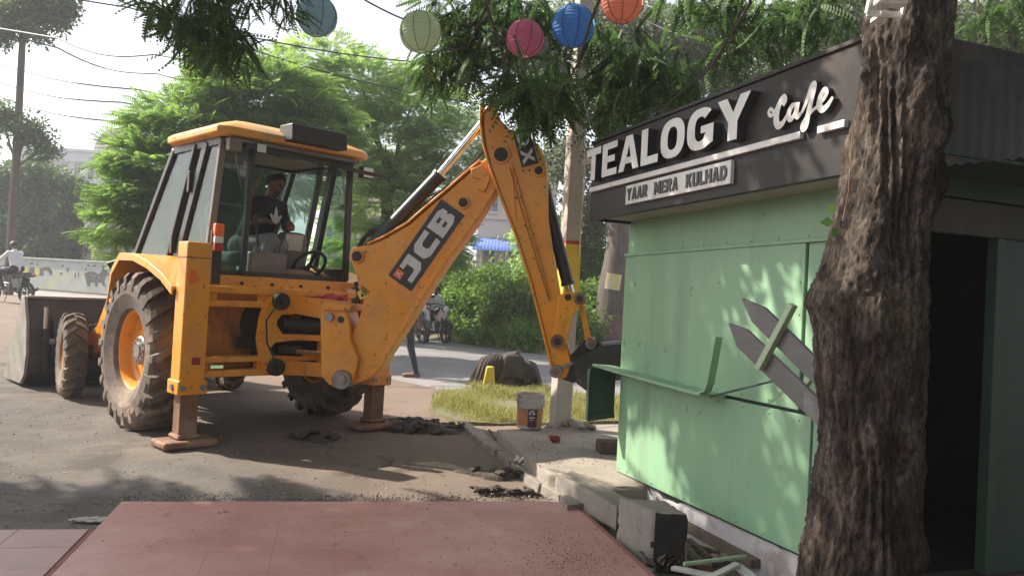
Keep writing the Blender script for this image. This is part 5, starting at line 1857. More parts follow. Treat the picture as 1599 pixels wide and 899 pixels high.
# ---- motorcycles (local: x forward, y left, origin on the ground at mid wheelbase)
TYR = pm("bike_tyre", (.035, .033, .031), (.055, .05, .046), 10, .9)
TANK = pm("bike_black", (.015, .015, .018), (.025, .022, .025), 6, .25, coat=.4)
def motorcycle(loc, yaw, label, tankmat, bag=False):
    e = empty("motorcycle", loc, yaw)
    for x in (.64, -.64):
        w = empty("wheel", (x, 0, .30), 0, e)
        MB().lathe([(.235, -.035), (.27, -.045), (.298, -.025), (.304, 0), (.298, .025), (.27, .045), (.235, .035)], axis='Y', n=32, closed=True).build("tyre", TYR, w, smooth=60)
        m = MB().lathe([(.235, -.03), (.215, -.02), (.215, .02), (.235, .03)], axis='Y', n=28)
        for k in range(5):
            a = k * 2 * math.pi / 5
            m.bar((0, 0, 0), (.22 * math.cos(a), 0, .22 * math.sin(a)), .028, .02, (0, 1, 0))
        m.cyl((0, -.06, 0), (0, .06, 0), .035)
        m.build("rim", BLK, w, smooth=40)
        MB().lathe([(.115, .045), (.115, .05), (.07, .05), (.07, .045)], axis='Y', n=24, closed=True).build("brake_disc", CHR, w)
    m = MB()
    for s in (-1, 1):
        m.tube([(.64, .075 * s, .30), (.50, .075 * s, .70), (.42, .075 * s, .92)], .022, 8)
        m.tube([(-.64, .09 * s, .30), (-.15, .09 * s, .34), (-.1, .08 * s, .45)], .02, 8)
        m.tube([(-.60, .11 * s, .36), (-.45, .11 * s, .68)], .028, 8)
    m.tube([(.42, 0, .88), (.25, 0, .70), (.1, 0, .38), (-.2, 0, .34), (-.25, 0, .62), (-.75, 0, .76)], .024, 8)
    m.build("frame", BLK, e)
    m = MB().box((.05, 0, .42), (.34, .24, .26)).cyl((.12, 0, .50), (.20, 0, .66), .085).cyl((.0, -.15, .38), (.0, .15, .38), .10)
    m.build("engine", STEEL, e, bevel=.02)
    m = MB().ell((.15, 0, .84), (.27, .135, .125), 20, 12)
    m.build("fuel_tank", tankmat, e)
    m = MB().hexa([(-.72, -.09, .80), (-.02, -.12, .76), (-.02, .12, .76), (-.72, .09, .80), (-.74, -.08, .86), (.0, -.10, .83), (.0, .10, .83), (-.74, .08, .86)])
    m.build("saddle", BLK, e, bevel=.03)
    m = MB().hexa([(-.86, -.06, .74), (-.25, -.10, .66), (-.25, .10, .66), (-.86, .06, .74), (-.90, -.06, .82), (-.25, -.11, .79), (-.25, .11, .79), (-.90, .06, .82)])
    m.build("tail_fairing", tankmat, e, bevel=.02)
    MB().box((-.90, 0, .79), (.04, .10, .05)).build("tail_lamp", REDL, e, bevel=.008)
    m = MB().tube([(.36, .36, 1.00), (.42, .20, 1.03), (.42, 0, .98), (.42, -.20, 1.03), (.36, -.36, 1.00)], .013, 8)
    m.build("handlebar", BLK, e)
    for s in (-1, 1):
        MB().tube([(.40, .24 * s, 1.02), (.40, .30 * s, 1.18)], .006, 6).ell((.40, .31 * s, 1.21), (.012, .06, .04)).build("mirror", BLK, e)
        MB().hexa([(-.30 - .28, .13 * s, .45), (-.3, .14 * s, .42), (-.3, .145 * s, .42), (-.58, .135 * s, .45), (-.6, .11 * s, .70), (-.2, .12 * s, .66), (-.2, .125 * s, .66), (-.6, .115 * s, .70)]).build("side_cover", tankmat, e)
    hl = MB().ell((.54, 0, .90), (.07, .10, .10), 16, 10).build("headlight", BLK, e)
    MB().lathe([(.085, .59), (.05, .612), (0, .618)], (0, 0, .90), axis='X', n=18).build("headlight_lens", LENS, hl)
    m = MB()
    for i in range(10):
        a = R(20 + 13 * i)
        m.v += [(.64 + .335 * math.cos(a), -.065, .30 + .335 * math.sin(a)), (.64 + .335 * math.cos(a), .065, .30 + .335 * math.sin(a))]
    for i in range(9):
        m.f.append((i * 2, i * 2 + 1, i * 2 + 3, i * 2 + 2))
    g_ = m.build("mudguard", tankmat, e)
    g_.modifiers.new("solid", 'SOLIDIFY').thickness = .006
    MB().tube([(.1, -.14, .34), (-.2, -.16, .24), (-.45, -.17, .28), (-.85, -.18, .42)], [.02, .025, .05, .045], 10).build("exhaust", STEEL, e)
    MB().tube([(-.05, .10, .25), (-.08, .20, .02)], .012, 6).build("side_stand", BLK, e)
    tag(e, label, "motorcycle")
    return e
def rider(loc, yaw, pose, label, mats, sleeve=1.0, face=(1, 0, -.05), scale=1.0):
    J = dict(head=(-.05, 0, 1.53), neck=(-.10, 0, 1.375), chest=(-.12, 0, 1.24), pelvis=(-.22, 0, .91), sL=(-.11, .185, 1.32), sR=(-.11, -.185, 1.32), hL=(-.22, .10, .91), hR=(-.22, -.10, .91),
             eL=(.10, .27, 1.11), eR=(.10, -.27, 1.11), wL=(.33, .30, 1.06), wR=(.33, -.30, 1.06), kL=(.17, .21, .80), kR=(.17, -.21, .80), aL=(.02, .19, .40), aR=(.02, -.19, .40), tL=(.20, .20, .34), tR=(.20, -.20, .34))
    J.update(pose)
    M = Matrix.Rotation(yaw, 4, 'Z') @ Matrix.Scale(scale, 4)
    J = trans(J, M)
    fd_ = M.to_3x3() @ Vector(face)
    o = figure("person", body_caps(J, fd_, sleeve), mats, loc, .012)
    head_extras(o, J, fd_)
    tag(o, label, "person")
    return o
# right group, by the far edge of the road
mb2 = G(678, 533)
yaw2 = math.atan2(-.85, .52)
mc = motorcycle(mb2, yaw2, "black motorcycle carrying a pale pink bag, under the man in white", TANK)
rider(mb2, yaw2, dict(aR=(.12, -.34, .09), tR=(.32, -.36, .045), kR=(.20, -.27, .55), aL=(.12, .34, .09), tL=(.32, .36, .045), kL=(.20, .27, .55), wR=(.08, -.22, .93), eR=(-.10, -.31, 1.05), wL=(.10, .20, .95), eL=(-.08, .30, 1.05), gR=(.5, .6, -.4), gL=(.5, -.6, -.4)),
      "bearded man in white half-sleeved shirt and black trousers astride a motorcycle", [SKIN, WSHIRT, DTROU, SHOE, HAIR], .25, (.75, -.65, -.05), .90)
BAGM = pm("pale_pink_bag", (.62, .47, .50), (.55, .42, .45), 8, .8)
bg_ = MB()
bc = D(691, 491, mb2.y - .45)
for i in range(6):
    for k in range(6):
        u, v = i / 5 - .5, k / 5 - .5
        bg_.v.append((u * .24 + .05 * v, .02 * math.sin(i * 2 + k) - .05 * (1 - 4 * u * u), v * .40))
for i in range(5):
    for k in range(5):
        bg_.f.append((i * 6 + k, (i + 1) * 6 + k, (i + 1) * 6 + k + 1, i * 6 + k + 1))
bo = bg_.build("shopping_bag", BAGM, smooth=60)
bo.modifiers.new("solid", 'SOLIDIFY').thickness = .07
bo.location = bc
bo.rotation_euler = (0, R(14), 0)
tag(bo, "pale pink bag hanging at the handlebar of the white-shirted man's motorcycle", "bag")
mb1 = G(640, 533)
motorcycle(mb1, yaw2 + .1, "motorcycle half hidden behind the boom, left of the man in white", pm("bike_grey", (.06, .065, .07), (.09, .09, .095), 6, .3))
CHK = pm("check_shirt", (.055, .085, .16), (.20, .22, .27), 55, .85)
rider(mb1 + Vector((0, .05, 0)), yaw2 + .1, {}, "rider in a pale checked top mostly hidden behind the boom", [SKIN, pm("pink_check", (.35, .22, .24), (.45, .42, .42), 50, .85), DTROU, SHOE, HAIR], 1.0, (.6, -.8, 0), .94)
# left rider
gl_ = D(14, 472, 22.3)
gl_.z = gh(gl_.x, gl_.y)
yl = math.atan2(.35, -.94)
motorcycle(gl_, yl, "dark motorcycle at the left edge, ridden away past the mural wall", TANK)
rider(gl_, yl, dict(neck=(-.10, 0, 1.40)), "man in white long-sleeved shirt riding at the left edge", [SKIN, WSHIRT, DTROU, SHOE, HAIR], 1.0, (.75, -.65, 0), 1.04)
# walker on the road edge, half hidden by the boom
wk = G(632, 588)
Jw = dict(head=(-.03, 0, 1.55), neck=(0, 0, 1.41), chest=(0, 0, 1.27), pelvis=(.02, 0, .93), sL=(0, -.18, 1.36), sR=(0, .18, 1.36), hL=(.02, -.095, .92), hR=(.02, .095, .92),
          eL=(.06, -.24, 1.10), wL=(-.10, -.26, .88), eR=(.10, .24, 1.10), wR=(.12, .25, .86), kL=(.10, -.10, .50), aL=(.22, -.10, .09), tL=(.03, -.11, .04), kR=(-.22, .10, .56), aR=(-.40, .10, .22), tR=(-.56, .10, .20))
Jw = trans(Jw, Matrix.Rotation(R(-12), 4, 'Z'))
ow = figure("person", body_caps(Jw, (-1, -.1, 0), 0.4), [SKIN, CHK, JEANS, pm("brown_shoe", (.20, .10, .06), (.15, .08, .05)), HAIR], wk, .011)
head_extras(ow, Jw, (-1, -.1, 0))
tag(ow, "person in blue checked shirt and jeans walking left behind the boom", "person")

# ================================================================== BACKGROUND: walls, buildings, trees, cables
WALLM = pm("boundary_plaster", (.40, .41, .385), (.32, .33, .31), 2, .9, c3=(.40, .42, .26), s3=.8, t3=.55, bump=.2)
zb = gh(-18, 32)
wa, wb_ = G(28, 451, zb), G(182, 463, zb)
wd_ = (wb_ - wa).normalized()
bw = empty("boundary_wall", wa, math.atan2(wd_.y, wd_.x))
Lw = 26.0
Hw = 1.28
MB().box((Lw / 2 - 9, .12, Hw / 2 - .15), (Lw, .20, Hw + .3)).build("wall_body", WALLM, bw)
MB().box((Lw / 2 - 9, .12, Hw + .03), (Lw, .30, .07)).build("coping", pm("coping_grey", (.33, .34, .31), (.27, .28, .25)), bw, bevel=.01)
MB().box((Lw / 2 - 9, .09, .02), (Lw, .20, .12)).build("plinth_band", pm("wall_foot", (.16, .13, .10), (.22, .19, .15), 3, .95), bw)
INK = pm("mural_ink", (.07, .07, .065), (.12, .12, .11), 10, .9)
MYEL = pm("mural_yellow", (.50, .47, .12), (.42, .40, .12), 6, .9)
def mural(P, mat, name):
    """flat painted figure on the wall, in wall metres"""
    me = outline_mesh(name, P, .006)
    me.transform(Matrix.Translation((0, .019, 0)) @ Matrix.Rotation(math.pi / 2, 4, 'X'))
    return obj(name, me, mat, bw, smooth=0)
def wpx(px, py):
    w = PL(px, py, wa, Vector((wd_.y, -wd_.x, 0)))
    return ((w - wa).dot(wd_), w.z - wa.z)
deer = [(131, 427), (137, 424), (146, 424), (153, 428), (158, 424), (160, 418), (165, 421), (170, 428), (164, 431), (162, 440), (164, 447), (161, 447), (158, 441), (152, 441), (151, 447), (148, 447), (147, 441), (141, 440), (139, 447), (136, 447), (134, 438)]
hole = [[(140, 429), (143, 429), (142, 432)], [(146, 430), (149, 430), (148, 433)], [(142, 435), (146, 434), (145, 437)], [(152, 433), (155, 433), (154, 436)]]
mural([[wpx(*q) for q in deer]] + [[wpx(*q) for q in h_] for h_ in hole], INK, "mural_deer")
for P in ([(134, 415), (139, 412), (138, 416)], [(142, 417), (147, 413), (151, 416), (146, 416)], [(156, 416), (163, 414), (168, 419), (161, 418)], [(132, 417), (135, 421), (133, 423)],
          [(65, 418), (77, 417), (81, 424), (78, 430), (74, 423), (66, 421)], [(45, 412), (50, 409), (51, 413)], [(56, 411), (60, 413), (58, 415)], [(95, 415), (99, 413), (97, 418)], [(103, 418), (107, 420), (104, 425)], [(92, 427), (97, 425), (95, 429)], [(116, 425), (117, 425), (117, 434), (116, 434)], [(121, 424), (122, 424), (122, 432), (121, 432)]):
    mural([[wpx(*q) for q in P]], INK, "mural_stroke")
for P in ([(45, 418), (53, 417), (53, 429), (45, 429)], [(62, 418), (67, 419), (67, 430), (61, 430)]):
    mural([[wpx(*q) for q in P]], INK, "mural_block")
mural([[wpx(*q) for q in [(54, 418), (61, 418), (61, 430), (54, 430)]]], MYEL, "mural_patch")
mural([[wpx(*q) for q in [(34, 418), (43, 417), (43, 430), (36, 431)]]], MYEL, "mural_patch")
tag(bw, "white boundary wall painted with black folk-art animals", "wall")
# gate block above the wall
BEI = pm("beige_render", (.42, .36, .30), (.37, .32, .27), 1.5, .9)
gq = D(165, 404, 36)
o = MB().box((0, 0, 1.4), (1.5, 1.2, 5.6)).box((0, -.02, 4.25), (1.62, 1.3, .14)).build("gate_block", BEI, bevel=.02)
o.location = (gq.x, gq.y, gh(gq.x, gq.y) - .4)
tag(o, "plain beige block standing behind the mural wall", "building")
# left far building: long white block with parapet and barrel roof
def building(name, label, px0, px1, py_top, d, depth, mat, floors, nwin, h_floor, yaw=0.0, z0=0.0, winmat=None):
    a, c = D(px0, py_top, d), D(px1, py_top, d)
    W_ = (c - a).length
    Ht = min(a.z, c.z)
    e = empty(name, ((a.x + c.x) / 2, d, z0), yaw)
    MB().box((0, depth / 2, Ht / 2), (W_, depth, Ht)).build("wall", mat, e)
    MB().box((0, depth / 2, Ht + .12), (W_ + .3, depth + .3, .24)).build("parapet", mat, e, bevel=.03)
    wm = winmat or pm("far_window", (.10, .11, .12), (.16, .17, .18), 3, .2)
    for f_ in range(floors):
        zc = Ht - .9 - f_ * h_floor - .6
        if zc < .8:
            continue
        for k in range(nwin):
            x = -W_ / 2 + W_ * (k + .5) / nwin
            ww = W_ / nwin * .52
            w = MB().box((x, -.03, zc), (ww, .10, 1.25)).build("window", WHT, e, bevel=.01)
            MB().box((x - ww * .23, -.085, zc), (ww * .40, .03, 1.08)).build("window_pane", wm, w)
            MB().box((x + ww * .23, -.085, zc), (ww * .40, .03, 1.08)).build("window_pane", wm, w)
            MB().box((x, -.16, zc + .72), (ww + .25, .36, .07)).build("sunshade", mat, w)
        MB().box((0, -.06, zc - .85), (W_, .12, .12)).build("floor_band", mat, e)
    tag(e, label, "building")
    return e, W_, Ht
OFFW = pm("office_white", (.56, .57, .60), (.50, .51, .54), .7, .8)
e, W_, Ht = building("office_building", "long whitish building far left beyond the trees", 30, 176, 232, 62, 10, OFFW, 2, 7, 3.1)
m = MB()
for i in range(13):
    a = math.pi * i / 12
    m.v += [(3.3 + 1.7 * math.cos(a), 1.0, Ht + .2 + 2.0 * math.sin(a)), (3.3 + 1.7 * math.cos(a), 9, Ht + .2 + 2.0 * math.sin(a))]
for i in range(12):
    m.f.append((i * 2, i * 2 + 1, i * 2 + 3, i * 2 + 2))
m.f.append(tuple(i * 2 for i in range(13)))
m.build("barrel_roof", pm("barrel_cream", (.55, .50, .42), (.50, .45, .38)), e)
CREAM = pm("cream_render", (.56, .48, .40), (.50, .43, .36), .8, .85)
building("flat_block", "cream apartment block glimpsed between cab and boom", 510, 640, 238, 46, 9, CREAM, 3, 4, 3.0)
e, W_, Ht = building("cream_house", "cream house with blue awning behind the shrubs", 752, 872, 262, 38, 8, CREAM, 2, 3, 2.7)
BLU = pm("blue_sheet", (.10, .17, .46), (.13, .20, .50), 3, .5)
a0, a1 = D(738, 378, 36.2), D(846, 382, 36.2)
m = MB()
n_ = 60
for i in range(n_ + 1):
    p = a0.lerp(a1, i / n_)
    wv = .03 * math.sin(i * 2.1)
    m.v += [(p.x - e.location.x, -.02, 3.95 + wv * .6), (p.x - e.location.x, -2.2, 3.25 + wv * .6)]
for i in range(n_):
    m.f.append((i * 2, i * 2 + 2, i * 2 + 3, i * 2 + 1))
o = m.build("awning", BLU, e)
o.modifiers.new("solid", 'SOLIDIFY').thickness = .02
for q in (.15, .5, .85):
    p = a0.lerp(a1, q)
    MB().cyl((p.x - e.location.x, -2.1, -.2), (p.x - e.location.x, -2.1, 3.28), .05).build("awning_post", STEEL, e)
# ---------------------------------------------------------------- trees
BARK = pm("bark_brown", (.105, .080, .060), (.065, .050, .040), 7, .95, bump=.8, bscale=20, stretch=(1, 1, .3))
GUL = leafmat("feather_leaf", (.088, .160, .045), (.19, .285, .080), .52)
GULD = leafmat("feather_leaf_dark", (.13, .22, .070), (.28, .38, .125), .58)
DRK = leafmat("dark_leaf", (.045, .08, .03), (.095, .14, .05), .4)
GRY = leafmat("grey_leaf", (.085, .11, .06), (.15, .18, .10), .45)
SHR = leafmat("shrub_leaf", (.07, .13, .03), (.17, .25, .06), .42)
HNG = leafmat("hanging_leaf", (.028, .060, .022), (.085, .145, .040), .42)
FT = [frond(10, .70, .24, .058, dr, .5, sg) for dr, sg in ((.12, .05), (.22, .12), (.05, .02))]
CL = [cluster(14, .26, .15, .075, k) for k in range(4)]
def crown(name, lobes, n, temps, s0, s1, shell=.45, layers=0.0, flat=.5, droop=.15):
    L = []
    for (px, py, d, rx, ry, rz) in lobes:
        c = D(px, py, d)
        L.append((c.x, c.y, c.z, rx, ry, rz))
    p, dr = lobes_points(L, n, shell, layers)
    dr = dr + rng.normal(size=dr.shape) * .35
    dr[:, 2] = dr[:, 2] * flat - droop
    return scatter_mesh(name, temps, p, dr, rng.uniform(s0, s1, n), .55)
def limb(a, c, r0, r1, sag=.25, n=5):
    a, c = Vector(a), Vector(c)
    return [(tuple(a.lerp(c, i / n) + Vector((math.sin(i * 1.7) * .05, math.cos(i * 2.3) * .05, sag * math.sin(math.pi * i / n)))), r0 + (r1 - r0) * i / n) for i in range(n + 1)]
def bg_tree(name, label, base, top, r0, lobes, n, temps, s0, s1, leaf, group, **kw):
    b_, t_ = Vector(base), Vector(top)
    trunk = [(tuple(b_.lerp(t_, f_) + Vector((.12 * math.sin(f_ * 5), .1 * math.sin(f_ * 4), 0)) * f_), r0 * (1.25 - .7 * f_) if f_ > 0 else r0 * 1.45) for f_ in (0, .08, .25, .45, .7, 1)]
    limbs = [limb(b_.lerp(t_, .45 + .5 * random.random()), D(px, py, d), r0 * .42, r0 * .08) for (px, py, d, rx, ry, rz) in lobes]
    return tree(name, label, trunk, limbs, crown("crown", lobes, n, temps, s0, s1, **kw), BARK, leaf, group)
g0 = D(345, 470, 16.5)
bg_tree("feathery_tree", "bright green feathery tree rising behind the cab roof", (g0.x, g0.y, 0), D(370, 210, 16.3), .17,
        [(300, 205, 15.5, 1.15, 1.1, .55), (405, 150, 16, 1.35, 1.2, .62), (250, 262, 15, .95, .9, .50), (350, 255, 15.8, 1.2, 1.0, .6), (215, 312, 14.6, .62, .6, .38), (280, 320, 15, .9, .8, .5), (190, 355, 14.4, .42, .45, .30), (480, 205, 16.5, 1.0, 1.0, .6), (430, 275, 16.6, 1.1, .9, .6), (340, 345, 15.6, 1.0, .8, .5), (245, 395, 15, .7, .6, .35), (360, 110, 16.2, .7, .6, .35)],
        11000, FT, .32, .66, GUL, "trees beyond the yard", layers=.45, flat=.35, droop=.05)
g0 = D(600, 490, 21)
bg_tree("feathery_tree", "dark green feathery tree between cab and raised boom", (g0.x, g0.y, 0), D(610, 240, 20.5), .20,
        [(560, 130, 19.5, 1.5, 1.2, .65), (640, 165, 20, 1.5, 1.2, .7), (500, 95, 19.5, 1.1, 1.0, .55), (705, 225, 20, 1.05, 1.0, .65), (600, 225, 20.5, 1.6, 1.2, .8), (680, 300, 20.5, 1.2, 1.0, .8), (600, 320, 20.5, 1.4, 1.0, .8), (545, 265, 20, 1.0, .9, .7), (640, 395, 20.8, 1.2, .8, .7), (690, 370, 20.8, .7, .8, .8), (560, 390, 20.5, 1.0, .8, .7)],
        6300, FT, .38, .72, GULD, "trees beyond the yard", layers=.45, flat=.4, droop=.05)
# big-trunked tree beside the pole with a peeling notice and a red-washed foot
tb = D(946, 548, 21.5)
tb.z = .1
BK2 = pm("pale_bark", (.15, .12, .10), (.08, .066, .056), 6, .95, bump=.9, bscale=14, stretch=(1, 1, .3))
tr_pts = [(tb, .50), (D(948, 520, 21.5), .40), (D(955, 450, 21.5), .36), (D(968, 380, 21.5), .34), (D(962, 300, 21.5), .32), (D(955, 200, 21.5), .28), (D(950, 60, 21.5), .2)]
lobesR = [(1000, 60, 20.5, 1.5, 1.3, 1.0), (1070, 110, 21, 1.5, 1.2, 1.0), (930, 30, 21, 1.3, 1.2, .9), (1050, 190, 21.5, 1.3, 1.1, .9), (960, 140, 22, 1.3, 1.1, .9), (870, 120, 22, 1.2, 1.1, 1.0), (880, 250, 22.5, 1.1, 1.0, .9), (1110, 40, 21, 1.3, 1.2, .9), (820, 60, 22, 1.3, 1.1, 1.0), (990, 250, 22.5, 1.2, 1.0, .8), (1150, 120, 21, 1.2, 1.2, .8), (925, 330, 22.8, 1.0, .9, .8), (1240, 60, 19, 1.5, 1.2, .9), (1310, 20, 17, 1.3, 1.1, .8), (1530, 50, 12, 1.2, 1, .5), (1590, 30, 12, 1.2, 1, .6)]
t_ = tree("roadside_tree", "thick-trunked grey tree with a notice and red-washed foot beside the pole", [(tuple(p), r_) for p, r_ in tr_pts],
          [limb(D(958, 250, 21.5), D(px, py, d), .14, .03) for (px, py, d, *_) in lobesR[:12]], crown("crown", lobesR, 4300, CL, .7, 1.1, shell=.1), BK2, GRY, "trees beyond the yard", 14)
nt_ = MB()
for i in range(8):
    a = R(-90 - 32 + 64 * i / 7)
    for z in (0, 1):
        nt_.v.append((.385 * math.cos(a), .385 * math.sin(a), z * .42))
for i in range(7):
    nt_.f.append((i * 2, i * 2 + 2, i * 2 + 3, i * 2 + 1))
c_ = D(953, 452, 21.5) - tb
o = nt_.build("paper_notice", pm("old_notice", (.60, .56, .45), (.58, .45, .12), 4, .9), t_, smooth=60)
o.location = (c_.x, c_.y, c_.z)
o.rotation_euler = (0, R(6), 0)
MB().tube([D(947, 532, 21.5) - tb, D(951, 490, 21.5) - tb], [.425, .392], 14, cap=False).build("red_wash", pm("red_wash", (.15, .115, .095), (.10, .08, .068), 8, .95, c3=(.28, .11, .095), s3=5, t3=.47, w3=.1, bump=.9, bscale=14), t_)
# tall slender tree and shrubs at far left
tl_ = D(14, 440, 27)
tl_.z = gh(tl_.x, tl_.y)
trk = [(tuple(tl_), .16), (tuple(D(20, 330, 27)), .13), (tuple(D(28, 200, 27)), .12), (tuple(D(34, 85, 27)), .11), (tuple(D(38, 10, 27)), .08), (tuple(D(40, -60, 27)), .05)]
lobesL = [(40, 25, 27, 1.35, 1.0, .85), (95, 15, 27, .75, .7, .55), (-20, 40, 27, 1.1, .9, .8), (60, -20, 27, 1.4, 1.0, .6), (45, 205, 27, .85, .6, .5), (5, 180, 27, .6, .6, .4), (70, 235, 27, .45, .5, .3)]
tree("slender_tree", "tall thin-stemmed tree at the top left corner", trk, [limb(D(36, 40, 27) if py < 100 else D(24, 260, 27), D(px, py, d), .05, .015, 0.0) for (px, py, d, *_) in lobesL], crown("crown", lobesL, 1300, CL, .7, 1.2, shell=.1), BARK, DRK, "trees beyond the yard")
def shrub(label, lobes, n, temps, s0, s1, leaf, gz=0.0, cat="shrub", name="shrub", grp="shrubs along the far road edge"):
    L = []
    for (px, py, d, rx, ry, rz) in lobes:
        c = D(px, py, d)
        L.append((c.x, c.y, c.z, rx, ry, rz))
    b_ = Vector((L[0][0], L[0][1], gz))
    n = int(n * .8)
    p, dr = lobes_points(L, n, .3)
    p = p + rng.normal(size=p.shape) * np.array([.16, .16, .14]) + .22 * np.sin(p[:, [1, 2, 0]] * 3.1 + 1)
    dr = dr + rng.normal(size=dr.shape) * .4
    dr[:, 2] += .2
    p[:, 2] = np.maximum(p[:, 2], gz + .05)
    e = empty(name, b_)
    me = scatter_mesh("foliage", temps, p - np.array(b_), dr, rng.uniform(s0, s1, n), .5)
    obj("foliage", me, leaf, e, smooth=0)
    for k, l_ in enumerate(L):
        MB().tube([(.06 * k - .1, .03, -.05), tuple((Vector(l_[:3]) - b_) * .5 + Vector((.05, 0, 0))), tuple(Vector(l_[:3]) - b_)], [.04, .028, .012], 6).build("stem", BARK, e)
    tag(e, label, cat, grp)
zL = gh(-18, 34)
shrub("dark leafy tree mass above the mural wall, left part", [(45, 345, 36, 1.2, .8, .9), (0, 320, 36, 1.1, .8, .9), (62, 285, 37, .9, .8, .7), (20, 375, 35.5, 1.1, .8, .7), (20, 275, 36.5, .9, .8, .7), (75, 325, 36.2, .8, .7, .7), (50, 385, 35, 1.0, .6, .5), (-30, 360, 36, 1.2, .8, 1.1)], 2300, CL, 1.0, 1.8, DRK, zL, "tree", "leafy_tree", "trees beyond the yard")
shrub("dark leafy tree behind the mural wall, next to the beige block", [(110, 345, 36.5, 1.3, 1.1, 1.3), (95, 300, 37, 1.0, 1.0, .9), (120, 385, 36, 1.2, 1, .8), (80, 385, 36, 1.2, 1, .7)], 2000, CL, 1.0, 1.7, DRK, zL, "tree", "leafy_tree", "trees beyond the yard")
CS = [cluster(16, .20, .12, .05, 20 + k) for k in range(4)]
shrub("green shrub right behind the parked motorcycles", [(640, 470, 24.5, 1.0, .8, .9), (680, 445, 25, .9, .8, .9), (660, 410, 25, 1.0, .8, .8)], 2600, CS, .9, 1.5, SHR)
shrub("bright rounded shrub below the blue awning", [(760, 455, 23.5, .75, .7, .75), (740, 490, 23, .8, .7, .55), (790, 480, 22.6, .7, .6, .6)], 2600, CS, .8, 1.4, leafmat("bright_shrub_leaf", (.07, .14, .025), (.17, .26, .06), .4))
shrub("leafy shrub left of the dipper's lower end", [(815, 490, 21.5, .7, .6, .65), (785, 515, 21.6, .7, .6, .4), (835, 465, 22.5, .6, .6, .6)], 2200, CS, .8, 1.4, SHR)
shrub("weedy growth along the road edge right of the motorcycles", [(735, 517, 22.2, .6, .5, .35), (765, 525, 21, .55, .5, .3), (715, 500, 23, .5, .5, .4), (800, 533, 20.3, .5, .4, .25), (835, 540, 19.8, .45, .4, .25)], 2200, CS, .6, 1.1, SHR)
shrub("tall green shrub between the pole and the thick trunk", [(905, 430, 23.5, .9, .8, 1.0), (915, 490, 22.5, .8, .7, .8), (890, 380, 24, .9, .8, .8), (900, 520, 21, .5, .5, .5)], 3000, CS, .8, 1.4, SHR)
shrub("green shrub between the thick trunk and the kiosk", [(1000, 430, 23.5, 1.0, .8, 1.1), (990, 500, 22.5, .8, .7, .7), (1020, 370, 24, 1.0, .8, .9)], 2800, CS, .8, 1.4, SHR)
shrub("dark shrub behind the dipper, under the cream house", [(700, 520, 24, 1.0, .5, .4), (860, 450, 25, 1.0, .8, 1.2), (850, 390, 26, .9, .8, .8)], 2200, CS, .9, 1.4, GULD)
# ---------------------------------------------------------------- tree beside the kiosk: gnarled trunk, boughs over the scene
DT = 2.85
path = [(1322, 1120, .235), (1326, 1000, .215), (1332, 899, .192), (1352, 800, .186), (1362, 720, .182), (1362, 650, .180), (1358, 560, .192), (1352, 480, .205), (1368, 420, .188), (1383, 340, .178), (1396, 250, .172), (1404, 180, .170), (1414, 100, .166), (1421, 20, .164), (1430, -120, .165), (1436, -260, .16)]
CP = [(D(px - 3, py, DT), r_ * .875) for px, py, r_ in path]
P_, R_ = [], []
for i in range(len(CP) - 1):
    for k in range(15):
        f_ = k / 15
        P_.append(CP[i][0].lerp(CP[i + 1][0], f_))
        R_.append(CP[i][1] + (CP[i + 1][1] - CP[i][1]) * f_)
P_.append(CP[-1][0]); R_.append(CP[-1][1])
Bt = Vector((CP[0][0].x, CP[0][0].y, 0))
kt = empty("kiosk_tree", Bt)
NS = 150
m = MB()
AA, HH = np.meshgrid(np.arange(NS) / NS * 2 * math.pi * .19, np.array([p.z for p in P_]))
wob_ = .03 * vnoise(AA * 4, HH * 4, .35, 61)
RDG = .007 * (.5 - 2.2 * np.abs(vnoise(AA + wob_, HH * .30, .030, 62))) + .005 * (.5 - 2.2 * np.abs(vnoise(AA + wob_, HH * .55, .017, 63))) + .018 * vnoise(AA, HH, .09, 64)
seam_ = np.minimum(np.arange(NS), NS - np.arange(NS))[None, :] / 6.0
RDG *= np.clip(seam_, 0, 1)
for i, p in enumerate(P_):
    for k in range(NS):
        a = 2 * math.pi * k / NS
        h = p.z
        r_ = R_[i] * (1 + .07 * math.sin(2 * a + h * 2.2) + .05 * math.sin(3 * a - h * 4.1 + 1) + .045 * math.sin(5 * a + h * 7) + .02 * math.sin(9 * a + h * 3 + math.sin(h * 9)))
        r_ += .012 * math.sin(17 * a + 5 * math.sin(h * 6 + a * 3)) * (.5 + .5 * math.sin(h * 11 + 4 * a)) + random.uniform(-.004, .004)
        for (ka, kh, amp, wa_, wh_) in ((-1.9, 1.02, .05, .35, .10), (-1.2, .95, -.055, .22, .06), (-1.55, 1.78, -.06, .4, .14), (-2.3, 1.68, .05, .4, .10), (-.55, .62, .045, .3, .1), (-2.6, 1.32, .035, .3, .15), (-.4, 1.9, .04, .25, .12), (-1.0, 2.1, .03, .3, .08)):
            da = (a + math.pi - ka) % (2 * math.pi) - math.pi
            r_ += amp * math.exp(-(da / wa_) ** 2 - ((h - kh) / wh_) ** 2)
        r_ += RDG[i, k]
        m.v.append((p.x - Bt.x + r_ * math.cos(a), p.y - Bt.y + r_ * math.sin(a), p.z))
for i in range(len(P_) - 1):
    for k in range(NS):
        k2 = (k + 1) % NS
        m.f.append((i * NS + k, i * NS + k2, (i + 1) * NS + k2, (i + 1) * NS + k))
KBARK = bpy.data.materials.new("gnarled_bark")
KBARK.use_nodes = True
t = KBARK.node_tree
b = t.nodes["Principled BSDF"]
b.inputs["Roughness"].default_value = .95
b.inputs["Specular IOR Level"].default_value = .2
tc = t.nodes.new("ShaderNodeTexCoord")
mpn = t.nodes.new("ShaderNodeMapping")
mpn.inputs["Scale"].default_value = (1, 1, .33)
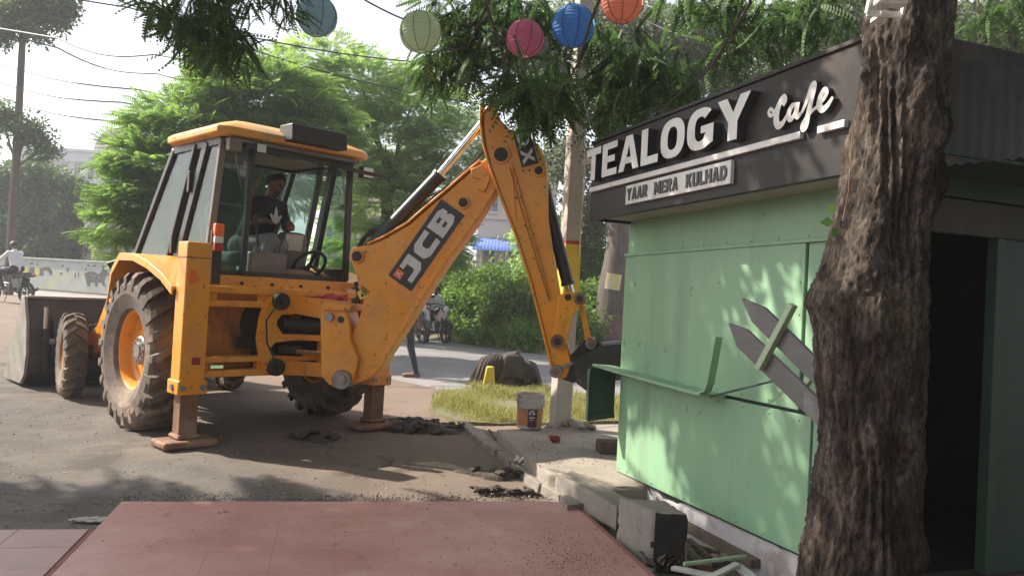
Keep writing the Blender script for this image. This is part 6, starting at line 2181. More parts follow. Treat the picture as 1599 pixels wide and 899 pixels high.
t.links.new(tc.outputs["Object"], mpn.inputs[0])
def kn_(s, d=8, r_=.65, dist=0.0):
    n = t.nodes.new("ShaderNodeTexNoise")
    n.inputs["Scale"].default_value = s
    n.inputs["Detail"].default_value = d
    n.inputs["Roughness"].default_value = r_
    n.inputs["Distortion"].default_value = dist
    t.links.new(mpn.outputs[0], n.inputs["Vector"])
    return n.outputs[0]
fis = kn_(60, 10, .70, .25)
col = tramp(fis, [(.33, (.010, .009, .008)), (.45, (.046, .039, .034)), (.57, (.092, .078, .068)), (.73, (.17, .148, .13))])
blot = tramp(kn_(7, 6, .65, .4), [(.36, (.22, .21, .21)), (.50, (.78, .70, .64)), (.62, (1.75, 1.60, 1.46))])
col = tmix(None, col, blot, 'MULTIPLY', .9)
t.links.new(col, b.inputs["Base Color"])
bpn = t.nodes.new("ShaderNodeBump")
bpn.inputs["Strength"].default_value = 1.0
bpn.inputs["Distance"].default_value = .014
t.links.new(fis, bpn.inputs["Height"])
t.links.new(bpn.outputs[0], b.inputs["Normal"])
m.build("trunk", KBARK, kt, smooth=60)
tag(kt, "gnarled dark-barked tree trunk standing right before the cafe kiosk", "tree")
topk = P_[-1]
boughs = [[topk, D(1300, -240, 3.6), D(1150, -170, 4.6), D(980, -110, 5.4), D(800, -80, 6.0), D(650, -60, 6.4)],
          [topk, D(1500, -330, 3.2), D(1600, -330, 4.5)],
          [D(1150, -170, 4.6), D(1172, 5, 5.2), D(1110, 105, 5.5), D(1043, 163, 5.6), D(995, 178, 5.7)],
          [D(1043, 163, 5.6), D(1030, 200, 5.6)], [D(1110, 105, 5.5), D(1148, 128, 5.4)],
          [D(980, -110, 5.4), D(920, 40, 5.8), D(905, 95, 6.1), D(880, 140, 6.2), D(845, 160, 6.2)],
          [D(800, -80, 6.0), D(760, 10, 6.2), D(730, 75, 6.4), D(672, 82, 6.4)], [D(760, 10, 6.2), D(800, 130, 6.3), D(835, 160, 6.3)]]
for i, bpth in enumerate(boughs):
    r0, r1 = ((.10, .03) if i < 2 else (.014, .005))
    MB().tube([tuple(p - Bt) for p in bpth], [r0 + (r1 - r0) * k / (len(bpth) - 1) for k in range(len(bpth))], 8).build("bough", BARK, kt)
SPOTS = [KA + ke1 * KW(px, py, 0)[0] + ke2 * KW(px, py, 0)[1] for px, py in ((1003, 650), (1030, 690), (1066, 735), (1128, 425), (1192, 425), (1245, 470), (1112, 690), (1215, 725), (1232, 655), (1150, 520), (1230, 560), (1090, 770), (1240, 800))]  # dapple spots on the wall; leaves on their sun rays are cut away
def gaps(pos, dirs, sc, rad):
    """openings carved into the canopy along sun rays to put dapples on the kiosk wall"""
    sd = np.array(SUN_DIR)
    mid = pos + dirs / (np.linalg.norm(dirs, axis=1)[:, None] + 1e-9) * .25
    keep = np.ones(len(pos), bool)
    for i, s_ in enumerate(SPOTS):
        r_ = rad * (.75 + .5 * ((i * 37) % 10) / 10)
        for q in (pos, mid):
            v = q - np.array(s_)
            tt = v @ sd
            dist = np.linalg.norm(v - tt[:, None] * sd, axis=1)
            keep &= ~((dist < r_) & (tt > 0))
    return pos[keep], dirs[keep], sc[keep]
HF = [frond(13, .36, .085, .036, dr, .45, sg) for dr, sg in ((.5, .35), (.9, .5), (.3, .3))]
def hang(spots, per, s0=.7, s1=1.1):
    pp, dd, ss = [], [], []
    for (px, py, d, w, h_, kf) in spots:
        c = D(px, py, d)
        for i in range(int(per * kf)):
            f_ = d / 1250
            ox, oz = random.gauss(0, w * .42), random.gauss(0, h_ * .42)
            pp.append((c.x + ox * f_, c.y + random.gauss(0, .22), c.z + oz * f_ + .06))
            dd.append((random.gauss(.9 * ox / max(8, w), .45), random.gauss(0, .55), -.45 + random.gauss(0, .35)))
            ss.append(random.uniform(s0, s1))
    return pp, dd, ss
sp = [(690, 25, 6.4, 30, 26, 1.2), (735, 35, 6.3, 34, 28, 1.5), (775, 15, 6.2, 34, 22, 1.2), (715, 85, 6.4, 26, 22, 1.1), (680, 105, 6.5, 24, 22, 1.2), (668, 130, 6.5, 16, 14, .5), (760, 80, 6.3, 26, 24, 1.0), (740, 120, 6.4, 20, 18, .7), (825, 20, 6.0, 36, 20, 1.1), (800, 100, 6.3, 26, 18, .8),
      (800, 140, 6.3, 20, 16, .9), (828, 158, 6.2, 22, 16, 1.5), (845, 170, 6.2, 14, 14, .9), (872, 155, 6.2, 18, 18, .9), (870, 110, 6.2, 22, 18, .6), (860, 40, 6.1, 26, 20, .8),
      (930, 60, 5.9, 28, 16, .8), (970, 85, 5.8, 30, 16, 1.1), (1000, 115, 5.7, 30, 16, 1.1), (960, 130, 5.8, 30, 18, 1.2), (1000, 150, 5.7, 26, 16, .9), (960, 175, 5.8, 22, 16, .8), (1045, 110, 5.6, 24, 16, .7), (1040, 150, 5.6, 24, 14, .6), (940, 200, 5.8, 14, 10, .3), (1070, 140, 5.6, 20, 10, .4),
      (1065, 5, 5.4, 26, 12, .6), (1130, 20, 5.2, 30, 18, .7), (1190, 25, 5.0, 30, 20, .8), (1240, 45, 4.8, 24, 18, .6), (1180, 75, 5.1, 26, 16, .6), (1130, 90, 5.3, 18, 12, .4), (1270, 5, 4.7, 24, 14, .6), (1310, 40, 4.6, 18, 18, .4), (1560, 20, 5.5, 30, 16, .7)]
sp = [(a, c, d_ if i in (10, 11, 12, 13) else d_ + 1.35, w, h_, kf) for i, (a, c, d_, w, h_, kf) in enumerate(sp)]
pp, dd, ss = hang(sp, 46, .5, .9)
pp, dd, ss = gaps(np.array(pp), np.array(dd), np.array(ss), .10)
pp = np.array(pp) - np.array(Bt)
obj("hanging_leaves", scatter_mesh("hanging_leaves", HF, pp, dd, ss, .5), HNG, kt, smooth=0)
KL = np.array([(2.6, 2.6, 5.2, 1.8, 1.6, .8), (4.2, 4.0, 5.4, 1.8, 1.6, .8), (3.6, .6, 5.2, 1.7, 1.5, .7), (3.2, -2.0, 5.3, 2.2, 1.8, .8), (5.8, 1.0, 4.8, 1.9, 2.0, 1.2), (6.0, 4.0, 4.6, 1.8, 1.8, 1.2)])  # unseen crown lobes, added to keep skylight off the door side
p, dr = lobes_points(KL, 2300, .1)
dr[:, 2] = dr[:, 2] * .3 - .2
p, dr, _ = gaps(p, dr, np.ones(len(p)), .17)
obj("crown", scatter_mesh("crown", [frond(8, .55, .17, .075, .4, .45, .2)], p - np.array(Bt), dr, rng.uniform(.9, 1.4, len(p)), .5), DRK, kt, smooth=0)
for c in KL:
    MB().tube([tuple(topk - Bt), tuple((topk - Bt) * .5 + (Vector(c[:3]) - Bt) * .5 + Vector((0, 0, .2))), tuple(Vector(c[:3]) - Bt)], [.10, .06, .03], 8).build("bough", BARK, kt)
# small shoot of broad leaves on the trunk
m = MB()
sb = D(1309, 345, DT - .12) - Bt
for (dx, dz, l_, a) in ((-.04, .06, .045, 2.4), (-.05, -.01, .055, 3.3), (-.02, -.05, .045, 4.3)):
    d = Vector((math.cos(a), -.35, math.sin(a))).normalized()
    s_ = Vector((-math.sin(a), 0, math.cos(a)))
    q = sb + Vector((dx * .4, -.01, dz * .4))
    m.add([q, q + d * l_ * .45 + s_ * l_ * .32, q + d * l_ * 1.1, q + d * l_ * .45 - s_ * l_ * .32], [(0, 1, 2, 3)])
m.build("leaf_shoot", HNG, kt)
MB().tube([D(1332, 200, DT - .17) - Bt, D(1325, 300, DT - .18) - Bt, D(1316, 345, DT - .18) - Bt], .002, 5).build("stray_wire", RUST, kt)
# flood lamp on the trunk at the top edge
fl_ = D(1391, -8, DT - .24)
o = MB().box((0, 0, 0), (.10, .05, .075)).build("flood_lamp", WHT, bevel=.008)
o.location = fl_
MB().box((0, -.028, 0), (.08, .006, .055)).build("lamp_glass", LENS, o)
MB().bar((-.058, .01, .02), (-.058, .04, -.05), .008, .02).bar((.058, .01, .02), (.058, .04, -.05), .008, .02).bar((-.058, .04, -.05), (.058, .04, -.05), .008, .02).bar((0, .03, -.05), (0, .11, -.05), .03, .012).build("lamp_bracket", WHT, o)
tag(o, "small white flood lamp fixed to the trunk at the top edge", "lamp")
# ---------------------------------------------------------------- shade tree standing left of the view; its crown shades forecourt and kiosk
stb = Vector((-7.6, 3.6, 0))
SL = np.array([(-9.0, 6.0, 5.9, 1.5, 1.1, .9), (-7.3, 5.7, 5.6, 1.4, 1.2, .8), (-5.6, 6.0, 5.6, 1.2, 1.0, .7), (-4.2, 6.1, 5.3, 1.1, .85, .6), (-3.0, 6.5, 5.1, .85, .55, .5), (-2.6, 5.7, 5.0, .8, .5, .45), (-1.6, 6.3, 4.9, .75, .5, .45), (-1.3, 5.5, 4.8, .7, .5, .4), (-.4, 5.6, 4.7, .7, .5, .4), (-.2, 4.9, 4.7, .7, .5, .4), (-6.2, 4.2, 5.4, 1.3, 1.0, .6), (-3.6, 4.6, 5.0, 1.2, .9, .5)])
BIGF = [frond(8, .55, .17, .075, dr, .45, .2) for dr in (.3, .5)]
p, dr = lobes_points(SL, 2100, .1)
dr[:, 2] = dr[:, 2] * .3 - .2
p, dr, _ = gaps(p, dr, np.ones(len(p)), .145)
spl = [(310, 25, 5.6, 26, 16, 1.2), (285, 45, 5.6, 24, 20, 1.3), (345, 50, 5.6, 24, 22, 1.3), (260, 35, 5.6, 14, 14, .5), (315, 80, 5.6, 24, 16, .8), (365, 70, 5.6, 16, 18, .8), (345, 90, 5.6, 10, 14, .4), (375, 2, 5.5, 20, 8, .6), (430, -4, 5.5, 22, 12, .7), (455, 8, 5.5, 8, 12, .25), (300, -10, 5.6, 40, 10, .8), (205, -4, 5.7, 10, 6, .15), (395, -8, 5.5, 30, 8, .6)]
p2, d2, s2 = hang(spl, 44, .38, .62)
st = empty("shade_tree", stb)
me = scatter_mesh("crown", BIGF, p - np.array(stb), dr, rng.uniform(.8, 1.3, len(p)), .5)
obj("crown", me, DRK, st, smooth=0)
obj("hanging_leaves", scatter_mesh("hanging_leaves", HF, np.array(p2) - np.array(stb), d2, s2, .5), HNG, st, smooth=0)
MB().tube([(0, 0, 0), (.05, .1, 1.0), (-.05, .25, 2.2), (.0, .6, 3.6), (.3, 1.2, 4.6), (.6, 2.0, 5.3)], [.30, .24, .21, .18, .14, .10], 12).build("trunk", BARK, st)
for c in SL:
    MB().tube([(.0, .6, 3.6), tuple((Vector((.2, 1.4, 4.7)) + (Vector(c[:3]) - stb)) / 2 + Vector((0, 0, .15))), tuple(Vector(c[:3]) - stb)], [.10, .06, .025], 7).build("limb", BARK, st)
for (px, py) in ((310, 30), (350, 40), (430, -5)):
    MB().tube([tuple(Vector(SL[4][:3]) - stb), tuple(D(px, py - 70, 5.6) - stb), tuple(D(px, py, 5.6) - stb), tuple(D(px - 10, py + 40, 5.6) - stb)], [.02, .012, .007, .003], 6).build("limb", BARK, st)
tag(st, "dark leafy branch hanging into the picture at the top left of the cab", "tree")
# ---------------------------------------------------------------- overhead cables
CAB = pm("cable_black", (.03, .03, .03), (.05, .05, .05))
lines = [((-30, 88, 30), (215, 140, 26), "overhead cable crossing the sky just under the slender tree's crown"), ((-30, 118, 30), (190, 160, 26), "overhead cable, second of the three left of the feathery tree"), ((-30, 138, 30), (180, 190, 26), "overhead cable, lowest of those crossing the sky at left"),
         ((90, 75, 26), (245, 115, 24), "thin overhead cable above the barrel-roofed building"), ((170, -5, 14), (760, 165, 17), "overhead cable running from the top edge past the light blue lantern"), ((200, 12, 14), (800, 105, 17), "overhead cable passing behind the light blue and pale green lanterns"),
         ((560, -5, 12), (760, 35, 14), "overhead cable at the top edge left of the hanging boughs"), ((960, 2, 12), (1200, 60, 10), "overhead cable right of the orange lantern"), ((90, 60, 24), (240, 85, 22), "faint cable high above the white building")]
for a, c, l_ in lines:
    A, C_ = D(*a), D(*c)
    n = 14
    P = [A.lerp(C_, i / n) - Vector((0, 0, .25 * math.sin(math.pi * i / n))) for i in range(n + 1)]
    ext = (C_ - A) * .6
    o = MB().tube([tuple(q - A) for q in [A - (C_ - A) * 2.2] + P + [C_ + ext]],   .028 if a[2] > 20 else .014, 6).build("cable", CAB)
    o.location = A
    tag(o, l_, "cable", "overhead cables")

# unseen shop row and stall, added to block sky light from the kiosk's door side
sb_ = empty("added_shop_row", (3.0, -5.5, 0))
MB().box((0, -2, 1.9), (18, 4, 3.8)).build("wall", CREAM, sb_)  # body of the added shop row
MB().box((0, .5, 3.0), (18, 1.2, .08)).build("awning", STEEL, sb_)  # awning of the added shop row
for k in range(6):
    MB().box((-7.5 + 3 * k, .02, 1.25), (2.4, .06, 2.5)).build("added_shutter", STEEL, sb_)
tag(sb_, "unseen row of shuttered shops, added to cut light from behind the camera", "building")
nk = empty("light_blocking_stall", (4.3, .6, 0))  # unseen block that keeps skylight off the door wall and trunk
MB().box((0, 0, 1.45), (2.2, 3.2, 2.9)).build("wall", GREEN_SHADED, nk)  # body of the light-blocking stall
MB().box((0, 0, 2.95), (2.6, 3.6, .08)).build("roof_sheet", STEEL, nk)
tag(nk, "unseen stall added to block sky light from the kiosk door", "kiosk")
HAZE = 0.0021
hm = bpy.data.materials.new("haze_air")
hm.use_nodes = True
ht = hm.node_tree
ht.nodes.remove(ht.nodes["Principled BSDF"])
pv_ = ht.nodes.new("ShaderNodeVolumePrincipled")
pv_.inputs["Color"].default_value = (.93, .95, 1.0, 1)
pv_.inputs["Density"].default_value = HAZE
pv_.inputs["Anisotropy"].default_value = .3
ht.links.new(pv_.outputs[0], ht.nodes["Material Output"].inputs["Volume"])
hb = MB().box((0, 25, 7.0), (150, 110, 17.0)).build("haze", hm, smooth=0)
hb["kind"] = "stuff"

# ================================================================== LANTERNS, POLE AND SMALL THINGS
LAN = [("light_blue", 494, 26, 64, (.46, .64, .72), "light blue paper lantern, leftmost of the row"), ("pale_green", 660, 50, 66, (.66, .76, .58), "pale green paper lantern, second from the left"), ("pink", 818, 60, 60, (.74, .30, .44), "magenta pink paper lantern with a torn side"), ("blue", 895, 41, 68, (.16, .38, .70), "deep blue paper lantern beside the pole"), ("orange", 972, 4, 66, (.74, .36, .27), "orange-red paper lantern cut by the top edge, rightmost of the row")]
for nm, px, py, dia, c, l_ in LAN:
    d = 6.75
    rad = dia / 2 * d / F
    P = D(px, py, d)
    e = empty("paper_lantern", P - Vector((0, 0, rad)))
    mt = papermat("paper_" + nm, c)
    prof = []
    nr = 15
    t0 = R(16)
    for i in range(nr * 4 + 1):
        th = t0 + (math.pi - 2 * t0) * i / (nr * 4)
        sc = 1 - .035 * (1 - math.cos(2 * math.pi * i / 4)) / 2
        prof.append((rad * math.sin(th) * sc, rad - rad * .97 * math.cos(th)))
    m = MB().lathe(prof, n=40)
    if nm == "pink":                                   # torn piece missing on the right
        keep = []
        for f_ in m.f:
            q = sum((Vector(m.v[i]) for i in f_), Vector()) / len(f_)
            if (q - Vector((.155, -.03, .17))).length > .055:
                keep.append(f_)
        m.f = keep
    sh = m.build("paper_shade", mt, e, smooth=30)
    for k in range(8):
        a = 2 * math.pi * k / 8 + .3
        MB().tube([(1.004 * r_ * math.cos(a), 1.004 * r_ * math.sin(a), z) for r_, z in prof[::4]], .0035, 5).build("rib", papermat("rib_" + nm, tuple(x * .45 for x in c)) if k == 0 else MATS["rib_" + nm], e)
    for z in (prof[0][1], prof[-1][1]):
        MB().tube([(rad * math.sin(t0) * math.cos(a), rad * math.sin(t0) * math.sin(a), z) for a in [2 * math.pi * k / 20 for k in range(21)]], .004, 5, cap=False).build("wire_ring", STEEL, e)
    MB().cyl((0, 0, rad * 1.9), (0, 0, rad * 1.9 + .55), .003, n=5).build("hanging_string", CAB, e)
    e.rotation_euler = (random.uniform(-.08, .08), random.uniform(-.1, .1), random.uniform(0, 6))
    tag(e, l_, "lantern", "paper lanterns strung above the yard")
# ---- concrete utility pole
pb_ = G(874, 667, ZS)
ptop = D(912, 0, pb_.y)
ax = (ptop - pb_)
ax = ax / ax.z
POLE = pm("pole_concrete", (.46, .41, .36), (.38, .34, .30), 7, .9, bump=.4, bscale=24, c3=(.28, .25, .22), s3=3, t3=.57)
e = empty("utility_pole", pb_)
def pole_sec(z, k=1.0):
    w, dd_ = (.088 - .0035 * z) * k, (.075 - .003 * z) * k
    c = ax * z
    rz = Matrix.Rotation(R(24), 3, 'Z')
    return [c + rz @ Vector(q) for q in ((-w, -dd_, 0), (w, -dd_, 0), (w, dd_, 0), (-w, dd_, 0))]
m = MB()
zs = [-.1, .5, 1, 2, 3, 4, 5, 6, 7]
for z in zs:
    m.v += [tuple(q) for q in pole_sec(z)]
for i in range(len(zs) - 1):
    for q in range(4):
        m.f.append((i * 4 + q, i * 4 + (q + 1) % 4, i * 4 + 4 + (q + 1) % 4, i * 4 + 4 + q))
m.f += [(3, 2, 1, 0), tuple((len(zs) - 1) * 4 + q for q in range(4))]
m.build("shaft", POLE, e, bevel=.012)
def band(z0, z1, mat, name):
    m_ = MB()
    for z in (z0, z1):
        m_.v += [tuple(q) for q in pole_sec(z, 1.045)]
    for q in range(4):
        m_.f.append((q, (q + 1) % 4, 4 + (q + 1) % 4, 4 + q))
    m_.build(name, mat, e)
band(1.16, 1.80, pm("band_yellow", (.72, .50, .04), (.66, .44, .05), 8, .7), "yellow_band")
band(1.80, 1.835, pm("band_red", (.38, .05, .035), (.32, .05, .035), 8, .7), "red_band")
m = MB()
for i in range(26):
    z = 2.1 + i * .085
    m.bar(ax * z + Matrix.Rotation(R(24), 3, 'Z') @ Vector((.055 - .0035 * z + .03, -.02, 0)), ax * (z + .02) + Matrix.Rotation(R(24), 3, 'Z') @ Vector((.092 - .0035 * z, .04, 0)), .004, .004)
m.build("incised_marks", GREASE, e)
MB().tube([ax * 1.7 + Vector((.09, -.05, 0)), ax * 2.5 + Vector((.10, -.06, 0)), ax * 3.4 + Vector((.04, -.09, 0)), ax * 3.5 + Vector((-.03, -.09, 0))], .005, 5).build("loose_wire", WHT, e)
heapm = heap("sand_heap", "small collar of dried mortar around the pole's foot", pb_.x + .12, pb_.y - .04, .24, .13, .05, 10, 12, pm("mortar", (.32, .27, .22), (.24, .20, .17), 12, .95, bump=.6), "mortar heap")
heapm.location.z = ZS
tag(e, "leaning square concrete utility pole with a yellow and red band", "pole")
# ---- paint bucket
b0 = G(826, 668, ZS)
e = empty("paint_bucket", b0)
PAIL = pm("dirty_white_plastic", (.50, .47, .43), (.36, .33, .30), 7, .6, c3=(.22, .18, .15), s3=6, t3=.52)
m = MB().lathe([(.0, .004), (.112, .004), (.118, .012), (.127, .22), (.133, .222), (.133, .235), (.128, .237), (.130, .262), (.138, .264), (.138, .285), (.131, .287), (.133, .315), (.140, .318), (.140, .332), (.130, .332), (.128, .30), (.110, .02), (0, .02)], n=40)
m.build("pail", PAIL, e, smooth=30)
m = MB()
for i in range(25):
    a = R(-165 + 150 * i / 24)
    for (z, r_) in ((.035, .1215), (.205, .1285)):
        m.v.append((r_ * math.cos(a), r_ * math.sin(a), z))
for i in range(24):
    m.f.append((i * 2, i * 2 + 2, i * 2 + 3, i * 2 + 1))
m.build("orange_label", pm("label_orange", (.52, .20, .06), (.36, .20, .12), 10, .7), e, smooth=60)
m = MB()
for i in range(9):
    a = R(-100 + 42 * i / 8)
    for (z, r_) in ((.03, .1235), (.20, .1305)):
        m.v.append((r_ * math.cos(a), r_ * math.sin(a), z))
for i in range(8):
    m.f.append((i * 2, i * 2 + 2, i * 2 + 3, i * 2 + 1))
m.build("dark_label", pm("label_brown", (.05, .025, .03), (.09, .04, .04), 12, .6), e, smooth=60)
m = MB()
for (a0, a1, z, h_) in ((-92, -72, .175, .012), (-95, -86, .15, .02), (-80, -70, .15, .018), (-93, -68, .115, .010), (-90, -76, .095, .007)):
    o_ = len(m.v)
    for i in range(5):
        a = R(a0 + (a1 - a0) * i / 4)
        for zz in (z, z + h_):
            r_ = .1255 + .035 * zz
            m.v.append((r_ * math.cos(a), r_ * math.sin(a), zz))
    for i in range(4):
        m.f.append((o_ + i * 2, o_ + i * 2 + 2, o_ + i * 2 + 3, o_ + i * 2 + 1))
m.build("label_print", DECW, e)
MB().tube([(.139 * math.cos(a), -.139 * math.sin(abs(a)) * .98 - .012, .27 - .13 * math.sin(a) ** 2) for a in [math.pi * k / 16 for k in range(17)]], .003, 5).build("handle", STEEL, e)
tag(e, "dirty white paint bucket with orange and brown label on the slab", "bucket")
# ---- brown cloth thrown over a heap by the road, yellow marker stone under it
tp = G(792, 606)
TARP = pm("brown_tarp", (.075, .055, .047), (.042, .031, .027), 6, .85, bump=.35, bscale=18)
m = MB()
NA, NR = 260, 22
for j in range(NR + 1):
    f_ = j / NR
    for i in range(NA):
        a = 2 * math.pi * i / NA
        ca, sa = math.cos(a), math.sin(a)
        ex = math.copysign(abs(ca) ** .55, ca) * .40
        ey = math.copysign(abs(sa) ** .55, sa) * .24
        topr = min(1, f_ / .55)
        drop = max(0, (f_ - .55) / .45)
        hem = .30 + .12 * math.sin(2 * a + .6) + .07 * math.sin(5 * a + 2)
        rd_ = lambda k_, ph_: .5 - 2 * abs(((k_ * a / math.pi + ph_) % 1) - .5)
        fo_ = (.065 * rd_(8 + 2 * math.sin(a), .3) + .035 * rd_(15 + math.sin(3 * a), .7 + .5 * math.sin(2 * a))) * (.35 + .65 * math.sin(1.5 * a + .8) ** 2)
        wv = fo_ * (.35 * topr + 1.9 * drop ** .5)
        r_ = topr * (1 + .10 * drop) + wv * 2.2
        z = .47 + .05 * math.sin(3.3 * ca + 1) * topr - .06 * (ca > .3) * topr + .012 * math.sin(9 * ca * topr + 7 * sa) - .10 * max(0, topr - .8) * 2 - hem * drop - .08 * drop * drop
        z += .03 * math.sin(11 * ex * topr + 6 * sa * topr + 1) * topr + .05 * max(0, .5 - abs(ex * topr + .22) * 4) + fo_ * .7 * topr * topr * (1 - .5 * drop)
        x = ex * r_ - .16 * drop * max(0, -ca) ** 3 + .10 * drop * max(0, ca) ** 3
        m.v.append((x + .03 * math.sin(5 * sa) * topr, ey * r_, max(.03, z)))
for j in range(NR):
    for i in range(NA):
        i2 = (i + 1) % NA
        m.f.append((j * NA + i, (j + 1) * NA + i, (j + 1) * NA + i2, j * NA + i2))
o = m.build("cloth_heap", TARP, smooth=70)
o.modifiers.new("solid", 'SOLIDIFY').thickness = .012
o.location = (tp.x, tp.y + .25, 0)
MB().lathe([(0, .38), (.18, .36), (.26, .22), (.29, .0)], n=18).build("covered_heap", MUD, o, smooth=50)
tag(o, "crumpled dark brown cloth thrown over a low heap by the road", "cloth")
m = MB().hexa([(-.10, -.06, 0), (.10, -.06, 0), (.10, .06, 0), (-.10, .06, 0), (-.05, -.05, .33), (.06, -.05, .33), (.06, .05, .33), (-.05, .05, .33)])
o = m.build("marker_stone", pm("yellow_stone", (.66, .52, .05), (.56, .44, .06), 8, .8), bevel=.02)
o.location = G(763, 606) + Vector((0, -.02, 0))
tag(o, "yellow painted marker stone peeking out left under the brown cloth", "marker stone")
# ---- concrete cube, beam and rubble along the kiosk
def slab_piece(name, label, P, h, mat, z=0.0, cat="concrete block", dx=Vector((0, 0, 0))):
    """block from its top outline in world metres"""
    c = sum(P, Vector()) / len(P)
    m_ = MB().prism([p - c + Vector((0, 0, h)) + dx for p in P], [p - c for p in P])
    me_ = m_.mesh(name)
    bm = bmesh.new()
    bm.from_mesh(me_)
    eds = list(bm.edges)
    bmesh.ops.subdivide_edges(bm, edges=eds, cuts=9, use_grid_fill=True)
    rr_ = random.Random(len(label))
    ph_ = [rr_.uniform(0, 6) for _ in range(6)]
    bm.normal_update()
    for v in bm.verts:
        sharp = sum(1 for e_ in v.link_edges if len(e_.link_faces) == 2 and e_.calc_face_angle(0) > .6) > 0
        n_ = math.sin(23 * v.co.x + ph_[0]) * math.sin(19 * v.co.y + ph_[1]) + math.sin(31 * v.co.z + ph_[2]) * math.sin(17 * v.co.x + ph_[3])
        v.co -= v.normal * ((.004 + rr_.random() ** 2 * .016) if sharp else rr_.uniform(0, .003) + .003 * n_)
    bm.to_mesh(me_)
    bm.free()
    o_ = obj(name, me_, mat, smooth=40)
    o_.location = Vector((c.x, c.y, z))
    tag(o_, label, cat)
    return o_
hB = .27
q = [G(965, 778, hB), G(1018, 800, hB), G(1076, 806, hB), G(1040, 783, hB)]
for v in q:
    v.z = 0
blk = slab_piece("concrete_block", "weathered concrete cube standing beside the forecourt's right edge", q, hB + .07, CONC, -.06)
blk.data.materials.append(pm("black_face", (.014, .012, .011), (.03, .025, .02), 6, .9))  # near-black material for the faces turned to the camera
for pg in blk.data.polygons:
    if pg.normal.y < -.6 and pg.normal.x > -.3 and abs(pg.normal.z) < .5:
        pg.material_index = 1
hB = .16
q = [G(866, 742, hB), G(963, 795, hB), G(990, 786, hB), G(893, 737, hB)]
for v in q:
    v.z = 0
slab_piece("concrete_beam", "long concrete beam lying between the slab and the concrete cube", q, hB, CONC, .02, "concrete beam")
hB = .055
q = [G(873, 780, hB), G(905, 775, hB), G(925, 790, hB), G(885, 795, hB)]
for v in q:
    v.z = 0
slab_piece("stone_slab", "small flat stone tilted at the far corner of the red forecourt", q, hB, CONC, .03, "stone")
o = MB().box((0, 0, .05), (.20, .16, .10)).build("dark_brick", pm("dark_brick", (.085, .05, .04), (.06, .04, .033), 12, .8), bevel=.008)
o.location = G(951, 706, ZS)
o.rotation_euler = (0, 0, R(8))
tag(o, "single dark brown brick on the slab against the kiosk corner", "brick")
m = MB().ell((0, 0, .03), (.052, .032, .032), 18, 10)
m.v = [(x + .008 * math.sin(z * 90), y, z + .012 * (x / .05) ** 2) for x, y, z in m.v]
o = m.build("crushed_cup", pm("dark_red_plastic", (.16, .012, .016), (.22, .02, .02), 10, .3), smooth=80)
o.location = G(865, 690, ZS)
MB().lathe([(.030, .046), (.034, .052), (.028, .054)], (0, 0, .03), axis='X', n=16).build("rim", pm("red_rim", (.25, .03, .03)), o)
tag(o, "crushed dark red cup lying on the concrete slab", "cup")
PAPER = pm("white_sheet", (.70, .67, .64), (.62, .58, .54), 8, .8)
def crumple(label, px, py, w, d_, h_, z, mat, name="plastic_sheet", rz=0.0, seed=0, cat="sheet"):
    r_ = random.Random(seed)
    ph = [r_.uniform(0, 6) for _ in range(6)]
    m_ = MB()
    n = 14
    for j in range(n + 1):
        for i in range(n + 1):
            u, v = i / n * 2 - 1, j / n * 2 - 1
            zz = h_ * (.5 + .5 * math.sin(3.2 * u + ph[0]) * math.sin(2.7 * v + ph[1])) * (1 - .5 * max(abs(u), abs(v))) + h_ * .35 * math.sin(9 * u + 5 * v + ph[2])
            m_.v.append((u * w / 2 * (1 + .15 * math.sin(3 * v + ph[3])), v * d_ / 2 * (1 + .2 * math.sin(2.5 * u + ph[4])), max(0.004, zz)))
    for j in range(n):
        for i in range(n):
            a = j * (n + 1) + i
            m_.f.append((a, a + 1, a + n + 2, a + n + 1))
    o_ = m_.build(name, mat, smooth=50)
    o_.modifiers.new("solid", 'SOLIDIFY').thickness = .004
    g_ = G(px, py, z)
    o_.location = g_
    o_.rotation_euler = (0, 0, rz)
    tag(o_, label, cat)
    return o_
crumple("white crumpled sheet lying in the drain beside the slab", 823, 722, .22, .13, .05, .06, PAPER, seed=1, rz=-.9)
crumple("torn white paper scraps on the asphalt left of the red forecourt", 140, 812, .20, .07, .02, .0, pm("scrap_paper", (.42, .40, .36), (.34, .32, .29), 9, .9), "paper_scrap", .2, 4, "paper")
crumple("flattened pale paper against the forecourt's left corner", 172, 822, .13, .09, .015, .0, pm("scrap_grey", (.33, .31, .28), (.27, .25, .23), 9, .9), "paper_scrap", .6, 9, "paper")
def plank(label, a, c, w, h_, mat, z0, z1, name="plank", cat="plank"):
    z0, z1 = z0 - .06, z1 - .06
    A, C_ = G(*a, z0), G(*c, z1)
    o_ = MB().bar((0, 0, 0), tuple(C_ - A), w, h_).build(name, mat, bevel=.003)
    o_.location = A
    tag(o_, label, cat)
PLB = pm("pale_board", (.58, .55, .50), (.48, .45, .41), 6, .7)
DWD = pm("rotten_wood", (.12, .085, .06), (.17, .13, .10), 9, .9, bump=.5, stretch=(1, 6, 1))
plank("pale board lying from the dark clump towards the kiosk plinth", (1050, 886), (1118, 899), .045, .02, PLB, .07, .09)
plank("pale slat crossing over the boards near the trunk foot", (1108, 902), (1152, 880), .04, .018, PLB, .09, .12)
plank("thin grey-green lath lying above the pale boards", (1068, 880), (1164, 868), .022, .018, PKG, .13, .14)
plank("white board leaning down at the foot of the white plinth", (1152, 884), (1215, 930), .06, .02, WHT, .10, .04)
plank("dark rotten timber along the plinth behind the concrete cube", (1062, 812), (1180, 880), .07, .05, DWD, .08, .08)
plank("splintered dark stick beside the concrete cube", (1078, 850), (1125, 862), .03, .02, DWD, .09, .06)
plank("splintered brown stick leaning under the concrete cube's right side", (1075, 842), (1110, 872), .025, .03, DWD, .10, .05)
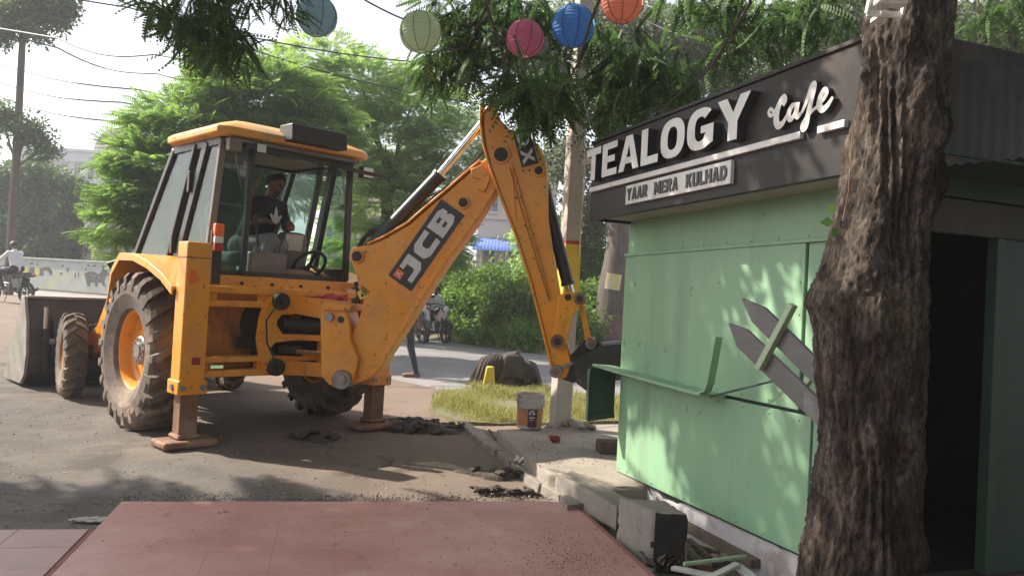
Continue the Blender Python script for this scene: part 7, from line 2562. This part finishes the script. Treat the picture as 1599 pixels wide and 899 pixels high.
e = empty("leaf_litter", G(1030, 884, -.02))
DEAD = pm("dead_leaf", (.13, .085, .055), (.20, .13, .085), 14, .9)
for i in range(16):
    a = random.uniform(0, 6.28)
    l_ = random.uniform(.05, .10)
    d = Vector((math.cos(a), math.sin(a), random.uniform(.1, .7)))
    s_ = Vector((-math.sin(a), math.cos(a), random.uniform(-.3, .3)))
    b_ = Vector((random.uniform(-.07, .07), random.uniform(-.05, .05), random.uniform(.0, .04)))
    m = MB().add([b_, b_ + d * l_ * .4 + s_ * l_ * .28, b_ + d * l_ + Vector((0, 0, .01)), b_ + d * l_ * .4 - s_ * l_ * .28 + Vector((0, 0, .02))], [(0, 1, 2), (0, 2, 3)])
    m.build("dead_leaf", DEAD, e, smooth=0)
tag(e, "clump of crumpled dead brown leaves in front of the concrete cube", "leaf clump")
e = empty("root_tuft", G(1240, 822, .25))
for i in range(9):
    a = random.uniform(0, 6.28)
    MB().tube([(0, 0, 0), (.04 * math.cos(a), .02 * math.sin(a), .02), (.09 * math.cos(a), .03 * math.sin(a), random.uniform(-.05, .03))], [.003, .002, .001], 4).build("rootlet", RUST, e)
tag(e, "tuft of dry brown rootlets caught at the kiosk wall's near bottom corner", "roots")
RUB_L = [(1000, 886, .05), (1012, 893, .04), (1085, 874, .06), (1100, 884, .05), (1118, 876, .045), (1070, 893, .05), (930, 800, .05), (948, 812, .045), (1132, 872, .04), (1095, 862, .06), (850, 750, .045), (838, 738, .04), (905, 742, .04), (925, 750, .05), (860, 741, .05)]
RL = ["chip of rubble in front of the dead leaves", "smaller rubble chip at the bottom edge by the dead leaves", "rubble lump right of the concrete cube's foot", "rubble lump nearer the pale boards", "rubble bit beside the thin lath", "rubble lump left of the pale boards at the bottom edge", "rubble lump at the beam's near end", "rubble lump between beam and cube", "rubble bit against the plinth foot", "largest rubble lump behind the dark sticks", "rubble lump at the slab's near corner", "small rubble lump in the drain by the white sheet", "rubble bit on top of the beam's far end", "rubble lump in the gap between beam and slab", "rubble lump at the beam's far end"]
for i, ((px, py, s_), l_) in enumerate(zip(RUB_L, RL)):
    o = obj("rubble", rock_mesh("rubble", s_ * 1.6, s_ * 1.3, s_ * .9, 300 + i, .25), CONC if i % 3 else BRK, smooth=40)
    o.location = G(px, py, -.03 if px > 920 else .03) + Vector((0, 0, .01))
    o.rotation_euler = (random.uniform(-.4, .4), random.uniform(-.4, .4), random.uniform(0, 6))
    tag(o, l_, "rubble", "rubble along the drain")
